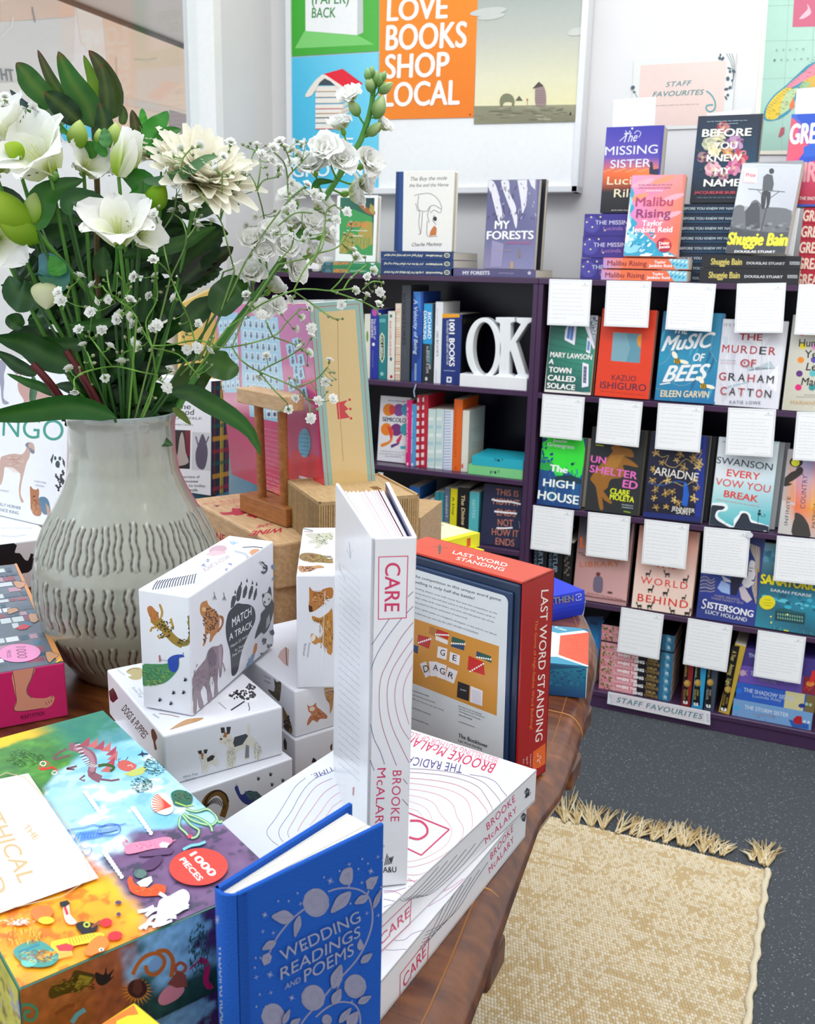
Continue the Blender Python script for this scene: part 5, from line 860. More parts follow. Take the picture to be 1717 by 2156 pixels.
for q in ((1228,1520),(1188,1622),(1038,2030)):
    c0 = onz(*q,ZT-.05); yy = c0[1]-.8; i = min(range(ne), key=lambda k: abs(pe[k][1]-yy) if pe[k][0] > 0 else 9); x = pe[i][0]
    MB().box(x-.03,x-.0045,yy-.02,yy+.02,ZT-.062,ZT-.0355,'#fff','tablewood',bev=.004).build('slide_block',tb)
for x,y in ((.22,.35),(-.45,.35),(.25,-.3),(-.45,-.3)):
    L = MB(); vs, fs = [], []; pr = [(.036,ZT-.036),(.036,ZT-.14),(.026,ZT-.16),(.04,ZT-.2),(.045,ZT-.3),(.03,ZT-.42),(.022,ZT-.6),(.03,.08),(.024,.05),(.02,.0)]
    for r_,z in pr:
        for j in range(16): vs.append((x+r_*math.cos(j*PI/8),y+r_*math.sin(j*PI/8),z))
    for k in range(len(pr)-1):
        for j in range(16): fs.append((k*16+j,(k+1)*16+j,(k+1)*16+(j+1)%16,k*16+(j+1)%16))
    L.add(vs,fs,'#fff','tablewood',True); L.build('leg',tb)
# ------------------------------------------------------------------ rug with fringe
rg = thing('rug','natural woven jute rug with frayed fringe on the grey carpet','rug',mat4(np.eye(3),(0,0,0)))
TL, TR, BR = onz(1185,1722,0), onz(1615,1830,0), onz(1636,2156,0)
cr_ = onz(1612,1835,0); ud = (cr_-onz(1250,1745,0)); ud[2] = 0; ud /= np.linalg.norm(ud); vd = np.array([ud[1],-ud[0],0]); 
Rm_ = MB(); rr = np.random.RandomState(3); nx, ny = 215, 170; dx, dy = .0056, .0078; vs, fs, cs = [], [], []
cols = [H(c) for c in ('#e8dabb','#ddcba6','#efe3c8','#cdb184','#f4ecd8','#cdb07e','#dcc7a2')]
for j in range(ny):
    tone = fbm(np.array([j*.07]),np.array([3.1]),5)[0]
    for i in range(nx):
        n1 = vnoise(np.array([i*.11]),np.array([j*.45]),9)[0]; k = rr.randint(0,5) if n1 < .7 else 5; k = 2 if rr.rand() < .14 else k; k = 4 if rr.rand() < .12 else k
        if 60 < j < 72 and rr.rand() < .35: k = 5
        c = mix(cols[k],cols[6],.45); sh = .86+.22*tone; c = tuple(min(1,q*sh) for q in c)
        cx, cy = -i*dx-(j%2)*dx*.5, j*dy; w, h, t = dx*.62, dy*.56, .0035+.0022*rr.rand()
        base = cr_+ud*cx+vd*cy; o = len(vs)
        for a, b, z in ((-w,0,.0015),(-w*.4,-h,.0012),(w*.4,-h*.9,.0012),(w,0,.0015),(w*.5,h,.0012),(-w*.4,h*.9,.0012),(-w*.35,0,t),(w*.4,0,t)): vs.append(tuple(base+ud*a+vd*b+np.array([0,0,z])))
        fs += [(o,o+1,o+6),(o+1,o+2,o+7,o+6),(o+2,o+3,o+7),(o+3,o+4,o+7),(o+4,o+5,o+6,o+7),(o+5,o,o+6)]; cs += [c]*6
oo = 0
for f_, c in zip(fs, cs): Rm_.f.append([i for i in f_]); Rm_.c.append(c); Rm_.m.append('jute'); Rm_.sm.append(True)
Rm_.v = [tuple(map(float,q)) for q in vs]
q0 = cr_-ud*nx*dx; Rm_.add([tuple(cr_+np.array([0,0,.0015])),tuple(cr_+vd*ny*dy+np.array([0,0,.0015])),tuple(q0+vd*ny*dy+np.array([0,0,.0015])),tuple(q0+np.array([0,0,.0015]))],[(0,1,2,3)],'#b39a6e','jute'); Rm_.build('weave',rg)
sel = MB(); P = [cr_+ud*(.004+.002*math.sin(j*.9))+vd*(j*.012)+np.array([0,0,.005]) for j in range(int(ny*dy/.012))]; sel.tube(P,[.0062+.0012*math.sin(j*1.7) for j in range(len(P))],'#e6d8ba','jute',n=8); sel.build('selvedge',rg)
def tuft(p, d, n, L, sp, name='tassel'):
    m = MB()
    for i in range(n):
        a = rr.uniform(-sp,sp); dd = np.array([d[0]*math.cos(a)-d[1]*math.sin(a), d[0]*math.sin(a)+d[1]*math.cos(a),0]); s0 = p+np.array([rr.uniform(-.005,.005),rr.uniform(-.005,.005),.003+.004*rr.rand()]); l = L*rr.uniform(.7,1.1)
        m.tube([s0, s0+dd*l*.5+np.array([rr.uniform(-.004,.004),rr.uniform(-.004,.004),.004]), s0+dd*l+np.array([rr.uniform(-.007,.007),rr.uniform(-.007,.007),-.001])], [.0016,.0013,.0006], ('#e3cfa4','#d6bb88','#efe2c4','#c8a870')[i%4],'jute',n=4,cap=False)
    m.build(name,rg)
for q, t, n_, L in (((1215,1738),(1196,1694),26,.05),((1245,1742),(1240,1692),30,.055),((1268,1748),(1272,1704),22,.05),((1190,1735),(1176,1660),14,.08),((1300,1758),(1345,1722),16,.09),((1330,1762),(1360,1724),14,.07),((1345,1766),(1382,1735),18,.07),((1375,1772),(1400,1738),22,.065),((1400,1778),(1425,1738),26,.07),((1432,1782),(1450,1738),26,.07),((1448,1786),(1462,1745),22,.07),((1478,1798),(1482,1748),24,.06),((1500,1800),(1512,1768),22,.05),((1520,1804),(1534,1778),20,.045),((1585,1815),(1580,1795),16,.03),((1605,1822),(1606,1776),30,.055),((1612,1825),(1618,1780),26,.05)):
    p, e = onz(*q,0), onz(*t,0); d = e-p; L_ = np.linalg.norm(d); tuft(p,d/L_,n_,max(L_,.02)*1.05,.45)
# ------------------------------------------------------------------ boxes on the table
def pose(x, y, z, yaw, tx=0., ty=0.): return mat4(rz(yaw)@ry(ty)@rx(tx),(x,y,z))
class Box:
    def __init__(s, name, label, cat, M, a, b, h, c='#f3f3f5', mat='gloss', bev=.0012, part='box', cols=None, group=None, seam=None):
        s.th = thing(name,label,cat,M,group); s.m = MB(); s.a, s.b, s.h, s.M, s.part = a, b, h, M, part; s.m.box(0,a,0,b,0,h,c,mat,bev=bev,cols=cols)
    def face(s, k, mat='gloss', lift=.000004):
        o,u,v,w,h = {'y-':((0,0,0),(1,0,0),(0,0,1),s.a,s.h),'x-':((0,s.b,0),(0,-1,0),(0,0,1),s.b,s.h),'top':((0,0,s.h),(1,0,0),(0,1,0),s.a,s.b),'x+':((s.a,0,0),(0,1,0),(0,0,1),s.b,s.h)}[k]
        f = Face(s.m, s.M, o, u, v, lift=lift, mat=mat); f.W, f.H = w, h; f.clip = (.0006,.0006,w-.0006,h-.0006); return f
    def done(s): s.m.build(s.part, s.th); return s.th
def fur(f, cx, cy, w, h, cols, n, seed, ln=12, ang=0, wd=2):
    """short flecks of brush work"""
    r = random.Random(seed); f.k += 1
    for i in range(n):
        t, q = r.uniform(0,6.28), math.sqrt(r.random()); x, y = cx+w*q*math.cos(t), cy+h*q*math.sin(t); a = math.radians(ang+r.uniform(-25,25)); f.s_(cols[i%len(cols)],wd,x,y,x+ln*math.cos(a),y+ln*math.sin(a),up=False)
def spots(f, cx, cy, w, h, c, n, seed, s0=5):
    r = random.Random(seed); f.k += 1
    for i in range(n): t, q = r.uniform(0,6.28), math.sqrt(r.random()); f.e(c,cx+w*q*math.cos(t),cy+h*q*math.sin(t),s0*r.uniform(.6,1.2),s0*r.uniform(.5,1),r.uniform(0,90),n=7,up=False)
def paw(f, x, y, s0, c='#23262d', rot=0):
    f.k += 1; r = math.radians(rot)
    for i in range(4):
        a = math.radians(-120+i*35)+r; f.s_(c,4*s0,x,y,x+17*s0*math.cos(a),y+17*s0*math.sin(a),up=False)
    f.e(c,x,y+3*s0,9*s0,7*s0,n=8,up=False)
# box lying at the bottom of the dog stack
def deg(a): return math.radians(a)
WH = '#e3e3e9'
# --- dog stack
B = Box('memory_game_box','white game box with a patterned snake and peacock, lowest of the dog box stack','game box',pose(-.4298,.5457,ZT+.0004,deg(62.4)),.104,.153,.0442,WH)
f = B.face('y-').z('S')
f.s_('#7a5a2a',42,690,2090,700,2010,740,1960,790,1945,830,1975,845,2030,820,2113); f.s_('#2c2214',12,690,2050,720,1975,760,1940,800,1930,845,1960,862,2010); 
for i in range(14): a = i*.33; f.s_('#2c2214',6,700+i*10,2060-abs(6-i)*0-40*math.sin(i*.24),712+i*10,2030-50*math.sin(i*.24),up=False)
f.p('#2d3f86',905,1912,925,1895,935,1920,955,1960,1000,1930,1060,1945,1090,1990,1040,2020,1000,2030,960,2010,930,1970); f.p('#3f5f6a',975,1935,1060,1935,1100,1975,1060,2010,1000,1990); f.s_('#2d3f86',3,920,1898,912,1880); fur(f,1030,1965,50,25,['#5a7f6a','#2d3f60','#6a8a9a'],40,1,14,20)
for x,y in ((1070,1850),(1155,1820),(1165,1890),(1240,1862)): paw(f,x,y,1.0,rot=-10)
B.done()
B = Box('memory_game_box','white game box picturing two wire-haired terriers, middle of the dog box stack','game box',pose(-.4473,.5528,.7959,1.0011),.1026,.1489,.0443,WH,bev=.0016)
f = B.face('y-').z('S')
f.p('#dcd8ca',800,1570,812,1545,850,1530,880,1545,905,1570,985,1560,995,1475,1012,1478,1018,1545,1060,1590,1085,1700,1050,1712,1035,1640,1005,1640,1010,1705,975,1715,975,1645,925,1660,915,1740,900,1765,850,1770,848,1680,850,1620,800,1600)
f.p('#3a3f4a',905,1558,985,1535,1000,1550,960,1610,905,1628,895,1600); f.p('#2f2a28',808,1492,835,1490,840,1530,812,1530); f.p('#2f2a28',848,1488,880,1486,872,1535,852,1540); f.p('#a8683a',835,1520,855,1530,850,1560,825,1560); f.e('#3a342f',812,1572,9,7); fur(f,880,1690,30,70,['#f4f2ea','#b8b2a2','#8f8a7c'],90,3,16,85); fur(f,1060,1650,28,60,['#f4f2ea','#b0aa92','#8f8a7c'],60,4,16,75); fur(f,850,1580,30,20,['#f4f2ea','#c9a070'],30,5,10,40); f.p('#7d8087',985,1610,1005,1620,1005,1700,978,1705)
f.p('#dcd8ca',660,1690,690,1668,715,1690,765,1672,770,1660,776,1690,795,1745,775,1760,760,1740,735,1745,725,1790,685,1800,678,1740); f.p('#33302f',648,1655,675,1648,678,1680,655,1672); f.p('#33302f',690,1645,718,1642,710,1672,692,1670); f.p('#2f3036',712,1705,745,1682,768,1688,755,1715,715,1732); f.p('#a8683a',672,1672,690,1670,686,1700,670,1696); f.e('#2b2725',680,1706,7,5); fur(f,705,1755,18,30,['#f4f2ea','#b8b2a2'],30,6,12,80)
f.t('Wire Fox',545,1845,650,1818,16,'#6f8c96'); f.t('Terrier',560,1868,636,1848,15,'#6f8c96')
f = B.face('x-').z('S'); f.t('DOGS & PUPPIES',118,1368,272,1572,40,'#23272e',bold=.03,tl=(150,1330)); f.p('#2f1f1a',30,1240,60,1215,80,1250,95,1290,60,1320,40,1300); f.p('#4a2f1c',325,1510,345,1505,368,1560,355,1590,365,1640,350,1645,340,1590,330,1560)
f = B.face('top').z('S'); f.p('#b7a87a',150,1105,185,1080,240,1075,262,1090,258,1150,200,1160,165,1140,190,1130); f.s_('#6f5f3c',4,160,1100,200,1078,240,1085); f.t('Rottweiler',85,1092,138,1132,14,'#7d929c'); f.t('A memory game',232,1220,262,1262,14,'#6f8c96'); f.t('Bonnie Dogs',190,1215,252,1285,18,'#6f8c96')
f.p('#e9e9ec',980,1210,1010,1185,1050,1195,1055,1225,1020,1235,1000,1245,1050,1270,1060,1300,1000,1320,960,1300,900,1290,800,1300,860,1260,940,1230); spots(f,1015,1210,35,20,'#1d1f24',22,1,8); spots(f,960,1265,90,32,'#1d1f24',60,2,9); f.s_('#23252b',5,1000,1320,1010,1360,1005,1375); f.s_('#23252b',9,880,1372,930,1340,975,1310)
f.p('#b98a58',455,1508,470,1495,540,1450,600,1430,690,1425,650,1448,580,1470,500,1495); f.s_('#8f6a42',4,380,1395,460,1405,520,1420); f.t('Saluki',330,1400,372,1428,14,'#8f9ea6'); f.t('Dalmatian',790,1320,842,1365,12,'#8f9ea6')
B.done()
# --- standing track box on top
B = Box('memory_game_box','upright white game box with black bear paw print and crocodile, on the dog box','game box',pose(-.4464,.5897,.8408,1.6869,.02,-.025),.155,.046,.104,WH,bev=.0014)
f = B.face('y-').z('S')
f.p('#3b3e45',878,665,880,620,890,580,912,572,918,600,900,650); f.p('#3b3e45',920,610,918,560,935,510,948,500,955,530,945,590,935,612); f.p('#3b3e45',960,590,965,540,985,498,995,520,990,560,975,592); f.p('#3b3e45',1000,598,1005,550,1022,505,1035,510,1032,550,1012,600); f.p('#3b3e45',1035,605,1040,560,1055,520,1062,530,1060,570,1045,608)
for x,y in ((908,545),(950,485),(990,465),(1028,480),(1057,490)): f.p('#23262c',x-5,y+16,x+1,y-14,x+8,y+8,x+4,y+18)
f.p('#33363d',850,740,865,690,900,650,925,628,960,632,1000,635,1035,655,1050,700,1045,760,1010,830,970,920,945,1010,930,1090,905,1130,885,1125,880,1060,872,960,850,880,843,800)
f.t('MATCH',888,795,1022,708,60,'#f3f4f6',bold=.015,tl=(888,735)); f.t('A TRACK',868,888,1028,790,52,'#f3f4f6',bold=.015,tl=(868,842)); f.t('Match 25 Animals',878,940,1016,846,20,'#e4e6ea',tl=(878,920)); f.t('To Their',905,970,970,925,20,'#e4e6ea',tl=(905,950)); f.t('Paw Prints',890,1003,978,948,20,'#e4e6ea',tl=(890,983))
f.p('#b9783a',665,650,680,620,705,612,712,608,725,640,770,680,795,710,800,760,790,820,760,860,745,890,730,895,735,840,710,850,705,900,690,925,685,920,700,840,690,740,668,700); f.p('#9c5f2c',800,712,825,720,830,760,815,800,790,830,785,815,812,780,815,745,800,725); spots(f,735,740,55,80,'#4a2a14',80,3,6); f.e('#e0b070',690,670,14,16); spots(f,700,850,14,50,'#4a2a14',14,4,5)
f.p('#8d7a84',612,1150,650,1080,700,1020,720,960,750,930,790,925,815,912,825,960,820,1040,812,1130,800,1140,795,1060,785,1180,790,1270,762,1275,765,1190,745,1130,730,1190,752,1290,720,1315,712,1240,690,1200,668,1250,690,1340,660,1358,645,1280,640,1380,620,1388,618,1300,600,1370,590,1370,600,1290,615,1230)
f.p('#6d5d68',720,960,750,935,780,990,775,1060,740,1070,712,1030); f.p('#a8949c',790,930,812,925,815,1000,805,1100,795,1040); fur(f,700,1120,80,100,['#a3929c','#6f606b','#5b4c58'],110,8,16,110); f.s_('#a08a90',7,822,1040,838,1095,830,1100); f.s_('#4a3f48',4,615,1220,598,1290,592,1365)
f.p('#262a30',1100,590,1112,562,1135,548,1145,515,1155,520,1160,560,1165,600,1180,640,1172,690,1160,740,1140,800,1110,840,1090,830,1060,860,1045,872,1060,810,1085,740,1088,700,1120,660,1105,640); f.p('#d9d9d6',1105,575,1130,555,1155,570,1160,600,1135,640,1112,640,1100,610); f.e('#22262c',1103,575,7,14); f.e('#22262c',1112,620,6,9); f.e('#22262c',1142,600,5,8); f.p('#9fa2a4',1125,740,1145,700,1150,760,1120,810)
f.p('#c9781c',1040,930,1050,905,1062,908,1058,950,1040,990,1030,1005); f.p('#6f8fae',1025,985,1045,980,1030,1040,1000,1090,970,1115,990,1060); fur(f,1010,1045,18,45,['#3f5f86','#9ab4c8'],30,9,12,120)
f.p('#3f7ea8',1165,360,1195,355,1205,330,1215,335,1212,380,1190,400,1180,450,1160,468,1175,440,1180,400,1160,380); f.p('#9c7a3c',1175,300,1190,280,1212,310,1214,350,1190,360,1180,340); spots(f,1195,320,14,25,'#2f2a1c',12,2,4)
for i in range(7): a = i*.5-.3; f.s_('#20232a' if i%2 else '#d9dadd',11,1075+i*6-4,340+ (0 if i<3 else (i-3)*18),1085+i*6+6,352+(0 if i<3 else (i-3)*18),up=False)
f.s_('#20232a',12,1105,360,1125,370,1124,400,1105,418,1092,405)
for x,y in ((765,575),(832,580)): 
    for d in (-14,0,12): f.s_('#4a4d55',3,x,y,x+d,y+28,up=False)
    f.s_('#4a4d55',3,x,y,x-6,y-28,up=False)
for x,y in ((1110,890),(1148,925),(1165,825),(1100,985)): spots(f,x,y,13,20,'#2b2e35',9,x,8)
f = B.face('x-').z('S')
f.s_('#a2762c',62,345,690,350,745,400,790); f.s_('#9a7a34',55,370,740,430,820,490,885,545,915); f.s_('#8f7a3a',34,530,912,575,905,600,860,605,810,590,750); f.s_('#6f6a34',18,600,860,612,800,585,715); f.p('#b5703a',298,660,320,645,345,665,380,720,360,750,330,745,305,700)
for q in ((395,725,402,690,388,645,380,640),(375,790,330,800,320,825),(440,850,380,870,372,850),(480,800,462,740,470,735)): f.s_('#b08a3c',16,*q)
spots(f,420,810,60,60,'#3a2c12',60,5,6); spots(f,545,895,40,20,'#3a2c12',26,6,5); spots(f,600,820,14,60,'#2f2a14',20,7,6); fur(f,340,700,28,30,['#d89a52','#8f5a24'],26,3,10,60)
f.p('#4a8a5a',265,1060,330,1050,400,1050,440,1045,480,1040,515,1010,520,1050,510,1090,470,1140,420,1180,360,1195,300,1200,265,1190); f.p('#2f4aa8',440,1030,460,1000,500,985,545,985,555,1000,520,1010,515,1060,500,1100,460,1100); f.s_('#2f4aa8',4,545,985,550,970); fur(f,360,1110,100,50,['#7fae4c','#2f6a6a','#b4c45a','#2f8f8a','#3f5f3a'],150,2,18,30); fur(f,330,1175,60,25,['#7fae4c','#5a6a3a','#c9d08a'],60,4,16,20); f.p('#b85a6a',380,990,388,985,395,1030,382,1035); f.s_('#8a8a9a',3,390,1020,440,1025)
for x,y in ((562,1160),(480,1250),(550,1248),(385,1300),(462,1325),(390,1380)): paw(f,x,y,1.0,rot=15)
f = B.face('top').z('S')
f.p('#d9dae6',315,520,400,460,520,445,600,450,640,420,720,455,680,480,600,500,500,510,430,545); 
for i in range(16): f.s_('#33364a',6,335+i*19,535-i*3,350+i*19,500-i*5,372+i*18,470-i*3,up=False)
f.e('#c9a2b2',790,255,62,28,-10); f.p('#e0b8c2',700,290,760,260,850,270,840,285,760,300); f.e('#d9956a',1055,275,45,24); f.s_('#4a4a52',6,960,240,1040,235,1120,245); f.s_('#b9bcc6',14,905,265,980,285,1040,315); f.s_('#23262c',14,1045,315,1075,330); f.p('#a4bce0',870,190,890,205,900,188,908,205,935,198,905,220,880,215)
f.t('MATCH A TRACK',880,310,700,410,18,'#b9a2b0',bold=.02,tl=(855,292)); 
for x,y in ((690,362),(722,330),(875,355),(850,395)): spots(f,x,y,14,10,'#6f86b4',6,x,5)
B.done()
# --- cat stack
B = Box('memory_game_box','greyish white game box lowest of the cat box stack','game box',pose(-.3960,.6660,ZT+.0004,deg(61)),.104,.153,.0442,WH)
f = B.face('y-').z('S'); f.p('#2f2624',1440,1735,1452,1700,1470,1712,1480,1735); f.p('#5a3f33',1570,1620,1586,1600,1584,1650,1572,1650); f = B.face('x-').z('S'); f.p('#3a332c',1245,1590,1255,1560,1270,1600,1268,1650,1250,1640); B.done()
B = Box('memory_game_box','white game box with reclining orange kitten, middle of the cat box stack','game box',pose(-.3975,.6690,.7959,deg(60.5)),.104,.153,.0443,WH,bev=.0016)
f = B.face('y-').z('S'); f.p('#b9704a',1412,1330,1425,1345,1455,1335,1470,1318,1476,1345,1500,1365,1530,1390,1550,1410,1545,1430,1500,1432,1480,1455,1450,1440,1425,1470,1408,1475,1420,1430,1440,1395,1420,1380); f.e('#e0cdb8',1445,1362,20,16,-20); fur(f,1475,1410,45,28,['#8a4a26','#e08a4a','#e9b890','#5a3424'],80,3,14,-40); f.p('#b98a54',1530,1210,1590,1205,1590,1330,1575,1385,1568,1390,1565,1330,1540,1290); fur(f,1560,1260,26,50,['#8a5a30','#d9a868','#5a3a22'],60,4,14,10); f.s_('#e2e4ea',3,1430,1265,1590,1225)
f = B.face('x-').z('S'); f.p('#4a3f2c',1180,1150,1195,1175,1225,1170,1230,1200,1225,1260,1215,1310,1180,1280,1150,1250,1140,1225,1185,1240); fur(f,1200,1220,24,50,['#8a8250','#2a2418','#6a5f3a'],60,6,14,60); f.p('#7a5f34',1240,1350,1252,1365,1270,1400,1300,1470,1308,1520,1290,1540,1255,1510,1245,1440); spots(f,1272,1470,22,60,'#2f2012',36,7,8); f.t('Californian',1108,1138,1158,1160,14,'#8f9aa4'); f.t('Spangled',1112,1168,1158,1190,14,'#8f9aa4')
f = B.face('top').z('S'); f.p('#c9a8a0',1205,1000,1225,960,1260,930,1285,950,1280,1070,1250,1050); f.s_('#4a4448',6,1262,935,1270,1060); B.done()
B = Box('memory_game_box','upright white game box with sideways ginger cat, topmost of the cat box stack','game box',pose(-.3985,.6745,.8405,deg(28)),.046,.153,.104,WH,bev=.0016)
f = B.face('y-').z('S'); f.p('#b8763a',1425,515,1450,540,1500,550,1520,530,1586,520,1586,590,1540,600,1530,620,1495,660,1440,690,1420,670,1425,600); f.p('#4a2f1c',1420,640,1445,650,1450,685,1425,690); fur(f,1490,590,60,55,['#8a4a1c','#e0a058','#f0d0a0','#3f2a1c'],120,5,18,30); f.p('#c08030',1448,715,1500,730,1560,690,1586,680,1586,965,1550,970,1545,940,1500,900,1465,915,1435,885,1440,840,1470,850,1500,880,1520,820,1500,770,1450,745); f.e('#e2d8c8',1452,868,16,26,20); fur(f,1540,830,50,120,['#e0a850','#8f5a1c','#5a3814','#f0c070'],200,6,20,80); fur(f,1480,740,30,14,['#5a3818'],12,7,16,80)
f.t('American',1420,900,1408,1002,18,'#8a95a0',tl=(1436,900)); f.t('Bobtail',1390,908,1380,990,18,'#8a95a0',tl=(1406,908)); f.s_('#ffffff',3,1535,540,1520,900,1500,1110,1480,1200)
f = B.face('top').z('S'); f.s_('#8fa59a',9,1295,110,1340,100,1400,112,1450,125); f.s_('#c08a90',5,1390,128,1450,132); f.p('#c9cbb8',1395,150,1450,140,1520,145,1586,135,1586,190,1560,180,1500,240,1460,245,1480,215,1420,210,1430,190,1450,185); fur(f,1520,175,60,40,['#3f4438','#8a8f74','#c4c69a'],80,3,16,20); f.p('#8a7040',1362,290,1400,278,1480,285,1560,320,1586,330,1586,350,1500,345,1420,340,1360,320); fur(f,1470,315,110,28,['#4a3420','#3f4a2a','#c9b45a','#b08a50'],120,4,18,10); f.p('#b98858',1352,370,1400,372,1450,370,1500,365,1530,380,1480,385,1450,400,1380,412,1355,400); spots(f,1410,390,50,16,'#4a2c18',26,5,5); f.e('#d9dde4',1335,232,38,18); f.s_('#1d2026',5,1298,216,1318,216); B.done()
# --- puzzle box with creatures, and the one beneath
FL, FR, BR = onz(39,2085,.861), onz(595,1848,.861), onz(240,1489,.861); ua = math.atan2(*(FR-FL)[1::-1]); LA, LB = float(np.linalg.norm(FR-FL)), .2649
def myth(z0, dxy, label, full):
    B = Box('puzzle_box',label,'jigsaw box',pose(FL[0]+dxy[0],FL[1]+dxy[1],z0,ua),LA,LB,.0546,'#3f7f6a',bev=.0025)
    if full:
        f = B.face('top'); e = .0012; nz = lambda U,V,k,s_: fbm(U*k,V*k*1.7,s_)
        def art(U, V):
            X, Y = U, V; base = lerp3('#bfe0f2','#79bfe6',np.clip(nz(X,Y,5,1)*1.6-.3,0,1))
            base = over(base,'#eef6fa',smooth((nz(X,Y,9,2)-.52)*9)*.8*(np.abs(Y-.45)<.22)); base = over(base,'#5aa6dc',smooth((nz(X,Y,16,3)-.55)*8)*.45)
            land = smooth((V-.70+.10*np.sin(U*5)+.16*(nz(X,Y,7,4)-.5)+.12*(U>.0)*(1-U)-.06)*22); g = lerp3('#1d5a3a','#5fa23c',nz(X,Y,14,5)); g = [g[i]*(.65+.7*nz(X,Y,40,6)) for i in range(3)]
            base = [base[i]*(1-land)+g[i]*land for i in range(3)]; teal = smooth((V-.74+.1*(nz(X,Y,8,14)-.5))*16)*smooth((U-.62)*6); base = over(base,'#2a7f78',teal*.75)
            top = smooth((V-.93+.06*(nz(X,Y,9,7)-.5))*30)*smooth((.75-U)*5); base = over(base,'#f2c21e',top)
            pur = smooth((.36-V+.18*(nz(X,Y,6,8)-.5)-.22*np.abs(U-.74))*18); pur *= smooth((U-.42)*12); pp = lerp3('#5d3f66','#8a6a92',nz(X,Y,12,9)); base = [base[i]*(1-pur)+pp[i]*pur for i in range(3)]; base = over(base,'#2f3a4a',pur*smooth((nz(X,Y,26,10)-.58)*9)*.7)
            org = smooth((.5-U+.10*(nz(X,Y,8,11)-.5)-.0)*16)*smooth((.36-V)*14); oo = lerp3('#f0742a','#f7c92a',nz(X,Y,9,12)); base = [base[i]*(1-org)+oo[i]*org for i in range(3)]; base = over(base,'#c9401c',org*smooth((nz(X,Y,20,13)-.56)*8)*.6)
            return base
        f.paint(e,e,B.a-e,B.b-e,150,230,art); f.z('Q')
        # green land with horned creature, cyclist, birds
        f.s_('#8a5a66',60,520,40,600,60,690,110,700,190,690,250,760,290); f.s_('#a87a88',36,560,50,660,90,700,160,690,230)
        for i in range(26): a = i/25; f.s_('#e6dcdc' if i%2 else '#4a2f3a',5,560+150*a,20+170*a+60*math.sin(a*3),600+150*a,10+160*a+60*math.sin(a*3),up=(i==0))
        for i,(x,y) in enumerate(((640,-10),(700,0),(750,15),(800,30),(840,60),(850,95),(830,140),(800,185))): f.p(('#a8485a','#c46a6a')[i%2],x-44,y+46,x+38,y-22,x+30,y+52)
        for q in ((500,60,430,100,405,140,450,130,530,110),(580,190,540,200,500,210,560,215),(640,260,600,290,640,300),(760,290,840,300,900,290)): f.s_('#7a4a56',14,*q)
        f.s_('#e8483a',6,300,180,330,150,370,170,340,190,290,210,closed=True); f.s_('#f0ece8',7,300,175,315,155,345,165,330,190,closed=True); f.s_('#d9302a',16,300,215,350,210,400,200,430,235); f.s_('#f2ece6',6,390,240,410,225,430,235,420,252,395,250,closed=True)
        f.p('#c9605a',885,175,910,150,950,145,1000,165,1030,185,1010,215,960,230,900,210); f.s_('#4a2a2a',5,900,165,890,140,910,135); f.s_('#4a2a2a',5,950,145,965,120); f.s_('#f4d9c8',5,960,190,990,180,1000,200); f.p('#bdc46a',930,250,1000,220,1090,190,1105,215,1070,255,990,270); f.s_('#3f5a2a',22,740,190,800,180,860,200,830,230)
        for x,y in ((1075,100),(1085,15)): f.p('#1a3450',x-40,y+8,x-10,y-10,x-5,y-30,x+6,y-10,x+36,y-6,x+40,y+4,x+8,y+8,x+2,y+28,x-8,y+10)
        fur(f,1160,190,90,70,['#1d5a54','#2f7f6a','#0f4440'],160,3,16,20,wd=3); fur(f,1060,330,80,60,['#1d5a54','#3f8f7a','#0f4440'],140,4,16,20,wd=3); fur(f,180,130,140,60,['#2f6a2c','#6fa83c','#1f4a24'],160,5,18,20,wd=3)
        # sea creatures and clouds
        f.p('#f2e2cc',1140,470,1160,430,1210,400,1260,410,1290,450,1310,510,1290,550,1240,565,1180,545,1145,510)
        for i in range(9): a = i/8*2.6-1.5; f.s_('#d9483a',7,1290,500,1215-70*math.cos(a*.7),480+75*math.sin(a*.9),up=(i==0))
        f.p('#2f6a5a',1290,400,1340,375,1400,385,1450,420,1440,480,1380,500,1320,490,1300,450); fur(f,1370,430,70,45,['#1d3f30','#4a7a4a','#6f5a3a'],90,6,16,10,wd=3); f.s_('#b4d46a',9,1320,470,1400,500,1460,490)
        for q in ((1400,520,1480,540,1560,520,1620,560,1650,620,1690,600),(1380,550,1440,600,1520,630,1600,640,1640,600),(1370,560,1440,640,1500,680,1480,730,1440,740),(1360,580,1350,650,1400,700,1430,740),(1420,560,1500,590,1580,640,1600,690)): f.s_('#5aa06a',20,*q); f.s_('#dfeac0',6,*q)
        f.e('#d94a6a',1430,728,20,14); f.s_('#3f6fd0',5,480,690,560,670,640,660,700,640,760,650,830,630,900,640,950,630); f.s_('#7fa6ea',30,740,690,820,680,890,660); f.s_('#3f5fc0',6,740,660,830,640,900,650,900,700,820,720,740,710)
        for i in range(8): f.s_('#4a7ae0',5,560+i*24,760-i*6,590+i*22,700-i*4,630+i*20,720,600+i*20,770-i*6,up=(i==0))
        f.s_('#4a8ad0',4,600,800,640,820,690,810,680,860,640,870,620,840)
        for cx_,cy_ in ((650,400),(1010,520),(790,850)):
            for i in range(9): f.e('#fbfdfe',cx_+i*16,cy_+i*23,26-i*1.5,16,30,up=(i==0))
        f.p('#f08aa8',940,830,960,790,1040,770,1120,760,1200,740,1280,735,1300,770,1250,810,1180,820,1120,830,1040,850,960,862); f.p('#fbe9ee',1200,790,1225,770,1275,780,1260,815,1210,812); fur(f,1080,800,90,28,['#f7b0c4','#e0688e'],60,8,16,-10,wd=3); f.s_('#e0688e',7,950,800,925,780,945,765,965,770,940,750); f.s_('#f08aa8',5,1290,770,1325,755)
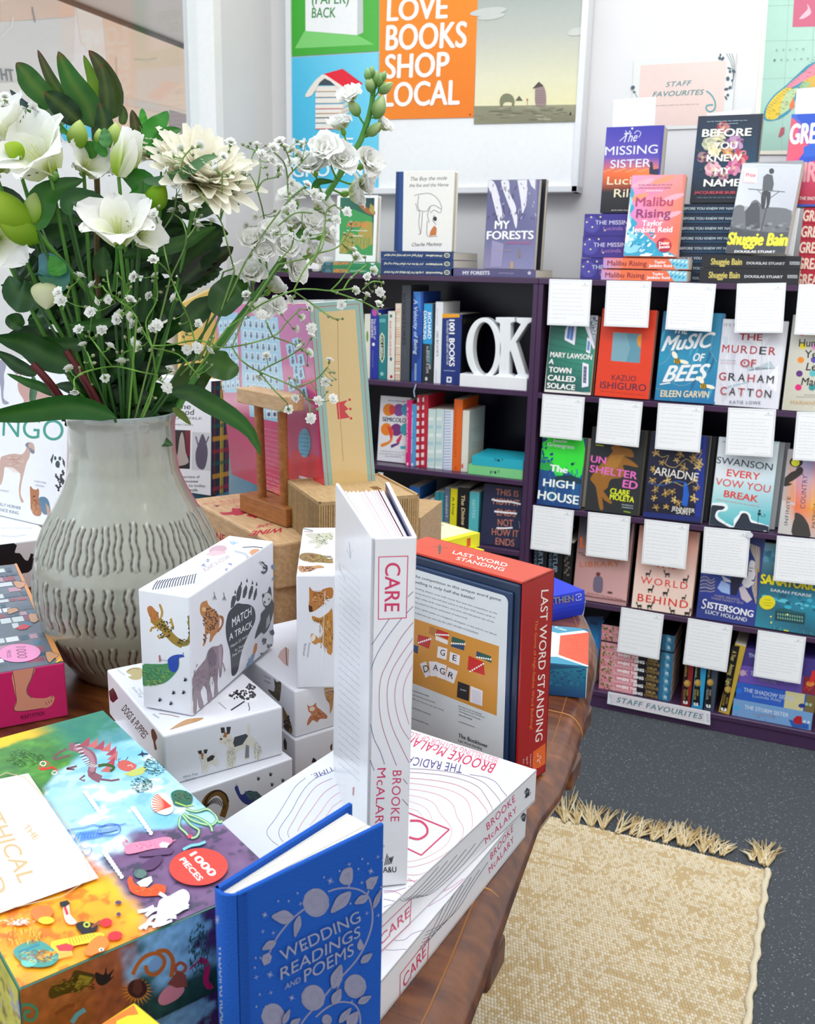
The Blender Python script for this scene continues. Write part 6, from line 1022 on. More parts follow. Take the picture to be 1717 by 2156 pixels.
        f.p('#6a4a72',1050,860,1120,840,1220,820,1300,820,1290,860,1220,870,1130,880,1060,880); f.p('#5d3f66',1060,960,1100,920,1170,880,1225,880,1210,930,1150,980,1080,985); f.s_('#7fc4d8',20,1380,830,1440,800,1500,790,1550,770)
        # reef creatures
        f.p('#e8552a',960,1060,990,1030,1010,1080,1060,1110,1120,1120,1170,1090,1240,1100,1250,1130,1230,1170,1150,1180,1060,1180,990,1150,970,1110); f.p('#d9e6d2',1030,1080,1080,1050,1140,1030,1150,1070,1110,1110,1060,1110); f.e('#5f7a74',1060,1010,50,36); f.s_('#3f5a54',6,1020,1020,1040,980,1080,980,1110,1010,1080,1040); fur(f,1100,1140,80,30,['#f78a4a','#c93a1c'],60,9,14,0,wd=3)
        for q in ((1200,1160,1260,1200,1270,1270,1330,1290,1420,1260),(1100,1330,1180,1280,1260,1320,1340,1300,1420,1240),(1090,1430,1150,1340,1240,1340,1330,1340),(1050,1430,1120,1390,1200,1400,1300,1370),(1040,1300,1100,1290,1160,1260)): f.s_('#f4f6fa',26,*q); f.s_('#c9c4ec',7,*q)
        f.p('#f7f8fb',1200,1220,1280,1180,1380,1130,1430,1180,1400,1260,1300,1330,1210,1400,1150,1420,1180,1340); fur(f,1300,1250,90,70,['#c4cdf0','#e9ecf8','#9fb4e4'],80,10,18,-30,wd=3)
        f.e('#5d3f66',893,1232,24,15); f.e('#5d3f66',895,1320,17,14); f.e('#e8303a',800,1383,46,32,-8); f.e('#e8303a',868,1483,56,34,-8); f.p('#26222a',570,1400,620,1375,690,1385,740,1410,700,1460,640,1480,600,1450); f.e('#c9d44a',655,1400,26,22); f.e('#26222a',655,1400,14,12); f.s_('#9a4a34',18,690,1420,760,1370)
        f.p('#f0d8c0',480,1260,520,1250,530,1320,580,1380,540,1400,500,1380,480,1320); f.p('#2f2a30',450,1230,510,1215,530,1240,490,1270,455,1260); f.p('#e83a4a',480,1270,500,1265,520,1320,500,1330)
        f.p('#f5cf3a',390,1530,520,1500,720,1460,790,1480,700,1530,560,1560,470,1600,400,1600); f.p('#f0853a',700,1510,760,1480,820,1520,800,1580,720,1640,640,1620,660,1560); f.e('#fbe8d0',765,1590,20,16); f.e('#2f5f8a',765,1590,9,8); f.p('#e0404a',420,1560,500,1540,560,1560,540,1600,460,1620)
        for i in range(9): f.s_('#7a5a1c',4,540+i*22,1560-i*9,520+i*22,1500-i*4,up=(i==0))
        for i in range(12): f.s_('#f4d86a',7,430+i*10,1600,400+i*13,1670-i*3,up=(i==0))
        f.p('#4a9a8f',100,1600,180,1540,300,1520,420,1600,440,1660,380,1710,260,1720,160,1680); f.e('#8a6a3a',330,1640,60,50,-10); f.e('#6fc4b4',220,1680,60,40,-8); f.s_('#e89a2a',26,290,1650,380,1620,430,1610); f.s_('#2f7f9a',16,140,1610,220,1580,300,1550); fur(f,280,1640,150,50,['#6fc4b4','#2f6f7a','#e8c84a','#c9503a'],120,12,20,-15,wd=4)
        f.p('#f07a3a',240,1290,300,1260,360,1260,400,1290,380,1350,300,1380,250,1350); f.e('#f7d03a',350,1370,60,28); f.e('#f4efe6',150,1385,60,22,-6); fur(f,120,1380,130,30,['#e85a34','#f4efe6','#f08a3a'],90,13,16,0,wd=4); fur(f,160,1480,170,60,['#f7d83a','#c98a1c','#a85a1c'],120,14,22,80,wd=4)
        # label with title
        f.clip = (0.0006,.0006,B.a-.0006,B.b-.0006)
        f.p('#e9e3d8',-180,340,215,262,745,1052,-180,1385); f.s_('#c9ae86',6,-160,372,185,290,685,1052,-160,1330); f.t('THE',175,668,262,772,0,'#cfb083',bold=.03,tl=(212,640))
        f.t('MYTHICAL',-190,420,150,1095,0,'#cfb083',bold=.015,tl=(-75,395),res=5); f.t('WORLD',-330,600,-60,1180,0,'#cfb083',bold=.015,tl=(-215,580))
        # sticker
        f.e('#e8483f',1497,970,220,140,-3,n=40); f.t('1000',1430,880,1590,1045,0,'#fdf3ee',bold=.045,tl=(1478,852),res=4); f.t('PIECES',1352,918,1495,1078,0,'#fdf3ee',bold=.045,tl=(1392,898))
    f = B.face('y-')
    def art2(U, V):
        n1, n2, n3 = fbm(U*6,V*2.2,21+int(full)), fbm(U*16,V*6,22), fbm(U*40,V*14,23)
        b = lerp3('#14241f','#2f5a50',n2); b = over(b,'#a9552a',smooth((.42-U+(n1-.5)*.5)*12)*.75); b = over(b,'#7fb4dc',smooth((.16-np.abs(U-.55)+(n1-.5)*.25)*16)*smooth((V-.25)*6)); b = over(b,'#2c3f8c',smooth((.07-np.abs(U-.86))*30)*smooth((V-.2)*5)*.8); b = over(b,'#43295a',smooth((.1-np.abs(U-.72)+(n2-.5)*.2)*18)*smooth((V-.4)*5))
        return [b[i]*(.55+.9*n3) for i in range(3)]
    f.paint(.0006,.0006,B.a-.0006,B.h-.0006,170,60,art2); f.z('Q')
    if full:
        f.s_('#b8641f',30,1000,1760,1040,1680,1100,1620,1180,1600,1235,1640,1230,1700,1170,1760,1110,1740,1100,1690); f.s_('#b8641f',34,1180,1590,1250,1580,1300,1640,1300,1720,1290,1780); f.e('#7fa8d8',1165,1685,42,46); f.s_('#a85a3a',26,1320,1700,1360,1670,1400,1700,1380,1740,1330,1740,closed=True)
        for i in range(22): a = i*.3; f.p('#d98a1c',1035+60*math.cos(a-.12),1880+60*math.sin(a-.12),1035+125*math.cos(a),1890+110*math.sin(a),1035+60*math.cos(a+.12),1880+60*math.sin(a+.12),up=(i==0))
        f.e('#3a1a14',1035,1865,74,70); f.p('#5a2f24',1010,1800,1060,1790,1075,1880,1040,1920,1000,1890); f.s_('#b01f5a',44,1500,1650,1545,1660,1560,1720,1550,1790,1570,1850,1600,1840); f.s_('#b01f5a',12,1520,1640,1470,1680,1430,1720); f.p('#d98a9a',1200,1920,1260,1850,1350,1830,1390,1870,1340,1940,1240,1990,1195,1970); f.p('#8a4a3a',1260,1830,1340,1730,1400,1760,1410,1850,1330,1860)
        f.p('#141214',720,1740,780,1760,800,1700,810,1760,860,1715,830,1780,860,1770,800,1830,750,1840,720,1800); f.p('#3a2a14',380,1860,520,1800,560,1730,640,1740,720,1770,640,1860,480,1910,380,1940); f.p('#8a7a2a',600,1760,700,1780,660,1840,560,1860); fur(f,540,1850,160,60,['#2a1f10','#8a7a2a','#5a3a14'],120,16,22,-20,wd=5); f.s_('#1f7f6a',22,140,2060,170,1990,240,1990,280,2040,250,2100,190,2090,190,2040,230,2035); f.s_('#5aa0b8',36,540,2120,580,2060,640,2020); f.s_('#7a3a24',24,420,2060,500,2000,560,1990); fur(f,1500,1560,80,200,['#1a4a4a','#2f6f6a','#0f2f34'],160,17,26,100,wd=5)
    f = B.face('x-')
    def art3(U, V): n = fbm(U*30,V*9,31); b = lerp3('#a8b04a','#e2dc6a',n); b = over(b,'#8a9fc4',smooth((fbm(U*20,V*6,33)-.6)*12)); return over(b,'#4a4a3a',smooth((fbm(U*50,V*16,32)-.58)*10)*.8)
    f.paint(.001,.001,B.b-.001,B.h-.001,90,24,art3); B.done()
myth(ZT+.0004,(-.002,.003),'lower of two busy illustrated puzzle boxes, dark sides below the cream labelled one',False)
myth(ZT+.0556,(0,0),'large puzzle box with fantastic creatures, cream title panel and red round sticker',True)
# --- pink puzzle box with a bare foot
yaw = deg(52.4); O = np.array([-.6699,.6816])-.27*np.array([math.cos(yaw),math.sin(yaw)])
B = Box('puzzle_box','puzzle box with crimson-pink side showing a bare foot, beside the vase','jigsaw box',pose(O[0],O[1],ZT+.0004,yaw),.27,.36,.0586,'#d2246a',bev=.0015,cols={'+z':'#5a6270'})
f = B.face('y-').z('R'); f.p('#e29a80',118,1490,325,1452,300,1560,262,1640,262,1700,300,1745,400,1752,450,1745,480,1730,515,1742,505,1790,470,1830,400,1850,300,1860,200,1875,150,1870,130,1840,155,1780,150,1740); f.s_('#3a1a20',5,118,1490,140,1620,150,1720,155,1790,130,1850,150,1873,230,1873,330,1858,420,1842); f.s_('#6a5a54',9,325,1455,300,1560,262,1640,255,1700,300,1748)
for q in ((430,1790,445,1815),(455,1775,470,1802),(478,1760,492,1788),(480,1735,500,1745)): f.s_('#8a4a3a',6,*q)
f.t('MONTY PYTHON',198,1955,420,1912,40,'#5a1024',bold=.03)
f = B.face('top'); fc = ['#8c3a52','#c9d0d2','#3a6a86','#9a4a5a','#dcdfe0','#4a5a6a','#b8889a','#2f4f66']; r = random.Random(21)
def shelfart(U, V):
    n = fbm(U*14,V*16,41); return lerp3('#4a5462','#6a7482',n)
f.paint(.001,.001,B.a-.001,B.b-.001,40,50,shelfart); f.k += 1
y = .012
while y < B.b-.02:
    h = r.uniform(.010,.018); x = .004
    while x < B.a-.012:
        w = r.uniform(.004,.016); 
        if r.random() < .85: f.uv([(x,y),(x+w,y),(x+w,y+h),(x,y+h)],r.choice(fc),up=False)
        x += w+.0016
    y += h+r.uniform(.002,.008)
f.k += 1; f.z('R'); f.p('#d98f4a',130,470,175,470,620,1400,540,1410); f.k += 1
for q in ((125,655,160,645,215,655,240,650,235,690,190,715,150,700),(268,970,290,950,350,960,380,1000,330,1040,290,1030),(70,910,150,900,180,925,120,950,80,960),(430,1320,470,1310,520,1330,560,1345,500,1390,470,1420,440,1380)): f.p('#c48f6a',*q); f.s_('#3a2a2c',4,*q,closed=True)
f.p('#c8203a',150,1090,220,1050,290,1070,250,1100,190,1110); f.p('#e9c21e',520,1415,580,1370,570,1400,540,1420)
f.e('#eb8fc0',185,1328,198,86,-3,n=36); f.t('1000',150,1270,165,1378,0,'#7a2f5a',bold=.0,tl=(245,1268)); f.t('PIECES',62,1308,70,1375,0,'#7a2f5a',bold=.02,tl=(100,1300)); B.done()
# --- grey white box with black cats and the standing bingo box
P0, P1 = onz(0,1146,.82), onz(79,1136,.82); yw = math.atan2(*(P1-P0)[1::-1]); d = np.array([math.cos(yw),math.sin(yw)]); O = P1[:2]-d*.25
B = Box('game_box','large grey-white box with black cat silhouette lying left of the vase','game box',pose(O[0],O[1],ZT+.0004,yw),.27,.23,.0685,'#e9ebef',bev=.002)
f = B.face('y-'); f.p('#1e2228',-60,1152,29,1143,31,1163,42,1165,52,1178,60,1180,70,1175,72,1190,60,1205,44,1210,38,1240,-60,1240); f.s_('#1e2228',7,44,1190,56,1190,64,1178,68,1166); f.s_('#1e2228',6,44,1197,56,1198,64,1196)
f = B.face('top'); f.squig('#b9bfca',1.2,4,1112,66,1112,3,30,1); f.s_('#c4cad6',3,2,1128,30,1130,55,1126); B.done()
BL, BR_ = onz(-60,1073,.8200), onz(138,1119,.8200); yw = math.atan2(*(BR_-BL)[1::-1])
B = Box('bingo_box','tall white bingo box with painted dogs standing left of the vase','game box',pose(BL[0],BL[1],.8208,yw,-deg(6),0),float(np.linalg.norm(BR_-BL)),.055,.235,'#f0f0f4')
f = B.face('y-').z('Y')
f.t('BINGO',-210,395,715,480,210,'#2f9684',bold=.0,res=5,tl=(-200,170))
f.p('#c8a79a',0,690,60,640,160,620,240,630,285,590,300,540,285,520,310,495,350,490,385,520,395,600,370,625,345,600,335,660,300,730,270,850,245,960,235,1080,270,1165,240,1170,218,1090,215,1000,230,850,150,820,60,770,45,840,30,920,0,970); f.p('#7a7f8c',285,520,310,495,330,500,320,540,350,560,390,590,385,620,350,610,325,560,300,545); f.p('#e9ddd8',70,770,150,780,225,840,150,830); fur(f,150,700,110,50,['#b9857a','#dcc4ba'],60,3,40,10,wd=4)
f.p('#f4f4f6',600,650,640,610,700,640,740,700,720,780,750,840,700,1000,650,1160,635,1000,625,860,600,760); spots(f,680,900,50,150,'#22262e',40,4,14); f.e('#2f4450',655,740,26,40); f.e('#2f4450',628,672,14,24); f.e('#2f4450',680,675,16,24); f.p('#2f333c',572,690,605,620,610,640,590,740); f.p('#2f333c',705,660,735,710,740,780,715,740)
f.p('#b4744e',340,1010,350,990,375,1020,410,1030,435,1015,445,1060,440,1130,470,1200,470,1300,440,1330,380,1310,350,1230,345,1120); f.p('#5d7f9a',440,1130,500,1110,550,1150,572,1250,565,1300,500,1310,460,1240); f.p('#c99a7a',520,1180,560,1230,570,1300,540,1330); f.e('#6a4434',388,1110,16,14); fur(f,400,1200,50,90,['#d99a6a','#8a5234'],70,5,26,80,wd=4)
f.t('YORKSHIRE',385,940,528,965,20,'#a9b4c0'); f.t('TERRIER',400,985,505,1003,18,'#a9b4c0'); f.t('POLLY HORNER',-40,1202,238,1256,34,'#7d8fa0',bold=.01); f.t('LAURENCE KING',-120,1248,212,1312,34,'#7d8fa0',bold=.01); f.t('WHIPPET',-30,1040,105,1062,18,'#a9b4c0')
f.z('g'); f.p('#9a9aae',-20,680,60,700,70,760,45,850,50,950,40,1130,110,1190,60,1210,25,1170,10,1000,-20,850); f.p('#c89a92',215,960,240,860,180,800,200,780,240,800,260,870,300,950,360,1000,440,1020,540,1020,590,1080,600,1160,330,1170,300,1210,275,1200,290,1160,230,1060); f.p('#9a7a80',160,810,200,780,235,800,240,840,200,850); B.done()
# --- fashion catalogue on a flat book behind the vase
B = Box('book','flat blue book with white lettering under the tartan spined catalogue','book',pose(-1.10,1.40,ZT+.0004,deg(8)),.20,.21,.038,'#2a5f78',part='cover'); f = B.face('y-'); B.done()
O = onz(445,1044,.7905); L_ = onz(340,1060,.7905); 
Mv = pose(O[0]-.20*math.cos(deg(-2)),O[1]-.20*math.sin(deg(-2)),.7905,deg(-2),-deg(3)); vw = thing('book','white illustrated catalogue with dark tartan spine standing behind the vase','book',Mv); 
m = MB(); m.box(0,.2,0,.003,0,.205,'#eff0f4','gloss',bev=.0006); m.box(0,.2,.047,.05,0,.205,'#eff0f4','gloss',bev=.0006); m.box(.198,.202,0,.05,0,.205,'#2b2f3c','cloth',bev=.0004)
f = Face(m,Mv,(0,0,0),(1,0,0),(0,0,1),mat='gloss'); f.z('U'); f.t('Vivienne',888,432,1082,436,38,'#16181c',bold=.02,tl=(890,400)); f.t('Westwood',868,466,1100,468,38,'#16181c',bold=.02,tl=(870,434)); f.t('CATWALK',986,492,1150,496,16,'#33363c'); f.t('Complete Collections',982,526,1098,530,12,'#4a4d54')
f.p('#2a1d22',980,552,1082,556,1078,775,975,770); f.p('#7a1c2c',1050,556,1082,556,1080,700,1062,700); f.p('#b8a8a0',1020,600,1034,565,1045,600,1055,680,1070,740,1000,755,1010,680); f.p('#d2d4d8',1092,565,1200,570,1196,785,1088,780); f.p('#5d5468',1130,620,1150,575,1170,620,1180,690,1160,775,1120,760,1110,690); f.s_('#6a6070',8,1125,640,1112,590); f.s_('#6a6070',8,1165,640,1186,590)
for i,(s0,x0,x1) in enumerate((('A comprehensive overview of',860,1134),("Westwood's womenswear",880,1128),('from its 1981 debut to today,',862,1168),('the original catwalk',880,1126))): f.t(s0,x0,825+i*24,x1,827+i*25,15,'#33363c',bold=.02)
g = Face(m,Mv,(.2021,0,0),(0,1,0),(0,0,1),mat='cloth')
def tart(U, V):
    b = lerp3('#1d2436','#24304a',U); 
    for k,w,c,a in ((.12,.04,'#8a2438',.7),(.5,.05,'#b8a02c',.8),(.62,.03,'#b8a02c',.7),(.85,.08,'#7a2030',.6)): b = over(b,c,(np.abs(U-k)<w)*a)
    for k in range(9): b = over(b,('#8a2438','#b8862c','#1a4a4a')[k%3],(np.abs(V-(k+.5)/9)<.018)*.7)
    return b
g.paint(.0005,.001,.0495,.204,30,120,tart); m.build('cover',vw); MB().box(.003,.197,.003,.047,.002,.203,'#ece8de','paper').build('pages',vw)
# ------------------------------------------------------------------ white hardbacks with contour lines
CW, PK, BL_, VI = '#e6e6ea', '#cf2f62', '#3a3a86', '#a03a8a'
def contour_lines(f, seqs, w):
    for c, q in seqs: f.s_(c, w, *q)
def lyingcare(z0, A, rot, label, T=.0288, mult=1):
    """cover up, spine to the right: local x from the spine inwards, y down through the thickness, z along the spine"""
    R = np.stack([rz(rot)@np.array([-1.,0,0]), np.array([0,0,-1.]), rz(rot)@np.array([0,1.,0])],1)
    # columns: x inwards(-x), y down, z = x cross y
    R[:,2] = np.cross(R[:,0],R[:,1]); O = np.array([A[0],A[1],z0+T]) - R[:,2]*.234 if R[1,2] > 0 else np.array([A[0],A[1],z0+T])
    M = mat4(R,O); th = thing('book',label,'book',M,'stacked white contour line hardbacks'); m, pg = book_parts(th,M,.153,T,.234,CW,hard=True,mat='gloss',pages='#f3f1ec')
    sgn = 1 if R[1,2] > 0 else -1
    top = Face(m,M,(0,0,0),(1,0,0),(0,0,1),mat='gloss'); sp = Face(m,M,(-.0001,T,0),(0,-1,0),(0,0,1),mat='gloss'); top.clip = (.0003,.0003,.1527,.2337); sp.clip = (.0003,.0003,T-.0003,.2337)
    return th, m, pg, top, sp
A1, A2 = onz(1130.5,1620.2,ZT+.0576), onz(1110,1695,ZT+.0288)
th, m, pg, top, sp = lyingcare(ZT+.0290, A1, deg(-9.3), 'white hardback with pink and violet contour lines, upper of two lying flat', T=.0286)
def topart(top):
    top.z('W')
    # printed upside down as seen from here
    top.t('BROOKE McALARY',1452,22,1000,-128,0,PK,bold=.01,tl=(1425,66),space=1.1); top.t('BESTSELLING AUTHOR OF SLOW',1462,-8,1000,-150,0,'#d98aa4',tl=(1450,22)); top.t('THE RADICAL',1290,25,1000,-22,0,BL_,tl=(1280,66),space=1.1);
    top.t('TIME.',652,32,545,72,0,BL_,tl=(662,52),space=1.1)
    for c, q in ((BL_,(520,88,470,130,420,210,370,290,330,345,345,385,385,418)),(BL_,(640,62,560,95,500,160,450,250,395,330,390,370,410,400)),(VI,(650,90,570,130,510,210,465,290,432,350,440,380)),('#c94a86',(690,110,610,160,550,240,500,310,480,350)),('#d98aa4',(700,150,640,190,590,260,540,320)),('#d98aa4',(705,190,650,230,610,290)),
        (BL_,(1320,72,1400,85,1450,110,1480,150,1510,185,1512,200)),('#6a3a7a',(1010,42,1150,50,1280,70,1380,105,1430,150,1470,200,1480,225)),('#8a4a6a',(1010,60,1150,70,1270,92,1360,130,1400,180,1440,250)),('#c94a66',(1010,88,1130,98,1250,120,1330,160,1370,200,1410,260,1400,300)),('#d98a94',(1010,112,1120,125,1230,150,1300,190,1325,240,1335,300,1330,360)),('#d98a94',(1010,140,1110,155,1190,180,1240,220,1260,280,1290,330,1285,380)),('#e0a0a8',(1010,170,1090,185,1150,215,1175,260,1230,330,1225,385,1190,430,1100,480,1010,500)),('#e8b4b8',(1020,200,1080,220,1120,250,1140,300)),('#e8b4b8',(1020,235,1070,250,1100,290)),
        ('#d98a94',(1285,380,1240,430,1150,490,1060,520,1010,525)),('#d98a94',(1330,360,1290,430,1190,510,1080,560,1010,560)),('#c94a66',(1400,300,1340,400,1270,480,1160,560,1080,590,1010,590)),('#8a4a6a',(1440,250,1400,350,1330,450,1230,540,1130,610,1020,620)),('#c0507a',(900,650,960,645,1000,665,1060,640,1130,640)),(BL_,(900,680,950,690,990,705,1030,690,1080,690)),(BL_,(900,720,960,712,1000,722)),('#c94a86',(1020,580,1060,600,1110,600)),(VI,(900,640,960,640,1010,625))): top.s_(c,2.2,*q)
    [top.s_(PK,7,*q) for q in ((1012,255,1222,340),(1222,340,1085,466),(1085,466,1010,430))]
    top.s_(PK,11,1030,298,1080,300,1112,330,1110,365,1070,388,1025,378)
topart(top)
def spart(sp, dx, dy, first):
    sp.z('W')
    if first:
        sp.t('BROOKE',1408,345,1545,200,0,PK,bold=.0,tl=(1402,312),space=1.15); sp.t('McALARY',1400,412,1552,252,0,PK,bold=.0,tl=(1396,382),space=1.15); sp.t('CARE',882,912,1030,760,0,PK,bold=.012,tl=(880,862),res=5)
        for q in ((870,838,1036,678),(1036,678,1030,800),(1030,800,876,948)): sp.s_(PK,3,*q)
        for i in range(6): sp.s_('#5a5f72',2,1395-i*45,380+i*28,1300-i*40,500+i*20,1200-i*34,600+i*14,1120-i*24,660+i*6,1060-i*16,660+i*4)
        sp.e('#2a2d38',1598,182,4,4); 
        for k in range(5): sp.s_('#2a2d38',3,1600+k*2,178,1590+k*6,158-k*3,1602+k*3,136+k*2)
        sp.t('A&U',1588,188,1618,170,0,'#2a2d38',bold=.02,tl=(1592,172))
    else:
        sp.t('BROOKE',1425,490,1535,345,0,PK,bold=.0,tl=(1422,458),space=1.15); sp.t('McALARY',1418,556,1538,398,0,PK,bold=.0,tl=(1414,526),space=1.15); sp.t('CARE',998,1118,1108,950,0,PK,bold=.012,tl=(996,1062),res=5)
        for q in ((982,1048,1122,868),(1122,868,1115,1010),(1115,1010,980,1182),(980,1182,982,1048)): sp.s_(PK,3,*q)
        for i in range(6): sp.s_('#5a5f72',2,1410-i*40,500+i*36,1330-i*32,620+i*30,1270-i*28,720+i*26,1190-i*18,800+i*22,1110-i*8,840+i*18)
        for k in range(5): sp.s_('#2a2d38',3,1582+k*2,300,1572+k*6,280-k*3,1584+k*3,258+k*2)
spart(sp,0,0,True); m.build('cover',th); pg.build('pages',th)
th, m, pg, top, sp = lyingcare(ZT+.0003, A2, deg(-5.2), 'white hardback with pink and violet contour lines, lower of two lying flat', T=.0286)
top.z('W')
for c, q in ((VI,(1390,480,1320,560,1180,680,1000,780,900,840)),('#c94a86',(1290,580,1200,640,1060,690,960,760)),(BL_,(1100,830,1040,850,1000,880,920,880)),(BL_,(1060,940,1000,925,950,930,890,925))): top.s_(c,2.2,*q)
spart(sp,0,0,False); m.build('cover',th); pg.build('pages',th)
# standing, opened a little at the back cover
M = pose(-.2390,.4895,.8098,.6291,-.012,.0074); th = thing('book','white hardback with pink framed title standing upright with its pages fanned slightly open','book',M); T, Wd, Hh = .027, .158, .234
m = MB(); m.box(0,T,0,.0026,0,Hh,CW,'gloss',bev=.0008); m.box(0,.0026,.0,Wd,0,Hh,CW,'gloss',bev=.0008)
ang = -.085; R2 = rz(ang); vs = [R2@np.array(p)+np.array([T,0,0]) for p in ((-.0026,.001,0),(0,.001,0),(0,Wd,0),(-.0026,Wd,0),(-.0026,.001,Hh),(0,.001,Hh),(0,Wd,Hh),(-.0026,Wd,Hh))]
m.add(vs,[(0,3,2,1),(4,5,6,7),(0,1,5,4),(1,2,6,5),(2,3,7,6)],CW,'gloss'); m.add(vs,[(3,0,4,7)],'#2f2a6a','gloss')
f = Face(m,M,(0,0,0),(1,0,0),(0,0,1),mat='gloss'); f.clip = (.0005,.0005,T-.0005,Hh-.0005); f.z('X')
[f.s_(PK,6,*q) for q in ((336,552,516,546),(513,546,503,920),(506,918,332,927),(335,928,338,550))]
f.t('CARE',378,588,372,880,0,PK,bold=.02,tl=(470,588),res=6); f.t('BROOKE',422,1838,408,2145,0,PK,bold=.0,tl=(476,1838),space=1.1,res=4); f.t('McALARY',330,1825,312,2215,0,PK,bold=.0,tl=(382,1822),space=1.05,res=4)
for c, q in ((BL_,(400,925,350,1000,295,1080)),(BL_,(475,922,400,1020,330,1130,288,1240,285,1320)),('#3a2a6a',(545,760,512,792)),('#5a2a7a',(545,848,505,890)),('#a0306a',(545,945,470,1040,400,1170,350,1280,340,1420,350,1530,380,1640,444,1808)),('#b0407a',(545,1040,480,1130,420,1230,390,1330,392,1460,420,1580,470,1690,520,1790)),('#c05a8a',(545,1110,500,1180,455,1270,435,1360,440,1460,470,1570,520,1650)),('#cf6a94',(545,1200,500,1290,484,1370,490,1450,520,1560)),(BL_,(288,1560,310,1650,345,1720,372,1800)),(BL_,(285,1775,310,1838)),('#7a2a7a',(485,1888,510,1920)),('#7a2a7a',(480,2010,515,2050))): f.s_(c,3.5,*q)
f.z('W'); f.t('A&U',898,550,962,548,0,'#23252c',bold=.03,tl=(898,522)); 
for k in range(5): f.s_('#23252c',4,905+k*8,515-k*2,912+k*9,485-k*4,918+k*4,458+k*10)
g = Face(m,M,(0,Wd,0),(0,-1,0),(0,0,1),mat='gloss'); g.clip = (.001,.001,Wd-.001,Hh-.001); g.z('X')
r = random.Random(4)
for i in range(14): y = 585+i*42; g.squig('#9aa0b4',1.6,98+(i%3),y,226,y+118,5,44,i)
for i in range(15): y = 1175+i*44; g.squig('#a4a9ba',1.6,96,y,222,y+110,5,40,i+40)
for q in ((160,460,168,560),(145,500,168,560,178,510),(100,600,110,640,140,690)): g.s_('#8fa4c0',1.6,*q)
g.p('#c9303a',182,1940,190,1935,186,1990,180,1985); m.build('cover',th)
pg = MB(); n = 46; r = random.Random(6)
for i in range(n):
    t = i/n; x0 = .003+(T-.0062)*t; x1 = .0032+(T+.0055)*t*1.0; c = r.choice(('#f4f2ee','#ebe8e4','#e4dfdd','#f6f5f2','#dcd7d6')); 
    if i in (34,40): c = '#5a1f3a'
    if i in (24,27,37): c = '#e0b4c0'
    w0, w1 = (T-.0062)/n*.93, (T+.0055)/n*.8; yb = Wd-.004-.004*abs(math.sin(i*.7)); zt = Hh-.0035-.0016*r.random()
    pg.add([(x0,.003,.003),(x0+w0,.003,.003),(x1+w1,yb,.003),(x1,yb,.003),(x0,.003,zt),(x0+w0,.003,zt),(x1+w1,yb,zt-.001),(x1,yb,zt-.001)],[(0,3,2,1),(4,5,6,7),(0,1,5,4),(1,2,6,5),(2,3,7,6),(3,0,4,7)],c,'paper')
pg.build('pages',th)
# ------------------------------------------------------------------ blue cloth book with silver roses
zt = .907; P = {k:onz(*q,zt) for k,q in dict(h=(500,1885),f=(808,1735),s=(452,1868),b=(735,1690)).items()}
SB = '#1553b0'; h_ = np.array(P['h'][:2]); d1 = P['f'][:2]-h_; L1 = np.linalg.norm(d1); d1 /= L1; yw = math.atan2(d1[1],d1[0]); M = pose(h_[0],h_[1],ZT+.0004,yw); th = thing('book','bright blue cloth book stamped with silver roses, standing nearest the camera','book',M)
Ri = np.linalg.inv(M); lc = lambda p: (Ri@np.array([p[0],p[1],zt,1.]))[:2]; s_p, b_p = lc(P['s']), lc(P['b']); HB = .1558; L1 += .0005
m = MB(); m.box(0,L1,0,.0028,0,HB,SB,'cloth',bev=.0009)
db = (b_p-s_p); nb = np.array([-db[1],db[0]]); nb /= -np.linalg.norm(nb); 
def slab(p, q, n_, t, c): 
    a, b = np.array(p), np.array(q); vs = [(*a,0),(*b,0),(*(b+n_*t),0),(*(a+n_*t),0)]; vs = vs+[(x,y,HB) for x,y,_ in vs]; m.add(vs,[(0,1,2,3),(7,6,5,4),(0,4,5,1),(1,5,6,2),(2,6,7,3),(3,7,4,0)],c,'cloth')
slab(s_p, b_p, nb, .0026, SB)
ns = 9; mid = (np.array([-.001,0])+s_p)/2; ctr = mid; vs = []; 
sv = s_p-np.array([-.0005,0.]); 
for k in range(ns+1):
    t = k/ns; base = np.array([-.0005,0.])+sv*t; bul = .0032*math.sin(PI*t); nrm = np.array([-sv[1],sv[0]]); nrm /= np.linalg.norm(nrm); nrm = nrm if nrm[0] < 0 else -nrm
    o_, i_ = base+nrm*bul, base+nrm*(bul-.0022); vs += [(*o_,0),(*o_,HB),(*i_,0),(*i_,HB)]
fs = []
for k in range(ns): a = 4*k; fs += [(a,a+4,a+5,a+1),(a+2,a+3,a+7,a+6),(a+1,a+5,a+7,a+3)]
m.add(vs,fs,SB,'cloth',False); m.add([(.0,-.0001,.001),(.004,-.0012,.001),(.0055,-.0001,.001),(.0,-.0001,HB-.001),(.004,-.0012,HB-.001),(.0055,-.0001,HB-.001)],[(0,1,4,3),(1,2,5,4)],'#1049a0','cloth',True)
f = Face(m,M,(0,0,0),(1,0,0),(0,0,1),mat='foil',lift=.000012); f.clip = (.001,.001,L1-.001,HB-.001); f.z('O'); SV, SD = '#a9a9c6', '#8486a6'
def rose(x, y, s0, n=16, rot=0):
    f.e(SV,x,y,s0,s0*1.12,rot)
    for k in range(9): a = k*.7+rot; f.e(SV,x+s0*.62*math.cos(a),y+s0*.68*math.sin(a),s0*.5,s0*.42,math.degrees(a)+90,n=12,up=(k==0))
    for k in range(5):
        q = []
        for j in range(9): a = rot+k*1.35+j*.32; rr_ = s0*(.22+.17*k)*(1+.05*math.sin(j*2)); q += [x+rr_*math.cos(a),y+rr_*1.06*math.sin(a)]
        f.s_(SD,2.2,*q,up=(k==0))
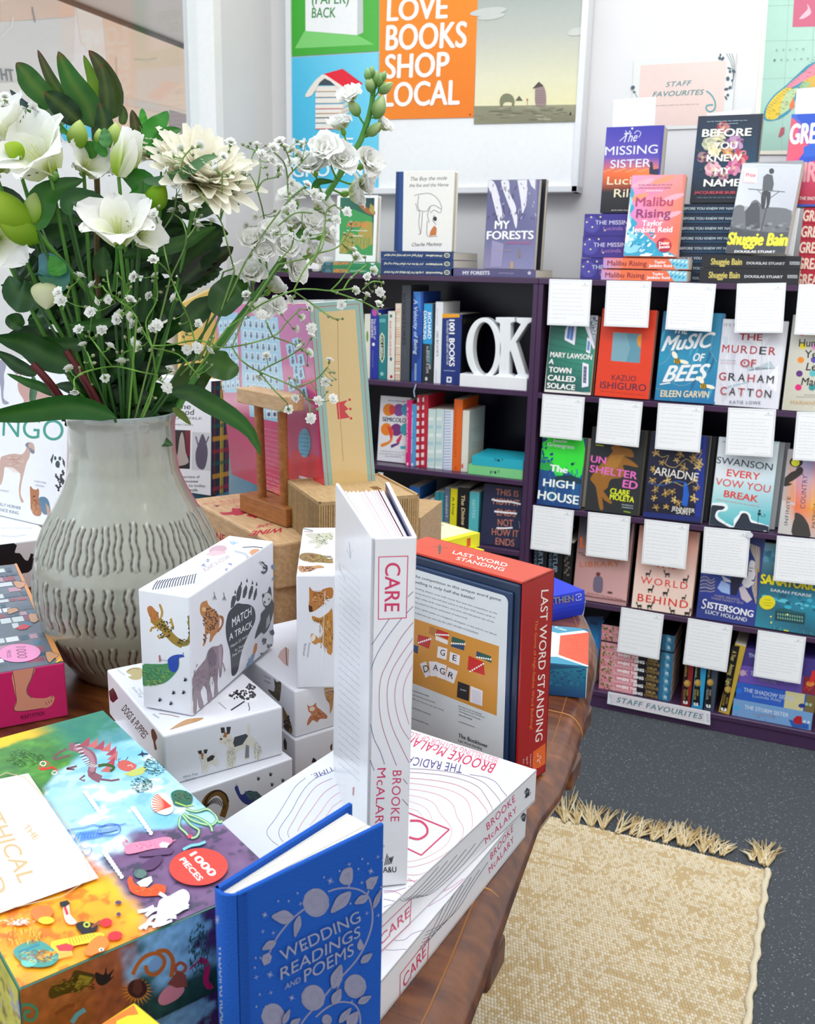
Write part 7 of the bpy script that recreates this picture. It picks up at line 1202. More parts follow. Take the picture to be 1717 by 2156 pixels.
def lf(x0, y0, x1, y1, w):
    a = np.array([x0,y0],float); b = np.array([x1,y1],float); d = b-a; n_ = np.array([-d[1],d[0]])/np.linalg.norm(d)*w; q = []
    for t, k in ((0,0),(.2,.7),(.45,1),(.75,.62),(1,0),(.75,-.62),(.45,-1),(.2,-.7)): p_ = a+d*t+n_*k; q += [p_[0],p_[1]]
    f.p(SV,*q); f.s_(SD,3,*a,*(a+d*.95)); 
    for t in (.25,.42,.6,.76):
        for s1 in (1,-1): p_ = a+d*t; e_ = p_+d*.14+n_*s1*.6; f.s_(SD,2,*p_,*e_,up=False)
def star(x, y, s0):
    f.k += 1
    for k in range(4): a = k*PI/4+.3; L = s0*(1 if k%2 == 0 else .7); f.s_('#c9cce4',3.2,x-L*math.cos(a),y-L*math.sin(a),x+L*math.cos(a),y+L*math.sin(a),up=False)
def plus(x, y, s0):
    f.k += 1; f.s_('#c9cce4',3,x-s0,y+s0*.4,x+s0,y-s0*.4,up=False); f.s_('#c9cce4',3,x-s0*.2,y-s0,x+s0*.2,y+s0,up=False)
for q in ((500,1270,540,1180,610,1080,700,980,790,910),(980,770,1060,745,1160,740,1250,760,1310,810,1340,900,1345,1010,1320,1120,1270,1240,1200,1350,1100,1460,1000,1570,900,1690,800,1800,760,1860),(1300,800,1315,760),(1150,740,1155,700),(880,1800,960,1730,1060,1680,1150,1680,1210,1710,1240,1780,1245,1857),(1345,910,1380,840,1410,760),(1090,1480,1060,1560,1030,1640)): f.s_(SV,13,*q)
rose(880,860,105,rot=.3); rose(525,1790,92,rot=1); rose(855,1640,95,rot=2); rose(1200,1545,88,rot=.8); f.p(SV,1075,640,1105,585,1170,570,1180,640,1165,700,1110,710,1070,680); f.p(SV,1285,680,1320,650,1390,640,1370,700,1340,750,1295,745); f.p(SV,430,1330,440,1290,490,1265,515,1300,500,1350,450,1375); f.p(SV,1215,1200,1240,1150,1262,1190,1275,1230,1235,1250,1215,1230); rose(965,1820,40,rot=2)
for q in ((1110,640,1150,610,1140,660),(1320,690,1350,680,1340,720),(455,1320,480,1300,490,1340)): f.s_(SD,3,*q)
lf(695,980,510,970,58); lf(740,960,700,1140,30); lf(1160,765,995,940,50); lf(1305,800,1190,865,34); lf(1345,905,1410,745,22); lf(545,1170,430,1240,34); lf(1240,1350,1335,1270,30); lf(1010,1560,1080,1360,48); lf(1010,1690,1075,1560,40); lf(1215,1680,1325,1620,30); lf(1060,1840,1160,1715,30); lf(1130,1870,1215,1745,46); lf(600,1850,655,1725,24); lf(655,1870,740,1800,30)
for x,y,s0 in ((985,672,30),(447,950,26),(1318,592,26),(490,1440,30),(668,1630,26)): star(x,y,s0)
for x,y,s0 in ((740,858,16),(1140,535,15),(1375,475,15),(1243,685,14),(430,1085,16),(515,1097,16),(375,1460,18),(495,1585,16),(1283,935,15),(1378,952,16),(1160,1660,10)): plus(x,y,s0)
for x,y in ((555,835),(640,835),(713,770),(930,640),(1058,588),(1213,572),(1292,528),(1245,490),(1400,722),(1412,500),(370,1300),(410,1300),(362,1380),(403,1600),(375,1700),(452,1700),(780,1210),(1148,855),(840,745),(1422,385)): f.e('#b4b8d4',x,y,6,9,n=8,up=False)
for s0,x0,y0,x1,y1,tl in (('WEDDING',585,1332,1235,1000,(560,1240)),('READINGS',575,1482,1228,1125,(572,1385)),('POEMS',770,1502,1175,1275,(765,1400))): f.t(s0,x0,y0,x1,y1,0,'#b4b7d0',bold=.0,tl=tl,res=5)
f.t('AND',608,1562,735,1498,0,'#b4b7d0',bold=.0,tl=(612,1515))
g = Face(m,M,(*(s_p*.92+np.array([-.0031,0])),0),(sv*-1)[[0,1]].tolist()+[0],(0,0,1),mat='foil',lift=.000012); g.z('O'); g.t('WEDDING READINGS',80,1212,100,2060,0,'#a9bfe6',bold=.03,tl=(135,1215)); g.k += 1
for k in range(4): a = k*PI/4; g.s_('#a9bfe6',3,70-22*math.cos(a),1000-40*math.sin(a),70+22*math.cos(a),1000+40*math.sin(a),up=False)
m.build('cover',th); pg = MB(); n = 30; r = random.Random(8)
fe = np.array([L1-.004,.0032]); be = b_p+nb*.003-(b_p-s_p)/np.linalg.norm(b_p-s_p)*.005; f0 = np.array([.001,.0032]); b0 = s_p+nb*.0028+(b_p-s_p)/np.linalg.norm(b_p-s_p)*.0015
for i in range(n):
    t, t2 = i/n, (i+.9)/n; q = [f0*(1-t)+b0*t, fe*(1-t)+be*t, fe*(1-t2)+be*t2, f0*(1-t2)+b0*t2]; z = HB-.003-.0006*r.random(); c = r.choice(('#efede6','#e4e1d8','#f5f3ee','#dcd9cf'))
    vs = [(*a,.002) for a in q]+[(*a,z) for a in q]; pg.add(vs,[(3,2,1,0),(4,5,6,7),(0,1,5,4),(1,2,6,5),(2,3,7,6),(3,0,4,7)],c,'paper')
pg.build('pages',th)
# ------------------------------------------------------------------ red slipcase game
M = pose(-.2160,.7433,ZT+.0004,1.2522,0,-.0279); th = thing('card_game','red slipcase word game box standing at the table edge, navy tray and grey back panel showing','game box',M); a, b, h = .0451,.1456,.1957
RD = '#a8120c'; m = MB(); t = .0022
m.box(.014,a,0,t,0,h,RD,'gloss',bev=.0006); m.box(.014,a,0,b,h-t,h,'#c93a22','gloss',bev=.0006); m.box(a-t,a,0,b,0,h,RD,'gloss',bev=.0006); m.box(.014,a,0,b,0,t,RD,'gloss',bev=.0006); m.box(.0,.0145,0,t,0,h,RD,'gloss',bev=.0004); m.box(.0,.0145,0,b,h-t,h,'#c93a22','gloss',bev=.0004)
f = Face(m,M,(0,0,0),(1,0,0),(0,0,1),mat='gloss'); f.clip = (.0004,.0004,a-.0004,h-.0004); f.z('X')
f.t('LAST WORD STANDING',1318,752,1282,1668,0,'#f2e9e0',bold=.012,tl=(1362,748),res=4); f.t('The Game of High-Stakes Word Building!',1282,932,1250,1592,0,'#e0861f',bold=.0,tl=(1298,930)); f.z('N')
f.p('#e8641f',680,945,855,822,852,1110,668,1205); f.s_('#f08a3a',5,800,930,832,960,835,1060,800,1130,750,1165,705,1150,692,1080,715,990,760,940,800,930); f.s_('#f7dcc8',7,750,965,740,1010,780,1000,790,1030,750,1050,735,1080,770,1060,775,1110)
f.t('2-6 players',640,975,640,1155,0,'#f0d8cc',bold=.0,tl=(660,968)); f.t('Ages 8+',590,1012,588,1120,0,'#f0d8cc',bold=.0,tl=(612,1006)); f.t('45 min',540,1045,538,1110,0,'#f0d8cc',tl=(560,1040))
g = Face(m,M,(0,0,h),(1,0,0),(0,1,0),mat='gloss'); g.clip = (.0004,.0004,a-.0004,b-.0004); g.z('M'); g.t('LAST WORD',468,228,1045,372,0,'#f7efe8',bold=.015,tl=(490,195)) ; g.t('STANDING',505,292,1010,418,0,'#f7efe8',bold=.015,tl=(530,262)); g.p('#4a4038',318,180,325,140,345,132,352,180,340,235,325,240); g.s_('#4a4038',4,245,160,330,160,425,175)
m.build('slipcase',th); n_ = MB()
n_.box(-.001,a-.003,.0028,b-.001,.0025,h-.0028,'#152a47','gloss',bev=.002); q = Face(n_,M,(-.001,b-.001,.0025),(0,-1,0),(0,0,1),mat='gloss'); n_.box(-.0035,-.001,.009,b-.008,.006,h-.011,'#1d3659','gloss',bev=.0012)
q = Face(n_,M,(-.0035,b-.008,.006),(0,-1,0),(0,0,1),mat='gloss'); wq, hq = b-.017, h-.017; q.clip = (.0005,.0005,wq-.0005,hq-.0005); rc = .006; W1, H1 = wq-.0042, hq-.004
q.uv([(.001,.001),(W1,.001)]+[(W1-rc+rc*math.sin(k*PI/12),H1-rc+rc*math.cos(k*PI/12)) for k in range(6,-1,-1)]+[(.001,H1)],'#d5d9db'); q.z('M')
q.t('the competition in this unique word game',62,478,985,738,0,'#1b1d20',bold=.016,tl=(66,450)); q.t('spelling is only half the battle!',52,536,700,722,0,'#1b1d20',bold=.016,tl=(56,508))
for s0,x0,y0,x1,y1 in (('Standing, players must craft words that beat the competition to the',64,600,945,878),('winning word or lose half their points in the fray! With action cards to',50,645,925,920),('broken, swap cards, steal letters, and more, this fast-paced war of the',48,692,912,968),('game played by lexicon enthusiasts of every level.',46,745,632,930),("you're a quick speller or a longterm strategizer, in the end it's not about",48,800,940,1102),('wordiest but just who has the LAST WORD STANDING!',48,858,745,1090)): q.t(s0,x0,y0,x1,y1,0,'#3a3d42',tl=(x0+2,y0-17))
q.z('X'); q.p('#c98a35',520,912,1063,1090,1048,1508,515,1300,sm=False); q.p('#a86f26',645,965,700,990,690,1040,640,1010); 
for c,k in (('#b8201c',(690,985,760,1010,755,1050,680,1020)),('#e4dcd8',(680,1025,755,1055,752,1080,680,1050)),('#2f5a4a',(780,1030,858,1055,855,1080,775,1062)),('#2a4468',(776,1066,855,1085,852,1115,773,1090)),('#b8201c',(575,1018,640,1035,652,1060,640,1105,570,1075)),('#1d3a68',(545,1078,578,1090,572,1135,545,1120)),('#2f5a4a',(928,1118,1015,1150,1018,1190,925,1150)),('#2a4468',(928,1118,950,1128,940,1160,926,1150)),('#c2241c',(880,1145,970,1185,978,1265,872,1230)),('#e6dfe0',(695,1088,752,1105,745,1172,688,1155)),('#e6dfe0',(768,1122,828,1145,822,1205,762,1180)),('#dcd5d8',(585,1195,622,1180,650,1262,620,1280)),('#e2dbde',(640,1180,690,1182,690,1270,650,1270)),('#e6dfe2',(690,1185,748,1205,735,1290,690,1275)),('#e0d9dc',(755,1215,815,1240,790,1315,735,1290)),('#1f1d22',(815,1300,885,1325,880,1420,808,1395)),('#e4dfe6',(892,1328,965,1358,962,1450,888,1425))): q.p(c,*k)
for x0,y0,x1,y1 in ((682,1018,756,1022),(778,1072,856,1076),(578,1068,650,1045),(890,1240,968,1195),(932,1155,1012,1168)): 
    for k in range(7): q.e('#f2eeee',x0+(x1-x0)*k/6,y0+(y1-y0)*k/6,6,6,n=6,up=False)
for ch,x,y,x1,y1,t0 in (('G',708,1140,735,1148,(712,1105)),('E',782,1172,806,1180,(786,1138)),('D',612,1248,642,1238,(604,1208)),('A',665,1232,695,1238,(667,1196)),('G',705,1250,735,1262,(710,1214)),('R',755,1272,785,1288,(763,1240))): q.t(ch,x,y,x1,y1,0,'#1d1c20',bold=.01,tl=t0,res=5)
q.t('STANDING',828,1352,866,1362,0,'#d9d9dc',tl=(829,1344)); 
for k in range(7): q.s_('#9a96a4',1.5,900,1350+k*12,955,1370+k*12,up=False)
for i,(x0,y0,x1,y1) in enumerate(((530,1352,640,1390),(530,1376,680,1430),(530,1400,728,1475),(530,1455,650,1500),(530,1520,640,1560),(820,1448,960,1500),(822,1464,980,1520),(822,1480,950,1530),(822,1500,900,1530),(820,1540,915,1575))): q.squig('#55585c',2,x0,y0,x1,y1,7,40,i)
q.t('The Booklover',818,1635,995,1702,0,'#222326',bold=.016,tl=(820,1612)); q.t('Last Word Standing',818,1662,960,1712,0,'#33353a',tl=(820,1648)); n_.build('tray',th)
# ------------------------------------------------------------------ teal and orange box, blue book, yellow books
A_, B_ = onz(1240,1404,.7885), onz(1241,1332,.7885); ang = math.atan2(*(B_-A_)[1::-1]); yw = ang-PI/2; O = A_[:2]-.14*np.array([math.cos(yw),math.sin(yw)])
B = Box('card_game','teal box with orange panel and cream edges behind the red slipcase','game box',pose(O[0],O[1],ZT+.0004,yw),.14,.115,.0371,'#1d5f86',bev=.0012)
f = B.face('top').z('i'); f.clip = (.0004,.0004,.1396,.1146); f.p('#2f8fae',300,1000,1300,745,1240,560,200,560,sm=False); f.p('#e9ecdc',500,800,720,775,1300,748,1390,790,1385,1440,1330,1400,800,1225,560,1225,560,1000,sm=False); f.p('#e2532c',860,842,1380,785,1370,1385,830,1190); f.p('#2f8fae',500,760,730,570,1250,752,820,803,720,775,sm=False)
r = random.Random(3); f.k += 1
for i in range(80): x = r.uniform(950,1360); y = r.uniform(830,1330); f.s_(('#f0704a','#c93f20')[i%2],7,x,y,x+26,y+r.uniform(-8,8),up=False)
f.p('#2790ae',500,1240,790,1228,1330,1410,1340,1440,500,1500,sm=False); f.t('40 player',750,700,975,765,26,'#e6f2f2',bold=.03,tl=(770,672)); f.t('1-6 players',760,662,940,705,20,'#e6f2f2',tl=(775,645))
f = B.face('y-').z('i'); f.g(['#1f7a98','#2a8fac','#174f86','#12457c'],500,1470,1338,1412,1310,2060,500,2100); f.p('#e4ead8',1340,1430,1385,1420,1355,2045,1308,2055); r = random.Random(5); f.k += 1
for i in range(60): x = r.uniform(690,1300); y = r.uniform(1450,1750); f.e(('#1d6a94','#2a86a6','#185a8a')[i%3],x,y,26,18,n=6,up=False)
B.done()
E_ = onz(1231,1243,.7855); d1 = np.array([-.565,-.825]); 
def flatbook(label, E_, dz, T, W, L, ang, c, pages='#efeadd', name='book', cat='book', hard=True):
    """lying flat, spine running from E_ along direction ang (towards the viewer), body to the left"""
    zc = np.array([math.cos(ang),math.sin(ang),0]); yc = np.array([0,0,-1.]); xc = np.cross(yc,zc); M = mat4(np.stack([xc,yc,zc],1),(E_[0],E_[1],dz+T)); th = thing(name,label,cat,M)
    m, pg = book_parts(th,M,W,T,L,c,hard=hard,mat='print',pages=pages,bulge=.003 if hard else 0); return th,m,pg,Face(m,M,(0,0,0),(1,0,0),(0,0,1)),Face(m,M,(-.0032,T,0),(0,-1,0),(0,0,1))
th,m,pg,tp,sp = flatbook('thick bright blue book with red and teal spine lettering behind the red slipcase',E_,ZT+.0004,.0345,.15,.2,math.atan2(-.825,-.565),'#1634c8'); sp.z('i')
xc_ = np.cross(np.array([0,0,-1.]),np.array([-.565,-.825,0])); sp.t('TOGETHEN',360,330,1105,225,0,'#d2404a',bold=.04,tl=(350,210)); sp.t('TOGETHEN',352,326,1097,221,0,'#3aa6b4',bold=.0,tl=(342,206)); 
for q_ in ((1145,100,1235,85),(1235,85,1240,125),(1240,125,1180,135),(1145,100,1148,130),(1150,210,1238,195),(1148,170,1150,210),(1238,195,1236,165),(1190,130,1195,170)): sp.s_('#e9edf6',8,*q_)
m.build('cover',th); pg.build('pages',th)
Y1, Y2 = onz(1011,1122,.815), onz(893,1151,.815); ang = math.atan2(*(Y2-Y1)[1::-1])
for i,(dz,lab) in enumerate(((ZT+.0004,'yellow book lowest under the two visible yellow books'),(ZT+.0218,'yellow book, lower of the two clearly seen behind the slipcase'),(ZT+.0432,'yellow book with cream cover panel, top of the pile behind the slipcase'))):
    th,m,pg,tp,sp = flatbook(lab,Y1+np.array([.012,-.012,0])*(i<2),dz,.021,.14,.2,ang,'#e8e21e',hard=False); 
    if i == 2:
        tp.uv([(.012,.002),(.138,.002),(.138,.198),(.012,.198)],'#f1f0c4'); k = Face(m,mat4(np.stack([np.cross(np.array([0,0,-1.]),np.array([math.cos(ang),math.sin(ang),0])),np.array([0,0,-1.]),np.array([math.cos(ang),math.sin(ang),0])],1),(Y1[0],Y1[1],dz+.021)),(0,0,0),(1,0,0),(0,0,1)); k.zk = 'o'; k.k = 3; k.p('#9aa4c4',897,1112,925,1114,920,1123,893,1121); k.squig('#8f947a',1,900,1100,935,1106,2,20,1); k.squig('#8f947a',1,905,1095,950,1102,2,20,2)
        sp.o = np.array([-.0003,.021,0]); sp.uv([(.004,.02),(.017,.02),(.017,.028),(.004,.028)],'#d8541f')
    m.build('cover',th); pg.build('pages',th)
# ------------------------------------------------------------------ kraft crates standing behind
woodmat('crate','#b09064','#ba9a6c','#c2a376',scale=4,rough=.7,blocks=False,coat=0)
a_, b_, c_ = onz(884,1045,.925), onz(800,1000,.925), onz(706,1008,.925); d = a_-b_; W = float(np.linalg.norm(d)); yw = math.atan2(d[1],d[0])
B = Box('wooden_crate','raw striped wooden crate standing behind the upright white hardback','crate',pose(b_[0]+.13*math.sin(yw),b_[1]-.13*math.cos(yw),ZT+.0004,yw),W,.13,.925-ZT,'#b9945f',mat='crate',bev=.0008,part='crate_body'); r = random.Random(2); hh_ = .925-ZT
for i in range(42): y = .002+i*.003; B.m.add([(W+.00012,y,.001),(W+.00012,y+.0009,.001),(W+.00012,y+.0009,hh_-.002),(W+.00012,y,hh_-.002)],[(0,1,2,3)],r.choice(('#7d5a30','#8f6c3c','#5f4424','#a07c48')),'matte')
for i in range(int(W/.003)): x = .002+i*.003; B.m.add([(x,-.00012,.001),(x+.0009,-.00012,.001),(x+.0009,-.00012,hh_-.002),(x,-.00012,hh_-.002)],[(0,1,2,3)],r.choice(('#7d5a30','#8f6c3c','#5f4424')),'matte')
for q in ((0,W,0,.003),(0,W,.127,.13),(0,.003,0,.13),(W-.003,W,0,.13)): B.m.box(q[0],q[1],q[2],q[3],hh_-.0002,hh_+.002,'#d0b88c','crate')
B.m.box(W*.5,W*.62,.09,.1,hh_,hh_+.0003,'#7d5a30','matte'); B.done()
a_ = onz(893,1087,.885); B = Box('wooden_crate','low raw wooden crate beside the yellow books','crate',pose(a_[0]-.1,a_[1]-.02,ZT+.0004,.1),.1,.1,.885-ZT,'#a8845a',mat='crate',bev=.001,part='crate_body'); B.done()
# ------------------------------------------------------------------ wooden wine game boxes and the wooden stand
yw = deg(-31.7); O = onz(399.8,1050,.869)
for i in range(2):
    B = Box('wine_game_box',('pale wooden game box with red lettering, under the wooden stand','pale wooden game box directly below the one carrying the stand')[1-i],'game box',pose(O[0]-.006*(1-i),O[1]+.004*(1-i),ZT+.0004+.0588*i,yw+.02*(1-i)),.27,.215,.0584,'#d8b48c',mat='beech',bev=.003)
    f = B.face('y-').z('k'); f.mat = 'print'
    if i:
        f.t('WINE',282,845,480,925,0,'#b8243c',bold=.03,tl=(275,765)); f.t('GAME',500,935,680,1010,0,'#b8243c',bold=.03,tl=(495,855)); f = B.face('top').z('k'); f.mat = 'print'
        f.p('#b8243c',415,600,480,600,545,590,550,555,600,560,640,555,700,575,740,600,700,610,660,625,600,635,560,625,500,628,450,625); f.p('#b8243c',705,630,760,615,800,625,820,650,800,665,770,650,730,645); f.s_('#b8243c',5,590,555,600,535,660,535,690,550)
        f.t('CARD GAME',620,478,350,520,0,'#c05a4a',bold=.0,tl=(612,502)); f.t('FOR WINE LOVERS',640,452,240,500,0,'#c05a4a',bold=.0,tl=(632,474)); f.t('GAME',1010,700,830,735,0,'#b8243c',bold=.03,tl=(985,735)); f.t('WINE',1110,760,770,800,0,'#b8243c',bold=.05,tl=(1070,810)); f.e('#6a4a2a',390,532,22,9)
    B.done()
ang = math.atan2(.0458,-.1013)+PI; yw = ang; S0 = np.array([-.7269,1.0805]); Ms = pose(S0[0],S0[1],.8694,yw); Wb = .1112
st = thing('wooden_stand','wooden stand of two round posts between a base bar and a top bar, holding the pink box','stand',Ms); zt_ = 1.0385-.8694
MB().box(0,Wb,0,.038,0,.0245,'#fff','redwood',bev=.0015).build('base_bar',st); MB().box(.0,Wb-.001,-.001,.030,zt_-.02,zt_,'#fff','beech',bev=.0015).build('top_bar',st)
for x in (.033,.087): MB().tube([(x+.002,.014,.024),(x,.012,zt_-.019)],.0062,'#fff','redwood',n=16).build('post',st)
MB().box(Wb-.028,Wb-.002,.038,.17,0,.014,'#4a2a14','lacquer',bev=.001).build('ledge',st); MB().box(.004,.03,.038,.17,0,.014,'#4a2a14','lacquer',bev=.001).build('ledge',st)
# pink box leaning in the stand
k = .66; M = mat4(rz(.9358)@ry(-.0698)@rx(-.045),(-.5787,1.0589,.8845)); a, b, h = .0732,.368,.2692
B = Box('board_game_box','big crimson game box with gold side and red crown, leaning in the wooden stand','game box',M,a,b,h,'#d32352',mat='wrap',bev=.0015,cols={'+z':'#e8eef0','-y':'#d8b878'})
# sides: local y- is the gold side, x- is the crimson face
f = B.face('y-','wrap').z('T'); f.clip = (.0004,.0004,a-.0004,h-.0004); f.rect(.0004,.0004,a-.0004,h-.0004,'#8db4ac'); 
e = .0052; f.k += 1
for q in ((e,e,e+.0007,h-e),(a-e-.0007,e,a-e,h-e),(e,h-e-.0007,a-e,h-e)): f.uv([(q[0],q[1]),(q[2],q[1]),(q[2],q[3]),(q[0],q[3])],'#b8303a',up=False)
f.rect(.0115,.012,a-.0115,h-.012,'#d9bd84'); f.s_('#b08a4a',4,1118,230,1120,500,1125,700,1135,900,1155,1180)
f.p('#c8182c',1108,790,1185,770,1160,800,1190,830,1165,845,1200,888,1118,900,sm=False); f.s_('#d9bd84',3,1124,795,1132,898); 
for x,y in ((1197,768),(1202,830),(1207,893)): f.e('#c8182c',x,y,9,9)
g = B.face('x-','wrap').z('T'); g.clip = (.0004,.0004,b-.0004,h-.0004)
g.g(['#d85aa0','#c864b0','#c8184a','#d02060'],290,130,925,130,1035,1540,405,1270); g.p('#e01838',820,1100,1000,1150,1035,1540,700,1440); r = random.Random(17)
g.p('#8fcbea',310,215,445,180,450,720,360,720,sm=False); g.p('#9fd4ee',465,205,715,215,758,700,480,740,sm=False)
g.k += 1
for i in range(6):
    for j in range(7):
        x, y = 478+i*39+j*4, 225+j*72+i*4; g.p('#c4e4f4',x,y,x+31,y+2,x+34,y+58,x+3,y+57,up=False); g.e('#3f5f86',x+17,y+40,9,15,n=8,up=False); g.e('#5a7590',x+16,y+20,6,8,n=8,up=False)
for i in range(4):
    for j in range(7): x, y = 322+i*32+j*3, 240+j*68-i*4; g.p('#c4e4f4',x,y,x+25,y-2,x+27,y+50,x+2,y+52,up=False); g.e('#4f6f90',x+13,y+34,7,12,n=8,up=False)
for x,y in ((770,400),(812,362),(845,470),(790,470),(815,535),(820,600),(845,560),(865,690),(780,640)): g.p('#9fd4ee',x,y,x+42,y-14,x+56,y+64,x+14,y+78); g.e('#2f4f7a',x+28,y+42,10,18); g.e('#3f5f80',x+26,y+16,7,9)
g.p('#9fd4ee',525,800,780,830,778,930,530,880,sm=False) ; 
for x in (595,640,680): g.p('#e4f2fa',x,835,x+32,838,x+34,890,x+2,886); g.e('#2f4f7a',x+18,866,11,15)
g.e('#63b4d8',897,1057,41,98); 
for i,s0 in enumerate(('CONTENTS','cards','board','rules','tokens','dice')): g.t(s0,868,1000+i*27,926,1006+i*27,11,'#1d4a6a')
for i in range(13): g.squig('#eeb4c4',2.4,600+i*2,955+i*32,760+(i%3)*14,990+i*34,7,34,i)
for i in range(5): g.squig('#eeb4c4',2.4,640,1290+i*24,1000,1420+i*18,5,60,i+30)
g.p('#eef0f4',860,1275,955,1300,975,1410,880,1400); g.p('#f4f4f6',870,1395,998,1400,1003,1525,888,1480); g.k += 1
for i in range(16): x = 888+i*7; g.s_('#2a2c34',2+(i*7)%4,x,1408+i*.5,x+8,1462+i*3,up=False)
g.t('The Booklover',866,1300,950,1322,12,'#2f3f6a',bold=.03); g.squig('#2f3f6a',2,868,1325,930,1340,7,16,1); g.squig('#2f3f6a',2,870,1345,935,1360,7,16,2); g.t('$49.99',872,1378,905,1385,12,'#1d2028',bold=.03)
B.done()
# ------------------------------------------------------------------ yellow and orange box corner at the bottom of the view
ap_ = onz(283,2111,.85); r1, l1 = onz(345,2162,.85), onz(214,2156,.85); yw = math.atan2(*(r1-ap_)[1::-1])
B = Box('gift_box','glossy yellow and orange box, just its top corner showing at the bottom edge','box',pose(ap_[0]+.06*math.sin(yw),ap_[1]-.06*math.cos(yw),ZT+.0004,yw),.028,.06,.85-ZT,'#f2d21e',bev=.001)
f = B.face('top').z('Q'); f.clip = (.0003,.0003,.0277,.0597); f.p('#e8741c',1010,1985,1045,2060,960,2070,880,2110,860,2200,600,2200); B.done()
# ------------------------------------------------------------------ stoneware vase
printed('glaze', .14, coat=.8, mott=.06, scale=14, spec=.6)
VX, VY = -.690, .808
def build_vase():
    zz = [.7515,.753,.765,.78,.80,.82,.84,.86,.88,.90,.92,.94,.96,.98,1.0,1.03,1.040,1.044]; rr_ = [.056,.062,.070,.080,.090,.0965,.1005,.1015,.0995,.095,.0865,.0757,.065,.0572,.0545,.0545,.0565,.0560]
    nz, na = 230, 760; z = np.concatenate([np.linspace(.7515,1.044,nz), np.linspace(1.044,.96,24)]); r0 = np.concatenate([np.interp(z[:nz],zz,rr_), np.interp(z[nz:],zz,rr_)-.0052]); k = np.ones(7)/7; rp = np.pad(r0[:nz],3,mode='edge'); r0[:nz] = np.convolve(rp,k,'valid'); r0[nz] += .003
    th = np.linspace(0,2*PI,na,endpoint=False); T_, Z_ = np.meshgrid(th,z); R_ = np.repeat(r0[:,None],na,1); line = np.zeros_like(T_); ridge = np.zeros_like(T_)
    for row,(z0,z1,n,ph) in enumerate(((.888,.942,36,.0),(.821,.879,32,.05),(.770,.814,32,.02))):
        q = T_/(2*PI)*n+ph; ci = np.floor(q); jit = (np.sin(ci*12.9898+row*7.1)*43758.5453)%1; jit2 = (np.sin(ci*78.233+row*3.7)*12543.13)%1
        u = (q-ci-.5+.22*(jit-.5)+.06*np.sin(Z_*260+jit*9))/n*2*PI; zt = z1-.006*jit2; zb = z0+.006*jit; zm = (zt+zb)/2; hl = (zt-zb)/2; inz = smooth((1-np.abs((Z_-zm)/hl))*7)*((Z_ < z1+.01)&(Z_ > z0-.01)); inz[nz:] = 0
        wv = .038; ln = np.exp(-((np.abs(u)-wv)/.0125)**2)*inz*(.7+.3*np.sin(Z_*430+jit*20+np.sign(u)*2)**2); line = np.maximum(line, ln); ridge = np.maximum(ridge, np.exp(-(u/.024)**2)*inz)
    R_ = R_-.0018*line+.0012*ridge+.0004*(fbm(T_*6,Z_*40,3)-.5); R_ = R_+.0006*np.sin(T_*2+1)
    n1 = fbm(T_*3,Z_*26,5); n2 = fbm(T_*14,Z_*120,6); base = lerp3('#94968a','#a6a798',n1); base = over(base,'#83835f',smooth((.86-Z_)*14)*.55); base = over(base,'#9a9c98',smooth((Z_-.99)*30)*.6)  # olive tint towards the foot paints a puzzle box reflection into the glaze
    base = [b*(.95+.1*n2) for b in base]; base = over(base,'#3a241c',np.clip(line*1.25,0,1)*.92); base = over(base,'#8fa0a4',smooth((Z_-1.038)*200)*.7)
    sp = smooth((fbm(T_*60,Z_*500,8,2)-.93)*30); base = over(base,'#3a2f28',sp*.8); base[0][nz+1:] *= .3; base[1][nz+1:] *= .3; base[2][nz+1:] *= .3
    X = R_*np.cos(T_); Y = R_*np.sin(T_); co = np.stack([X,Y,Z_],-1).reshape(-1,3); m = nz+24
    i = np.arange(m-1)[:,None]*na+np.arange(na)[None]; j = np.arange(m-1)[:,None]*na+(np.arange(na)[None]+1)%na; f = np.stack([i,j,j+na,i+na],-1).reshape(-1,4)
    me = bpy.data.meshes.new('vase_body'); me.vertices.add(len(co)); me.vertices.foreach_set('co',co.ravel()); me.loops.add(f.size); me.loops.foreach_set('vertex_index',f.ravel()); me.polygons.add(len(f)); me.polygons.foreach_set('loop_start',np.arange(0,f.size,4)); me.polygons.foreach_set('use_smooth',np.ones(len(f),bool)); me.update(calc_edges=True); me.materials.append(MATS['glaze'])
    ca = me.color_attributes.new('Col','FLOAT_COLOR','POINT'); ca.data.foreach_set('color',np.concatenate([np.clip(np.stack(base,-1).reshape(-1,3),0,1),np.ones((len(co),1))],1).astype(np.float32).ravel()); o = bpy.data.objects.new('vase_body',me); col.objects.link(o)
    t = thing('vase','tall grey-green glazed stoneware vase with rows of carved vertical grooves, full of flowers','vase',mat4(np.eye(3),(VX,VY,0))); o.parent = t
    MB().tube([(0,0,.7513),(0,0,.754)],.057,'#8a8878','glaze',n=40).build('foot',t)
build_vase()
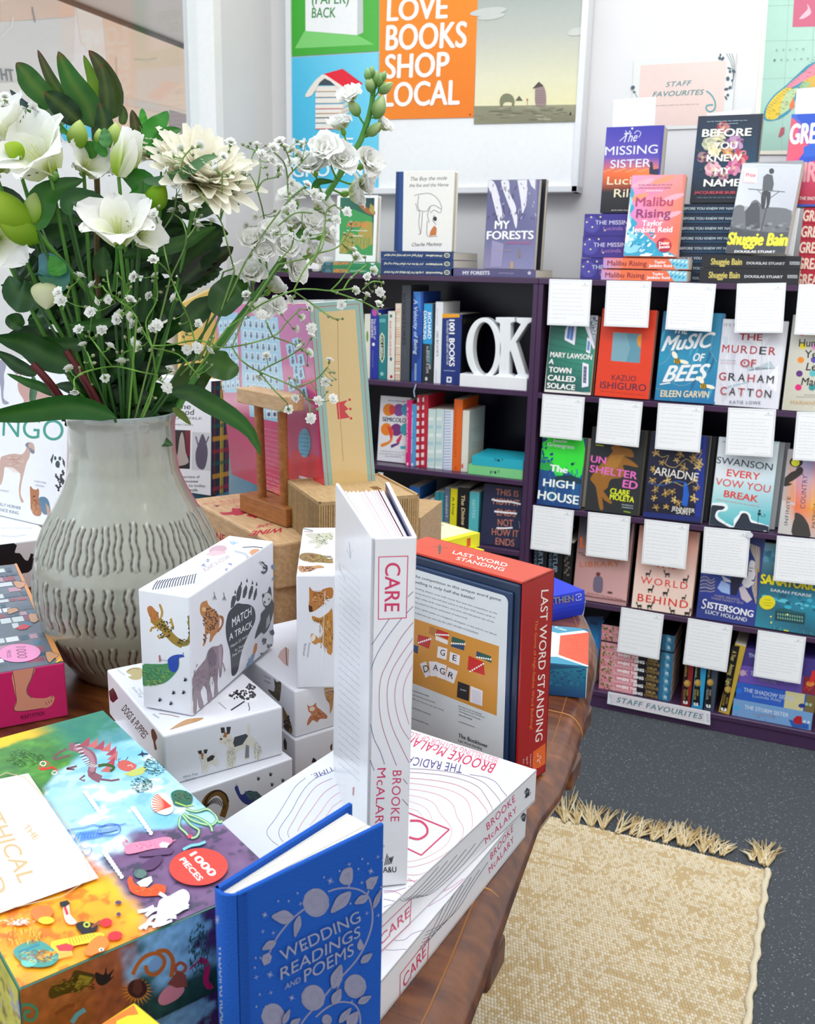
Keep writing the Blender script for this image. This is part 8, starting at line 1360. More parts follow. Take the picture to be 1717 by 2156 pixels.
# ------------------------------------------------------------------ flowers: positions on planes through the vase, pushed back or forward by off
gq = np.array([VX,VY,0])-np.array([0,0,0]); gq /= np.linalg.norm(gq)
def V(x, y, off=0., k='o'):
    x, y = zp(k,x,y); d = ray(x,y); P = np.array([VX,VY,0])+gq*off; return C0+d*(((P-C0)@gq)/(d@gq))
MPX = .000508
def curve(P, n):
    P = [np.array(p,float) for p in P]
    if len(P) == 2: return [P[0]+(P[1]-P[0])*i/n for i in range(n+1)]
    q = [tuple(p) for p in P]; out = crom(q, False, max(2,n//(len(P)-1))); return [np.array(o) for o in out]
def leaf(m, P, w, c1='#1f5a18', c2=None, fold=.25, tw=0., ser=0, rib='#5f8a3a', tip=None, back=.35, n=14, pw=.8):
    """blade along the midrib P (3-D points), half width w metres"""
    C = curve(P, n); k = len(C); c1 = H(c1); c2 = H(c2) if c2 else c1; vs, cs = [], []
    for i, p in enumerate(C):
        t = i/(k-1); T_ = C[min(i+1,k-1)]-C[max(i-1,0)]; T_ /= np.linalg.norm(T_)+1e-9; nn = C0-p; nn /= np.linalg.norm(nn); s_ = np.cross(T_,nn); s_ /= np.linalg.norm(s_)+1e-9; nn = np.cross(s_,T_)
        a = tw*(t-.3)+back; s2 = s_*math.cos(a)+nn*math.sin(a); n2 = np.cross(s2,T_); ww = w*max(.02,math.sin(PI*min(1,t**pw*.97+.03)))**.75
        if ser and i%2: ww *= 1-ser
        cc = mix(c1,c2,t); cc = mix(cc,tip,max(0,t-.85)*5) if tip and t > .85 else cc; wob = .12*ww*math.sin(i*1.3+w*900)
        for u, h in ((-1,fold+.0),(-.5,fold*.35),(0,0),(.5,fold*.35),(1,fold)): vs.append(p+s2*ww*u-n2*(ww*h*(-1))+n2*wob*abs(u)); cs.append(mix(cc,rib,.22) if u == 0 else mix(cc,(0,0,0),.1*abs(u)))
    fs = [(i*5+j,i*5+j+1,(i+1)*5+j+1,(i+1)*5+j) for i in range(k-1) for j in range(4)]; m.add(vs, fs, cs, 'leaf', True)
def petal(m, c, ax, rd, L, w, flare, cols, nl=7, nw=5, cup=.25, tipn=0., mat='petal', frill=0., seed=0):
    """petal from centre c rising along ax and opening out along rd"""
    ax = ax/np.linalg.norm(ax); rd = rd-ax*(rd@ax); rd /= np.linalg.norm(rd)+1e-9; sd = np.cross(ax,rd); vs, cs = [], []; cols = [H(q) for q in cols]; r = random.Random(seed)
    for i in range(nl+1):
        t = i/nl; ang = flare[0]+(flare[1]-flare[0])*t; d = ax*math.cos(ang)+rd*math.sin(ang); c = c+d*(L/nl) if i else c; nn = np.cross(sd,d); ww = w*(math.sin(PI*min(.96,.12+t*.86))**.7)*(1-tipn*t*t)
        for j in range(nw):
            u = j/(nw-1)*2-1; fr = frill*w*r.uniform(-1,1)*(t**2); vs.append(c+sd*ww*u-nn*(cup*ww*(u*u))+nn*fr); k = t*(len(cols)-1); a = int(min(k,len(cols)-2)); q = mix(cols[a],cols[a+1],k-a); cs.append(mix(q,cols[0],.35*(1-abs(u))*(1-t)))
    fs = [(i*nw+j,i*nw+j+1,(i+1)*nw+j+1,(i+1)*nw+j) for i in range(nl) for j in range(nw-1)]; m.add(vs, fs, cs, mat, True)
def frame(ax): ax = np.array(ax,float); ax /= np.linalg.norm(ax); a = np.cross(ax,[0.1,.2,1.]); a /= np.linalg.norm(a); return ax, a, np.cross(ax,a)
def cam_dir(x, y, z): d = CR*x+CU*y-CF*z; return d/np.linalg.norm(d)      # right, up, towards the viewer
def ellip(m, c, ax, L, w, cols, mat='petal', rid=3, n=10):
    ax, a, b = frame(ax); cols = [H(q) for q in cols]; vs, cs = [], []; k = 9
    for i in range(k+1):
        t = i/k; r_ = w*math.sin(PI*(t**.8))**.8+.0002
        for j in range(n): q = 2*PI*j/n; rr_ = r_*(1+.10*math.cos(q*rid)); vs.append(np.array(c)+ax*(t-.5)*L+(a*math.cos(q)+b*math.sin(q))*rr_); cs.append(mix(mix(mix(cols[0],cols[-1],t),'#3f6a14',.25*(1-t)),cols[0],.75*(.5+.5*math.cos(q*rid))**3))
    m.add(vs, [(i*n+j,i*n+(j+1)%n,(i+1)*n+(j+1)%n,(i+1)*n+j) for i in range(k) for j in range(n)], cs, mat, True)
MOUTH = lambda a=0., b=0.: np.array([VX+a,VY+b,1.0])
def fthing(name, label, cat='flower', group=None): return thing(name,label,cat,mat4(np.eye(3),(VX,VY,.98)),group)
def part(name, m, th):
    for i, v in enumerate(m.v): m.v[i] = (v[0]-VX, v[1]-VY, v[2]-.98)
    return m.build(name, th)
def stem(th, P, r=.002, c='#2c5a1f', name='stem'): m = MB(); C = curve(P, 12); m.tube(C, [r*(1.15-.35*i/len(C)) for i in range(len(C))], c, 'stem', n=7); part(name,m,th)
G1, G2, G3, DK = '#2f7a1c', '#1d4f16', '#5f9a2a', '#10300f'
# upright bronze-tipped branch
th = fthing('leafy_branch','tall branch of broad upright green leaves with bronze red tips at the top left','foliage'); stem(th,[MOUTH(-.01,.02),V(210,640,.02),V(205,400,.0),V(197,262,.0)],.0032,'#5a4a20')
for q, w, c1, c2, of in (([(760,760),(420,470),(300,300),(195,185)],62,'#2f6a1c','#2c5a24',0),([(760,600),(600,350),(455,28)],30,'#3a6a1c','#4a3430',.01),([(1130,960),(1050,700),(850,380),(705,48)],72,'#1f5a14','#2a6a1c',-.01),([(1130,800),(1130,450),(1010,92)],34,'#8fae1f','#4f8a1c',.012),([(1330,860),(1370,560),(1220,230),(1070,35)],54,'#3a5a20','#3f3a22',.004),([(1290,860),(1280,500),(1215,195)],40,'#2f4f1c','#3a4a20',-.004),([(960,900),(720,680),(535,540)],62,'#103410','#16401a',-.016),([(1210,1250),(1260,950),(1200,665)],54,'#123a12','#16421a',-.018),([(1470,930),(1490,800),(1470,690)],24,'#3f6a28','#4a5030',.006),([(1690,1150),(1640,950),(1590,750)],34,'#3a5a24','#4a4028',.006),([(1650,1130),(1640,980),(1610,810)],24,'#33521f','#5a4a2c',.0),([(570,810),(500,690),(450,640)],20,'#2f6a1c','#3a7a2c',.01)):
    m = MB(); leaf(m,[V(x,y,of,'a') for x,y in q],w*.17472*MPX*2.1,c1,c2,fold=.12,tip='#7a2a22',rib='#8a9a3a',back=.12,pw=.72); part('leaf',m,th)
# loose foliage: (crop, midrib points, half width in photo pixels, colours, off, group label index)
FOL = [('broad leaf bending left below the large white bloom',[('b',(450,600),(480,350),(620,130),(1010,-10),21,G1,G2,-.05)]),
 ('bright green lance leaves above the big daisy bloom',[('h',(800,860),(850,800),(930,720),(978,648),17,'#2f9a1c','#1f7a14',.0),('h',(860,900),(930,830),(980,775),(1058,756),12,'#2f8a1c','#1f6a18',-.01),('h',(840,760),(835,690),(828,632),7,'#3fae20','#2f8a1c',.01),('a',(500,1000),(420,880),(330,760),16,'#4f9a1f','#3f8a1c',.01),('a',(480,830),(300,700),(120,508),7,'#3a5060','#2c3c48',.02)]),
 ('dark curled leaf beside the lower white bloom',[('b',(850,420),(830,260),(1000,215),(1250,320),(1330,550),15,'#1f5a24','#123f14',-.055)]),
 ('round bright leaf to the right of the lower white bloom',[('c',(230,1080),(270,860),(180,680),(-30,610),24,'#2f8a14','#1f6a14',-.045)]),
 ('long narrow grey-green leaf across the big daisy bloom',[('c',(230,690),(500,690),(800,560),(1000,420),(1140,397),8.5,'#4f7a54','#5a8a5a',-.06)]),
 ('long arching leaf under the big daisy bloom',[('c',(-20,1600),(350,1530),(700,1450),(930,1330),(1120,1245),12,'#2a5a20','#3a6a28',-.04)]),
 ('very dark toothed leaves on the right of the bouquet',[('c',(720,1880),(850,1600),(1020,1420),(1170,1290),36,DK,'#163818',-.01),('c',(700,1930),(950,1720),(1180,1580),(1325,1488),17,'#14280f','#2a2418',-.015),('c',(760,1960),(960,1840),(1160,1802),16,'#12300f','#1a3a14',-.012)]),
 ('glossy rounded leaves on the right of the bouquet',[('f',(1080,620),(1180,450),(1300,330),(1425,300),27,'#1f4a14','#28581a',-.03),('f',(750,800),(850,640),(980,520),(1140,420),19,'#1f4a14','#1a4414',-.02),('f',(960,1080),(1100,1150),(1230,1190),(1325,1170),24,'#2f5a18','#3a6a1c',-.03)]),
 ('lower leaf pointing up right beside the stems',[('f',(640,1440),(800,1330),(930,1250),(1060,1190),25,'#3a5a18','#2a4a14',.0),('f',(700,1430),(850,1400),(950,1300),20,'#1a4a14','#164012',.01)]),
 ('long drooping leaf hanging right over the vase rim',[('f',(600,1440),(800,1450),(1000,1560),(1250,1700),(1450,1880),(1560,2110),17,'#123f10','#2a6a1c',-.05),('f',(625,1610),(720,1690),(820,1790),6,'#5f7a2a','#6a7a2c',-.05)]),
 ('long wavy leaf stretching left over the vase rim',[('g',(1380,1365),(1100,1270),(800,1240),(400,1290),(0,1340),(-200,1420),19,'#1a5a14','#1f5f1c',-.06)]),
 ('broad dark leaves reaching left above the bingo box',[('g',(900,760),(600,640),(300,480),(-60,400),23,'#0f4a10','#0e4410',-.03),('g',(440,850),(250,760),(100,660),(-60,560),11,'#1c4a20','#14401a',-.01),('g',(700,1110),(500,1000),(300,930),(85,840),8,'#1f5a20','#2a6a24',-.02),('g',(385,1200),(410,1000),(400,850),6,'#6a9a7a','#5a8a6a',.02)]),
 ('mid green leaves crossing the middle of the bouquet',[('g',(1390,190),(1200,250),(1000,260),(830,245),9,'#2a5a24','#2f6a28',-.05),('g',(1050,470),(800,500),(500,470),(235,402),13,'#1f4a1c','#2a5a24',-.03),('g',(1340,560),(1150,600),(1000,650),(830,640),18,'#123a12','#16401a',-.01),('b',(1260,1160),(1240,980),(1250,800),15,'#2a5a18','#1f4a14',-.02),('f',(300,700),(330,500),(350,165),15,'#143f14','#1a4a18',-.01)]),
 ('rounded leaves at the left edge of the bouquet',[('b',(430,1440),(300,1400),(180,1330),(110,1150),25,'#1c4a1a','#24582a',-.03),('b',(420,1100),(330,1030),(180,920),20,'#143c14','#1a441a',-.01),('b',(560,1300),(640,1180),(600,1020),(470,900),26,'#1f6a1c','#5f9ab0',-.05),('b',(720,1150),(690,1050),(600,900),14,'#2f8a1c','#3f9a28',-.055),('b',(130,1790),(200,1700),(300,1720),14,'#1f4a1c','#2a5a24',-.02),('g',(480,380),(470,200),(450,110),16,'#16401a','#1f4a1c',.0)]),
 ('pale silvery leaf at the top of the bouquet',[('a',(530,870),(640,830),(740,860),(815,830),12,'#8fa888','#7f9a7a',-.01),('a',(380,1010),(520,940),(680,950),(850,1070),9,'#3f9a1c','#2f7a18',-.03),('a',(1180,1230),(1060,1230),(910,1260),13,'#3a8a1c','#2a6a18',-.03),('a',(1290,1310),(1200,1200),(1130,1080),8,'#2f8a1c','#2a7a1c',-.04),('a',(1260,1200),(1270,1080),(1250,970),9,'#2f7a2c','#4a8a4a',-.045)])]
for lab, items in FOL:
    th = fthing('leafy_sprig',lab,'foliage'); k, p0 = items[0][0], items[0][1]; stem(th,[MOUTH(.01,-.01)]+[V(*p0,items[0][-1],k)],.0016)
    for it in items:
        k = it[0]; pts = [q for q in it[1:] if isinstance(q,tuple)]; w, c1, c2, of = it[-4:]; m = MB(); leaf(m,[V(x,y,of+.012*i/len(pts),k) for i,(x,y) in enumerate(pts)],w*MPX*1.28,c1,c2,ser=.14 if 'toothed' in lab else 0,fold=.2,tw=.35,back=.2); part('leaf',m,th)
# added inner foliage, its leaves coloured dark for the shade between stems
r = random.Random(31)
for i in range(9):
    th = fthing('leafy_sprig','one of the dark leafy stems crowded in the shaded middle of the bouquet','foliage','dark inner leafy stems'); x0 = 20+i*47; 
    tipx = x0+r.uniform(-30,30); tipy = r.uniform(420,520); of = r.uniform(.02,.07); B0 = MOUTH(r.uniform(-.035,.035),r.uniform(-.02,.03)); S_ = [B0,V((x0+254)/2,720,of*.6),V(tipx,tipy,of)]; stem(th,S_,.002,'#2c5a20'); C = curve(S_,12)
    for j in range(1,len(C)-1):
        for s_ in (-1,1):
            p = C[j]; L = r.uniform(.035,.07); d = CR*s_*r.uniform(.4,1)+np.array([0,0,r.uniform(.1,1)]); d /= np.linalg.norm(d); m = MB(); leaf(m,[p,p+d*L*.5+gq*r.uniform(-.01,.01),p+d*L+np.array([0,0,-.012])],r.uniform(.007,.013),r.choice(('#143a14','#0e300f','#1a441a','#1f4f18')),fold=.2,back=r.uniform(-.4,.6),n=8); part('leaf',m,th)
for x,y,x1,y1 in ((390,720,760,1120),(800,560,1240,1250)):
    th = fthing('leafy_branch','dark red woody stem rising left out of the vase' if x < 500 else 'dark red woody stem rising from the middle of the vase','branch'); stem(th,[V(x1,y1+60,-.02,'g'),V((x+x1)/2,(y+y1)/2,-.03,'g'),V(x,y,-.03,'g')],.0042,'#5a1418')
# alstroemerias
YG = ['#b9cf3a','#eef0d8','#fbfbf6','#fdfdfb']; WHT = ['#dfe6b0','#f4f5ea','#fcfcfa','#fdfdfd']
def alstro(th, c, ax, s0, seed=0, flare=(.35,1.15), n=6, name='flower_head'):
    m = MB(); ax, a, b = frame(ax); r = random.Random(seed)
    for i in range(n):
        q = i*2*PI/n+seed; rd = a*math.cos(q)+b*math.sin(q); outer = i%2 == 0
        petal(m,c+rd*s0*.04,ax,rd,s0*(1.0 if outer else .95),s0*(.5 if outer else .3),(flare[0],flare[1]+r.uniform(-.15,.1)),WHT if outer else YG,cup=.3,frill=.12,seed=seed+i,nw=7,nl=8)
        if not outer:
            for k in range(7): p = c+rd*s0*(.3+.07*k)*math.sin(flare[1])+ax*s0*(.32+.06*k)*math.cos(.75)+np.cross(ax,rd)*s0*.07*math.sin(k*2.1); m.tube([p,p+(rd*.6+ax*.5)*s0*.07],.0004,'#4a4a1c','stem',n=4)
    for k in range(5): p = c+ax*s0*.5+(a*math.cos(k*1.3)+b*math.sin(k*1.3))*s0*.1; m.tube([c,p],.0005,'#c9d08a','stem',n=4)
    ellip(m,c-ax*s0*.08,ax,s0*.2,s0*.09,['#4f8a2a','#6a9a3a'],'stem'); part(name,m,th)
def bud(th, c, ax, L, w, cols=('#7fae1f','#dfe89a'), name='bud'):
    m = MB(); ellip(m,c,ax,L,w,cols); part(name,m,th)
def stalk(th, c, off=0.): stem(th,[MOUTH(random.uniform(-.03,.03),random.uniform(-.02,.02)),(MOUTH()+c)/2+CR*.01*(1 if c[0] > VX else -1),c],.0021,'#4f8a2c')
th = fthing('alstroemeria','large open white alstroemeria with yellow-green throat at the upper left'); c = V(600,1500,-.045,'a'); alstro(th,c,cam_dir(-.3,.45,.75),.058,1,(.25,1.4)); stalk(th,c); bud(th,V(945,1050,-.03,'a'),cam_dir(.15,1,.1),.028,.0098); bud(th,V(265,960,-.02,'a'),cam_dir(-.5,.9,.1),.031,.0095,('#5f9a1c','#a9c83a')); bud(th,V(175,1240,-.05,'a'),cam_dir(-.8,.5,.2),.02,.008,('#9ac41f','#c9dc5a'))
th = fthing('alstroemeria','open white alstroemeria with streaked throat low in the centre of the bouquet'); c = V(1440,735,-.06,'b'); alstro(th,c,cam_dir(.1,.6,.7),.050,2,(.3,1.4)); stalk(th,c); c2 = V(1640,700,-.05,'b'); alstro(th,c2,cam_dir(.7,.2,.6),.032,5,(.3,1.1)); stem(th,[V(1410,760,-.06,'b'),V(1420,900,-.05,'b'),V(1380,1330,-.03,'b')],.0024,'#3f7a2a'); bud(th,V(395,880,-.05,'c'),cam_dir(.5,.9,.1),.032,.0108,('#6fae1f','#b9d83a'))
th = fthing('alstroemeria','half open green and white alstroemeria at the top centre of the bouquet'); c = V(1430,1560,-.04,'a'); m = MB(); ax = cam_dir(.35,.9,.15); _, a, b = frame(ax)
for i in range(6): q = i*PI/3; petal(m,c+(a*math.cos(q)+b*math.sin(q))*.003,ax,a*math.cos(q)+b*math.sin(q),.047,.015,(.45,-.05),['#9ac42a','#c9dc7a','#f6f8ea','#fdfdfb'] if i%2 else ['#eef4d0','#fbfbf4','#fdfdfd'],cup=.5,seed=i)
part('flower_head',m,th); stalk(th,c); bud(th,V(1390,1070,-.035,'a'),cam_dir(.1,1,.1),.026,.0088); bud(th,V(1210,1090,-.03,'a'),cam_dir(-.1,1,.1),.018,.006)
for lab, k, p, ax_, s0, sd in (('white alstroemeria partly behind the large open one, far upper left','a',(150,1180),(-.3,.7,.5),.05,7),('small white alstroemeria just right of the large open one','a',(1010,1500),(.5,.3,.6),.034,8),('white bloom cut by the left edge of the picture, upper','a',(-60,1500),(.2,.5,.7),.046,9),('white bloom cut by the left edge of the picture, lower','b',(-40,700),(.3,-.2,.8),.048,11)):
    th = fthing('alstroemeria',lab); c = V(*p,-.02,k); alstro(th,c,cam_dir(*ax_),s0,sd,(.3,1.15)); stalk(th,c)
th = fthing('alstroemeria','cluster of long yellow-green buds at the left edge of the bouquet'); S_ = [V(1180,1470,-.03,'b'),V(700,920,-.04,'b'),V(430,600,-.045,'b'),V(330,480,-.045,'b')]; stem(th,S_,.0026,'#4f8a2c'); stem(th,[S_[0],MOUTH(-.01,-.01)],.0026,'#3f7a2a')
for k, p, ax_, L, w, cc in (('b',(90,350),(-.75,.65,.2),.055,.014,('#8fc01f','#cfe05a')),('b',(200,560),(-.8,.6,.3),.048,.013,('#7aae1c','#c4dc50')),('b',(400,330),(.1,1,.1),.034,.0085,('#9acb2a','#e4eab0')),('b',(560,1390),(.05,-1,.2),.028,.0135,('#dfe6b0','#f2f2d8'))): bud(th,V(*p,-.045,k),cam_dir(*ax_),L,w,cc)
# daisy chrysanthemums
def chrys(lab, c, ax, s0, n, seed):
    th = fthing('chrysanthemum',lab); ax, a, b = frame(ax); r = random.Random(seed); stalk(th,c-ax*.01)
    for ring,(fl,L,k) in enumerate((((1.0,1.75),1.,n),((.8,1.45),.92,n),((.6,1.15),.8,n-3),((.35,.85),.6,n-6),((.1,.5),.4,8))):
        m = MB()
        for i in range(k): q = i*2*PI/k+ring*.4+r.uniform(-.1,.1); petal(m,c+ax*.0015*ring,ax,a*math.cos(q)+b*math.sin(q),s0*L*r.uniform(.88,1.1),s0*.17,(fl[0]*.9,fl[1]*.8+r.uniform(-.25,.25)),['#e6dfa0','#f2eed4','#f8f5e8','#f6f3e4'],cup=.4,nl=8,nw=5,seed=i+ring*50)
        part('petal_ring',m,th)
chrys('large creamy white daisy chrysanthemum right of centre in the bouquet',V(900,790,-.015,'c'),cam_dir(.42,.55,.7),.066,22,3)
chrys('creamy white daisy chrysanthemum behind the half open bloom',V(430,470,.02,'c'),cam_dir(-.1,.7,.6),.042,19,4)
# white stock spike
th = fthing('stock_flower','tall spike of ruffled white stock flowers leaning right with green buds at its tip'); S_ = [MOUTH(.03,.01),V(420,780,-.0),V(520,650,-.005),V(640,480,-.005),V(1180,900,-.005,'d'),V(1300,650,-.005,'d'),V(1370,400,-.005,'d'),V(1390,130,-.005,'d')]; stem(th,S_,.0034,'#4f8f3a')
SC = [np.array(q) for q in curve(S_,60)]; r = random.Random(12)
def floret(c, s0, seed, base):
    m = MB(); r = random.Random(seed); ax = (c-base); ax = ax/(np.linalg.norm(ax)+1e-9)+cam_dir(0,.1,1)*.7; ax, a, b = frame(ax)
    for ring,(k,fl,L,w) in enumerate(((6,(.5,1.35),1.,.58),(5,(.3,1.0),.8,.5),(4,(.1,.7),.55,.4))):
        for i in range(k): q = i*2*PI/k+ring*.7+r.uniform(-.2,.2); petal(m,c+ax*.001*ring,ax,a*math.cos(q)+b*math.sin(q),s0*L*r.uniform(.85,1.1),s0*w,(fl[0],fl[1]+r.uniform(-.3,.3)),['#dbe6a8','#f3f5ec','#fafaf8','#fbfbfb'],cup=.35,frill=.22,nl=5,nw=5,seed=seed*9+i+ring)
    ellip(m,c-ax*s0*.15,ax,s0*.5,s0*.14,['#5f9a2a','#8fb43a'],'stem'); m.tube([base,(base+c)/2+np.array([0,0,-.002]),c-ax*s0*.3],.0011,'#5f9a3a','stem',n=6); part('floret',m,th)
FP = [('d',1180,370,20),('d',1090,640,22),('d',1450,630,18),('d',950,880,27),('d',1080,960,27),('d',1290,980,26),('d',820,1030,26),('d',1150,1250,27),('d',1260,1160,22),('d',870,1430,28),('d',640,1320,24),('d',600,1590,25),('d',440,1640,22),('d',760,1570,26),('d',250,1740,22),('d',900,1660,22),('d',560,1800,24),('d',760,1850,24),('d',360,1850,20),('e',560,330,27),('e',250,500,24),('e',640,420,24),('e',420,620,24),('e',350,830,18),('e',470,790,15),('e',160,420,16)]
for i,(k,x,y,s0) in enumerate(FP): c = V(x,y,r.uniform(-.03,.012),k); bse = min(SC, key=lambda q: np.linalg.norm(q-c-np.array([0,0,-.018]))); floret(c,s0*MPX*1.75,i,bse)
for x,y,ax_,L in ((1335,120,(-.1,1,0),.014),(1370,95,(.05,1,0),.013),(1410,150,(.1,1,.1),.015),(1445,170,(.3,1,.1),.015),(1480,140,(.4,.9,0),.013),(1350,210,(-.1,1,.2),.018),(1500,245,(.8,.5,0),.019),(1440,430,(.3,.9,.2),.026),(1200,440,(-.5,.8,.2),.02),(1390,640,(.6,.4,.3),.02)):
    c = V(x,y,-.012,'d'); bse = min(SC, key=lambda q: np.linalg.norm(q-c-np.array([0,0,-.012]))); m = MB(); ellip(m,c,cam_dir(*ax_),L,L*.28,['#5a8a3a','#c4d49a' if L > .017 else '#8aa86a'],'stem'); m.tube([bse,c-cam_dir(*ax_)*L*.45],.0009,'#5f9a3a','stem',n=6); part('bud',m,th)
for q,w in (([(820,1250),(860,1150),(1010,1140)],8),([(350,1700),(400,1560),(280,1560)],8)): m = MB(); leaf(m,[V(x,y,-.02,'d') for x,y in q],w*MPX,G1,G2); part('leaf',m,th)
# baby's breath
def blossom(seed):
    m = MB(); r = random.Random(seed); z = np.array([0,0,1.])
    for ring,(k,fl,L) in enumerate(((8,(.7,1.5),1.),(7,(.4,1.1),.85),(6,(.15,.8),.65),(4,(.0,.4),.5))):
        for i in range(k): q = i*2*PI/k+ring*.5+r.uniform(-.2,.2); petal(m,z*.1*ring,z,np.array([math.cos(q),math.sin(q),0]),L*r.uniform(.85,1.1),.42,(fl[0],fl[1]+r.uniform(-.2,.2)),['#d6dcae','#f7f8f4','#fdfdfd'],cup=.3,nl=4,nw=3,seed=i)
    ellip(m,-z*.25,z,.7,.26,['#4f7a3a','#7a9a4a'],'stem'); return m
BLS = [blossom(i) for i in range(3)]; bm_ = MB(); ellip(bm_,np.zeros(3),np.array([0,0,1.]),2.2,.8,['#5f6f4a','#b4b490'],'stem',rid=5,n=8)
MESH = [b.build('blossom') for b in BLS]; BUDM = bm_.build('bud'); BASE = (VX,VY,.98)
def spray(lab, k, off, mains, bl, bd, base=None, c='#6f8f4a', sz=1.):
    th = fthing('gypsophila_spray',lab,'flower'); m = MB(); pts = []; r = random.Random(len(bl)*7+len(bd)); fw = {}
    def W_(x, y): return V(x,y,off+.022*math.sin(x*.011+y*.007),k)
    for P in mains:
        C = crom([tuple(map(float,q)) for q in P],False,5) if len(P) > 2 else [tuple(np.array(P[0])*(1-t)+np.array(P[1])*t) for t in np.linspace(0,1,8)]; m.tube([W_(*q) for q in C],.00085,c,'stem',n=5); pts += C
    if base is not None: m.tube([W_(*mains[0][0]),(W_(*mains[0][0])+base)/2,base],.0011,c,'stem',n=5)
    for i,(x,y) in enumerate(bl+bd):
        isb = i >= len(bl); q = min(pts,key=lambda p: (p[0]-x)**2+(p[1]-y)**2+ (0 if p[1] > y else 3*(p[1]-y)**2*.02)); a = W_(*q); b = W_(x,y); up = (b-a); up = up/(np.linalg.norm(up)+1e-9)+np.array([0,0,.35])+(cam_dir(0,0,1)*r.uniform(-.1,1.0) if not isb else 0); up /= np.linalg.norm(up)
        m.tube([a,(a+b)/2+np.array([0,0,-.0015]),b-up*.002],.00042,c,'stem',n=4); src = BUDM if isb else MESH[i%3]; s0 = (.0020 if isb else .0060)*sz*r.uniform(.85,1.15); o = src.copy(); col.objects.link(o); o.parent = th; qn = Vector(up).to_track_quat('Z','Y'); o.matrix_basis = Matrix.Translation(b-np.array(BASE))@qn.to_matrix().to_4x4()@Matrix.Rotation(r.uniform(0,6),4,'Z')@Matrix.Scale(s0,4)
    part('stem',m,th)
M0 = MOUTH(.02,-.02)
spray("spray of baby's breath in front of the big daisy bloom",'c',-.055,[[(1340,1780),(1240,1400),(1170,1170),(1000,950),(830,720),(700,570)],[(1170,1170),(1190,850),(1190,600)],[(1170,1170),(1260,900),(1450,650)],[(700,570),(720,420),(830,290)],[(930,780),(970,570),(1050,500)]],[(530,590),(600,390),(700,310),(910,270),(440,440),(800,680),(1130,570),(1200,410),(1450,620),(1390,690),(1340,860),(1100,490)],[(420,345),(560,355),(640,520),(830,285),(1085,365),(840,380),(1260,630),(1320,590),(1060,680)],V(430,760,-.02))
spray("spray of baby's breath over the dark stems left of the big daisy",'c',-.06,[[(570,1850),(500,1550),(450,1320),(380,1100)],[(450,1320),(600,1090),(640,860)],[(570,1850),(750,1450),(720,1200),(620,1100)],[(750,1400),(860,1250),(850,1150)]],[(640,760),(790,950),(880,1030),(1060,1190),(690,1040),(370,1090),(900,1260),(590,1070),(740,820),(700,730),(840,890)],[(430,1000),(940,1110),(865,1165),(600,900)],M0)
spray("airy spray of baby's breath rising above the daisy to the right",'d',-.02,[[(-40,2000),(170,1900),(350,1620),(280,1220),(190,1040),(80,910),(10,850)],[(280,1220),(310,1000),(290,880),(230,830)],[(280,1220),(340,1130),(450,1100)],[(190,1040),(240,880),(270,840)]],[(25,780),(130,905),(155,970),(275,800),(320,890),(430,830),(415,940),(485,1015),(485,1080),(140,1080),(100,1130),(60,1265),(270,1475),(185,1560)],[(140,785),(215,770),(190,800),(360,795),(365,1000),(375,1070),(230,950),(450,1420),(450,1465),(10,855)],V(400,790,-.01))
spray("spray of baby's breath against the sky blue poster",'d',-.045,[[(170,1900),(350,1620),(580,1320),(720,1200)],[(580,1320),(570,1120),(620,1040),(700,960)],[(570,1120),(540,970),(440,860)],[(620,1040),(560,860),(520,800)],[(480,1560),(640,1440),(800,1440)]],[(500,770),(600,840),(545,820),(700,790),(660,880),(850,755),(590,970),(600,1160),(745,1180),(810,1260),(610,1370),(560,1430),(540,1700),(700,920)],[(660,755),(740,765),(590,1530),(700,1580),(735,1265),(590,1250)],V(420,760,-.02))
spray("spray of baby's breath in front of the stock spike",'d',-.065,[[(480,1930),(860,1820),(920,1580),(940,1420),(1020,1360)],[(860,1820),(1050,1760),(1180,1580)],[(860,1820),(780,1940)],[(620,1600),(610,1750),(480,1900)]],[(890,1300),(1035,1505),(1130,1430),(770,1640),(720,1700),(1000,1610),(1190,1800),(1215,1860),(450,1640),(600,1660)],[(1025,1360),(1070,1395),(1170,1530),(1180,1575),(1110,1635),(1300,1860),(1240,1820),(1180,1665),(1190,1715),(970,1500)],V(470,730,-.04))
spray("long horizontal spray of baby's breath reaching the bookcase on the right",'e',-.06,[[(0,1000),(350,760),(660,630),(850,615),(1030,630),(1250,610)],[(1030,630),(1350,740),(1500,820)],[(1030,630),(1120,540),(1200,430),(1260,330)],[(1160,620),(1220,520),(1310,440),(1390,370)],[(1350,620),(1450,540),(1560,550)],[(660,630),(780,400),(900,240),(970,0)],[(660,630),(830,750),(1010,880)]],[(1280,630),(1390,690),(1510,780),(1530,640),(1400,495),(1460,430),(1290,290),(650,700),(190,680),(250,780),(350,870),(1150,770)],[(1560,550),(1575,700),(1520,490),(1390,560),(1315,435),(1380,290),(1525,870),(1100,650),(1010,890),(1105,920),(1155,910),(1190,450),(1455,640),(1480,590),(1240,500)],V(400,800,-.03),'#6a9a3a')
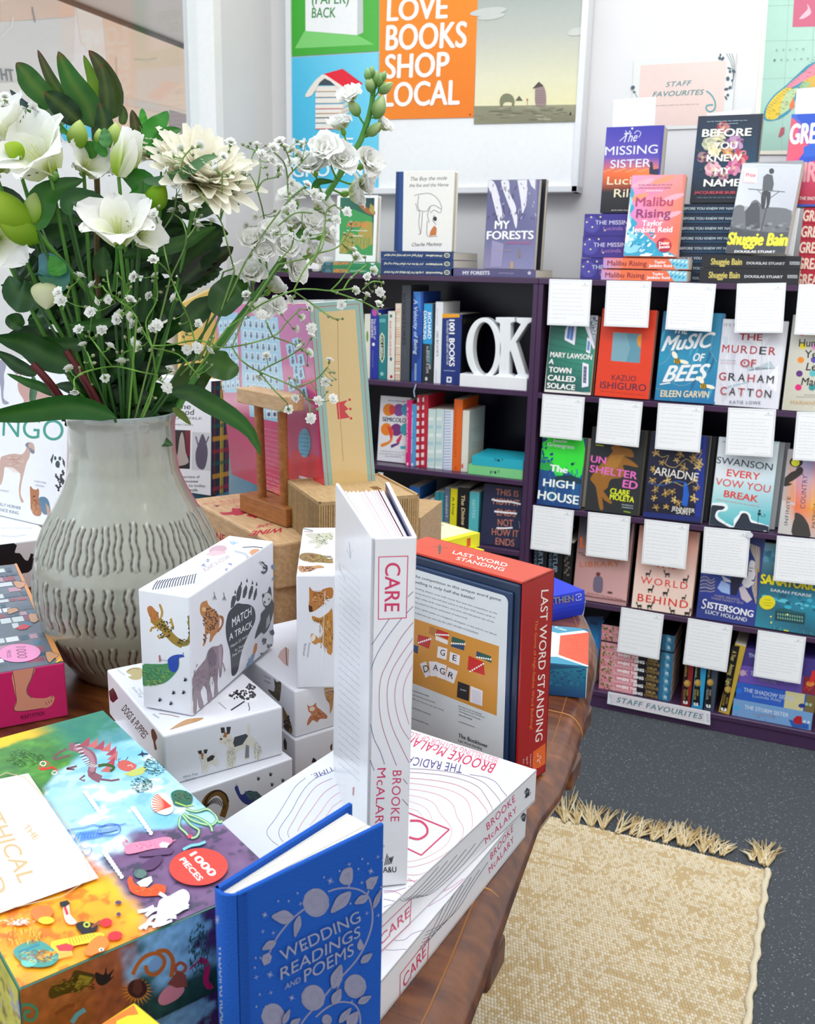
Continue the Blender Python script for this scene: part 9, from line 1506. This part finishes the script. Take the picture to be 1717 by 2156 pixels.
spray("spray of baby's breath hanging over the crimson box and wooden stand",'e',-.065,[[(-200,1190),(40,1195),(450,1090),(600,940),(730,810)],[(450,1090),(380,930)],[(450,1090),(690,1180),(800,1260)],[(40,1195),(140,1330),(310,1440),(670,1600),(800,1720),(830,1880)],[(40,1195),(100,1050),(155,910)],[(310,1440),(590,1300),(720,1220)],[(670,1600),(870,1530),(1000,1400)],[(310,1440),(460,1620),(600,1760)],[(800,1720),(900,1740)]],[(810,810),(735,895),(675,1010),(835,1000),(840,1100),(735,1210),(810,1260),(390,1290),(325,1480),(975,1540),(1020,1340),(905,1740),(1050,1720),(690,1710),(610,1820),(835,1910)],[(540,865),(725,1125),(760,1155),(800,1380),(1035,1450),(1070,1450),(1050,1530),(1085,1515),(1040,1575),(890,1620),(670,1520),(620,1500),(510,1840),(900,1820),(1000,1640),(210,890)],V(380,790,-.03))
spray("dense spray of baby's breath in the middle just above the vase rim",'f',-.07,[[(380,1550),(440,1290),(400,950),(340,700),(460,440),(430,80)],[(400,950),(600,940),(800,900),(950,900),(1090,950)],[(440,1290),(560,1360)],[(400,950),(200,600),(20,450)],[(600,210),(700,450),(800,680),(860,900)],[(600,210),(540,120),(460,50)],[(400,970),(680,1040),(830,1190),(895,1275)]],[(425,45),(220,220),(450,215),(385,425),(165,475),(655,450),(70,610),(45,665),(190,635),(215,735),(465,735),(410,770),(235,910),(265,960),(890,720),(775,990),(895,965),(1050,975),(590,1210),(570,1395),(290,800)],[(40,185),(180,325),(60,390),(275,455),(495,380),(410,260),(640,660),(700,715),(770,825),(740,850),(385,995),(520,990),(630,995),(480,1050),(685,1110),(500,1290),(445,1505),(985,1130),(1040,1155),(895,1275),(1060,855),(1020,890),(560,320),(645,280)],M0,'#6a9a3a')
spray("spray of baby's breath above the left part of the vase rim",'g',-.07,[[(1900,860),(1700,820),(1400,755),(1130,790),(950,850)],[(1130,790),(1080,650),(1050,580)],[(1340,740),(1150,480),(1080,390)],[(1440,650),(1530,570),(1700,550)],[(900,1000),(900,900),(1000,840)]],[(955,320),(1220,320),(1010,505),(1315,525),(1465,715),(1265,890),(840,790),(900,1040),(1650,500),(1105,100)],[(1125,620),(1020,705),(1135,710),(960,765),(1110,970),(1070,335),(1165,380),(1040,390),(1475,575),(1545,675),(1505,400),(1410,580)],M0,'#6a9a3a')
spray("spray of baby's breath beneath the low white bloom",'b',-.075,[[(1650,1650),(1500,1470),(1300,1350),(1240,1270)],[(1500,1470),(1530,1290),(1420,1130)],[(1390,1480),(1320,1300),(1290,1100)],[(760,1560),(790,1450),(850,1280)]],[(1130,1270),(1200,1450),(1315,1440),(1555,1460),(1620,1170),(955,1170),(740,1450),(710,1350),(1100,1590),(1455,1610),(1420,1670),(1585,1640)],[(1290,1090),(1420,1125),(1205,1260),(1575,1285),(1435,1360),(815,1285),(1035,1525),(820,1400),(1250,1200)],M0,'#6a9a3a')
spray("small spray of baby's breath at the far upper left",'a',.0,[[(80,1100),(75,950),(60,870),(40,760)],[(75,950),(110,850),(190,690)],[(60,870),(20,800)]],[(60,610),(40,730),(270,770),(390,735)],[(190,680),(130,710),(210,715),(80,650),(105,945)],V(120,560,.02),'#6f8f6a')
for o in MESH+[BUDM]: bpy.data.objects.remove(o)
# ------------------------------------------------------------------ camera, light, exposure
cd = bpy.data.cameras.new('camera'); cam = bpy.data.objects.new('camera', cd); col.objects.link(cam)
Rm = np.stack([CR,CU,-CF],1); cam.matrix_world = Matrix(mat4(Rm,C0).tolist())
cd.sensor_fit = 'HORIZONTAL'; cd.sensor_width = 36; cd.lens = 36*FPX/IW; cd.clip_start = .05; cd.clip_end = 60
cd.dof.use_dof = True; cd.dof.focus_distance = .88; cd.dof.aperture_fstop = 26
bpy.context.scene.camera = cam
w = bpy.data.worlds.new('daylight'); bpy.context.scene.world = w; w.use_nodes = True; n = w.node_tree.nodes; l = w.node_tree.links; bg = n['Background']
tc = n.new('ShaderNodeTexCoord'); sx = n.new('ShaderNodeSeparateXYZ'); l.new(tc.outputs['Generated'], sx.inputs[0])
def mth(op, a, b):
    k = n.new('ShaderNodeMath'); k.operation = op
    for i, q in enumerate((a,b)):
        if isinstance(q,(int,float)): k.inputs[i].default_value = q
        else: l.new(q, k.inputs[i])
    return k.outputs[0]
# brighter, cooler sky towards the shop window side (-x), calmer towards the back of the shop
side = mth('MULTIPLY', sx.outputs[0], -.5); up = mth('MULTIPLY', sx.outputs[2], .35); s_ = mth('ADD', mth('ADD', side, .5), up)
cr = n.new('ShaderNodeValToRGB'); e = cr.color_ramp.elements; e[0].position = 0; e[0].color = (.68,.67,.64,1); e[1].position = 1; e[1].color = (1.25,1.42,1.6,1); x = e.new(.5); x.color = (.74,.76,.78,1)
l.new(s_, cr.inputs[0]); l.new(cr.outputs[0], bg.inputs['Color']); bg.inputs['Strength'].default_value = 1.0
def sun(name, frm, to, strength, angle, c):
    d = bpy.data.lights.new(name,'SUN'); d.energy = strength; d.angle = math.radians(angle); d.color = c; o = bpy.data.objects.new(name,d); col.objects.link(o)
    o.rotation_euler = (Vector(to)-Vector(frm)).to_track_quat('-Z','Y').to_euler(); return o
sun('window_daylight',(-2.4,-1.6,2.6),(0,0,0),.75,30,(.95,.98,1))
def panel(name, loc, to, sx_, sy_, power, c):
    d = bpy.data.lights.new(name,'AREA'); d.shape = 'RECTANGLE'; d.size = sx_; d.size_y = sy_; d.energy = power; d.color = c; o = bpy.data.objects.new(name,d); col.objects.link(o); o.location = loc
    o.rotation_euler = (Vector(to)-Vector(loc)).to_track_quat('-Z','Y').to_euler()
panel('shelf_fill',(-.2,1.2,2.75),(-.4,2.4,.9),1.4,.5,13,(1,.98,.94)); panel('shelf_fill',(.6,.4,2.75),(.3,2.0,.6),1.4,.5,8,(1,.98,.94))  # unseen area lights added overhead to brighten the shelves
v = bpy.context.scene.view_settings; v.view_transform = 'Standard'; v.look = 'None'; v.gamma = 1; v.exposure = .35; v.use_curve_mapping = False
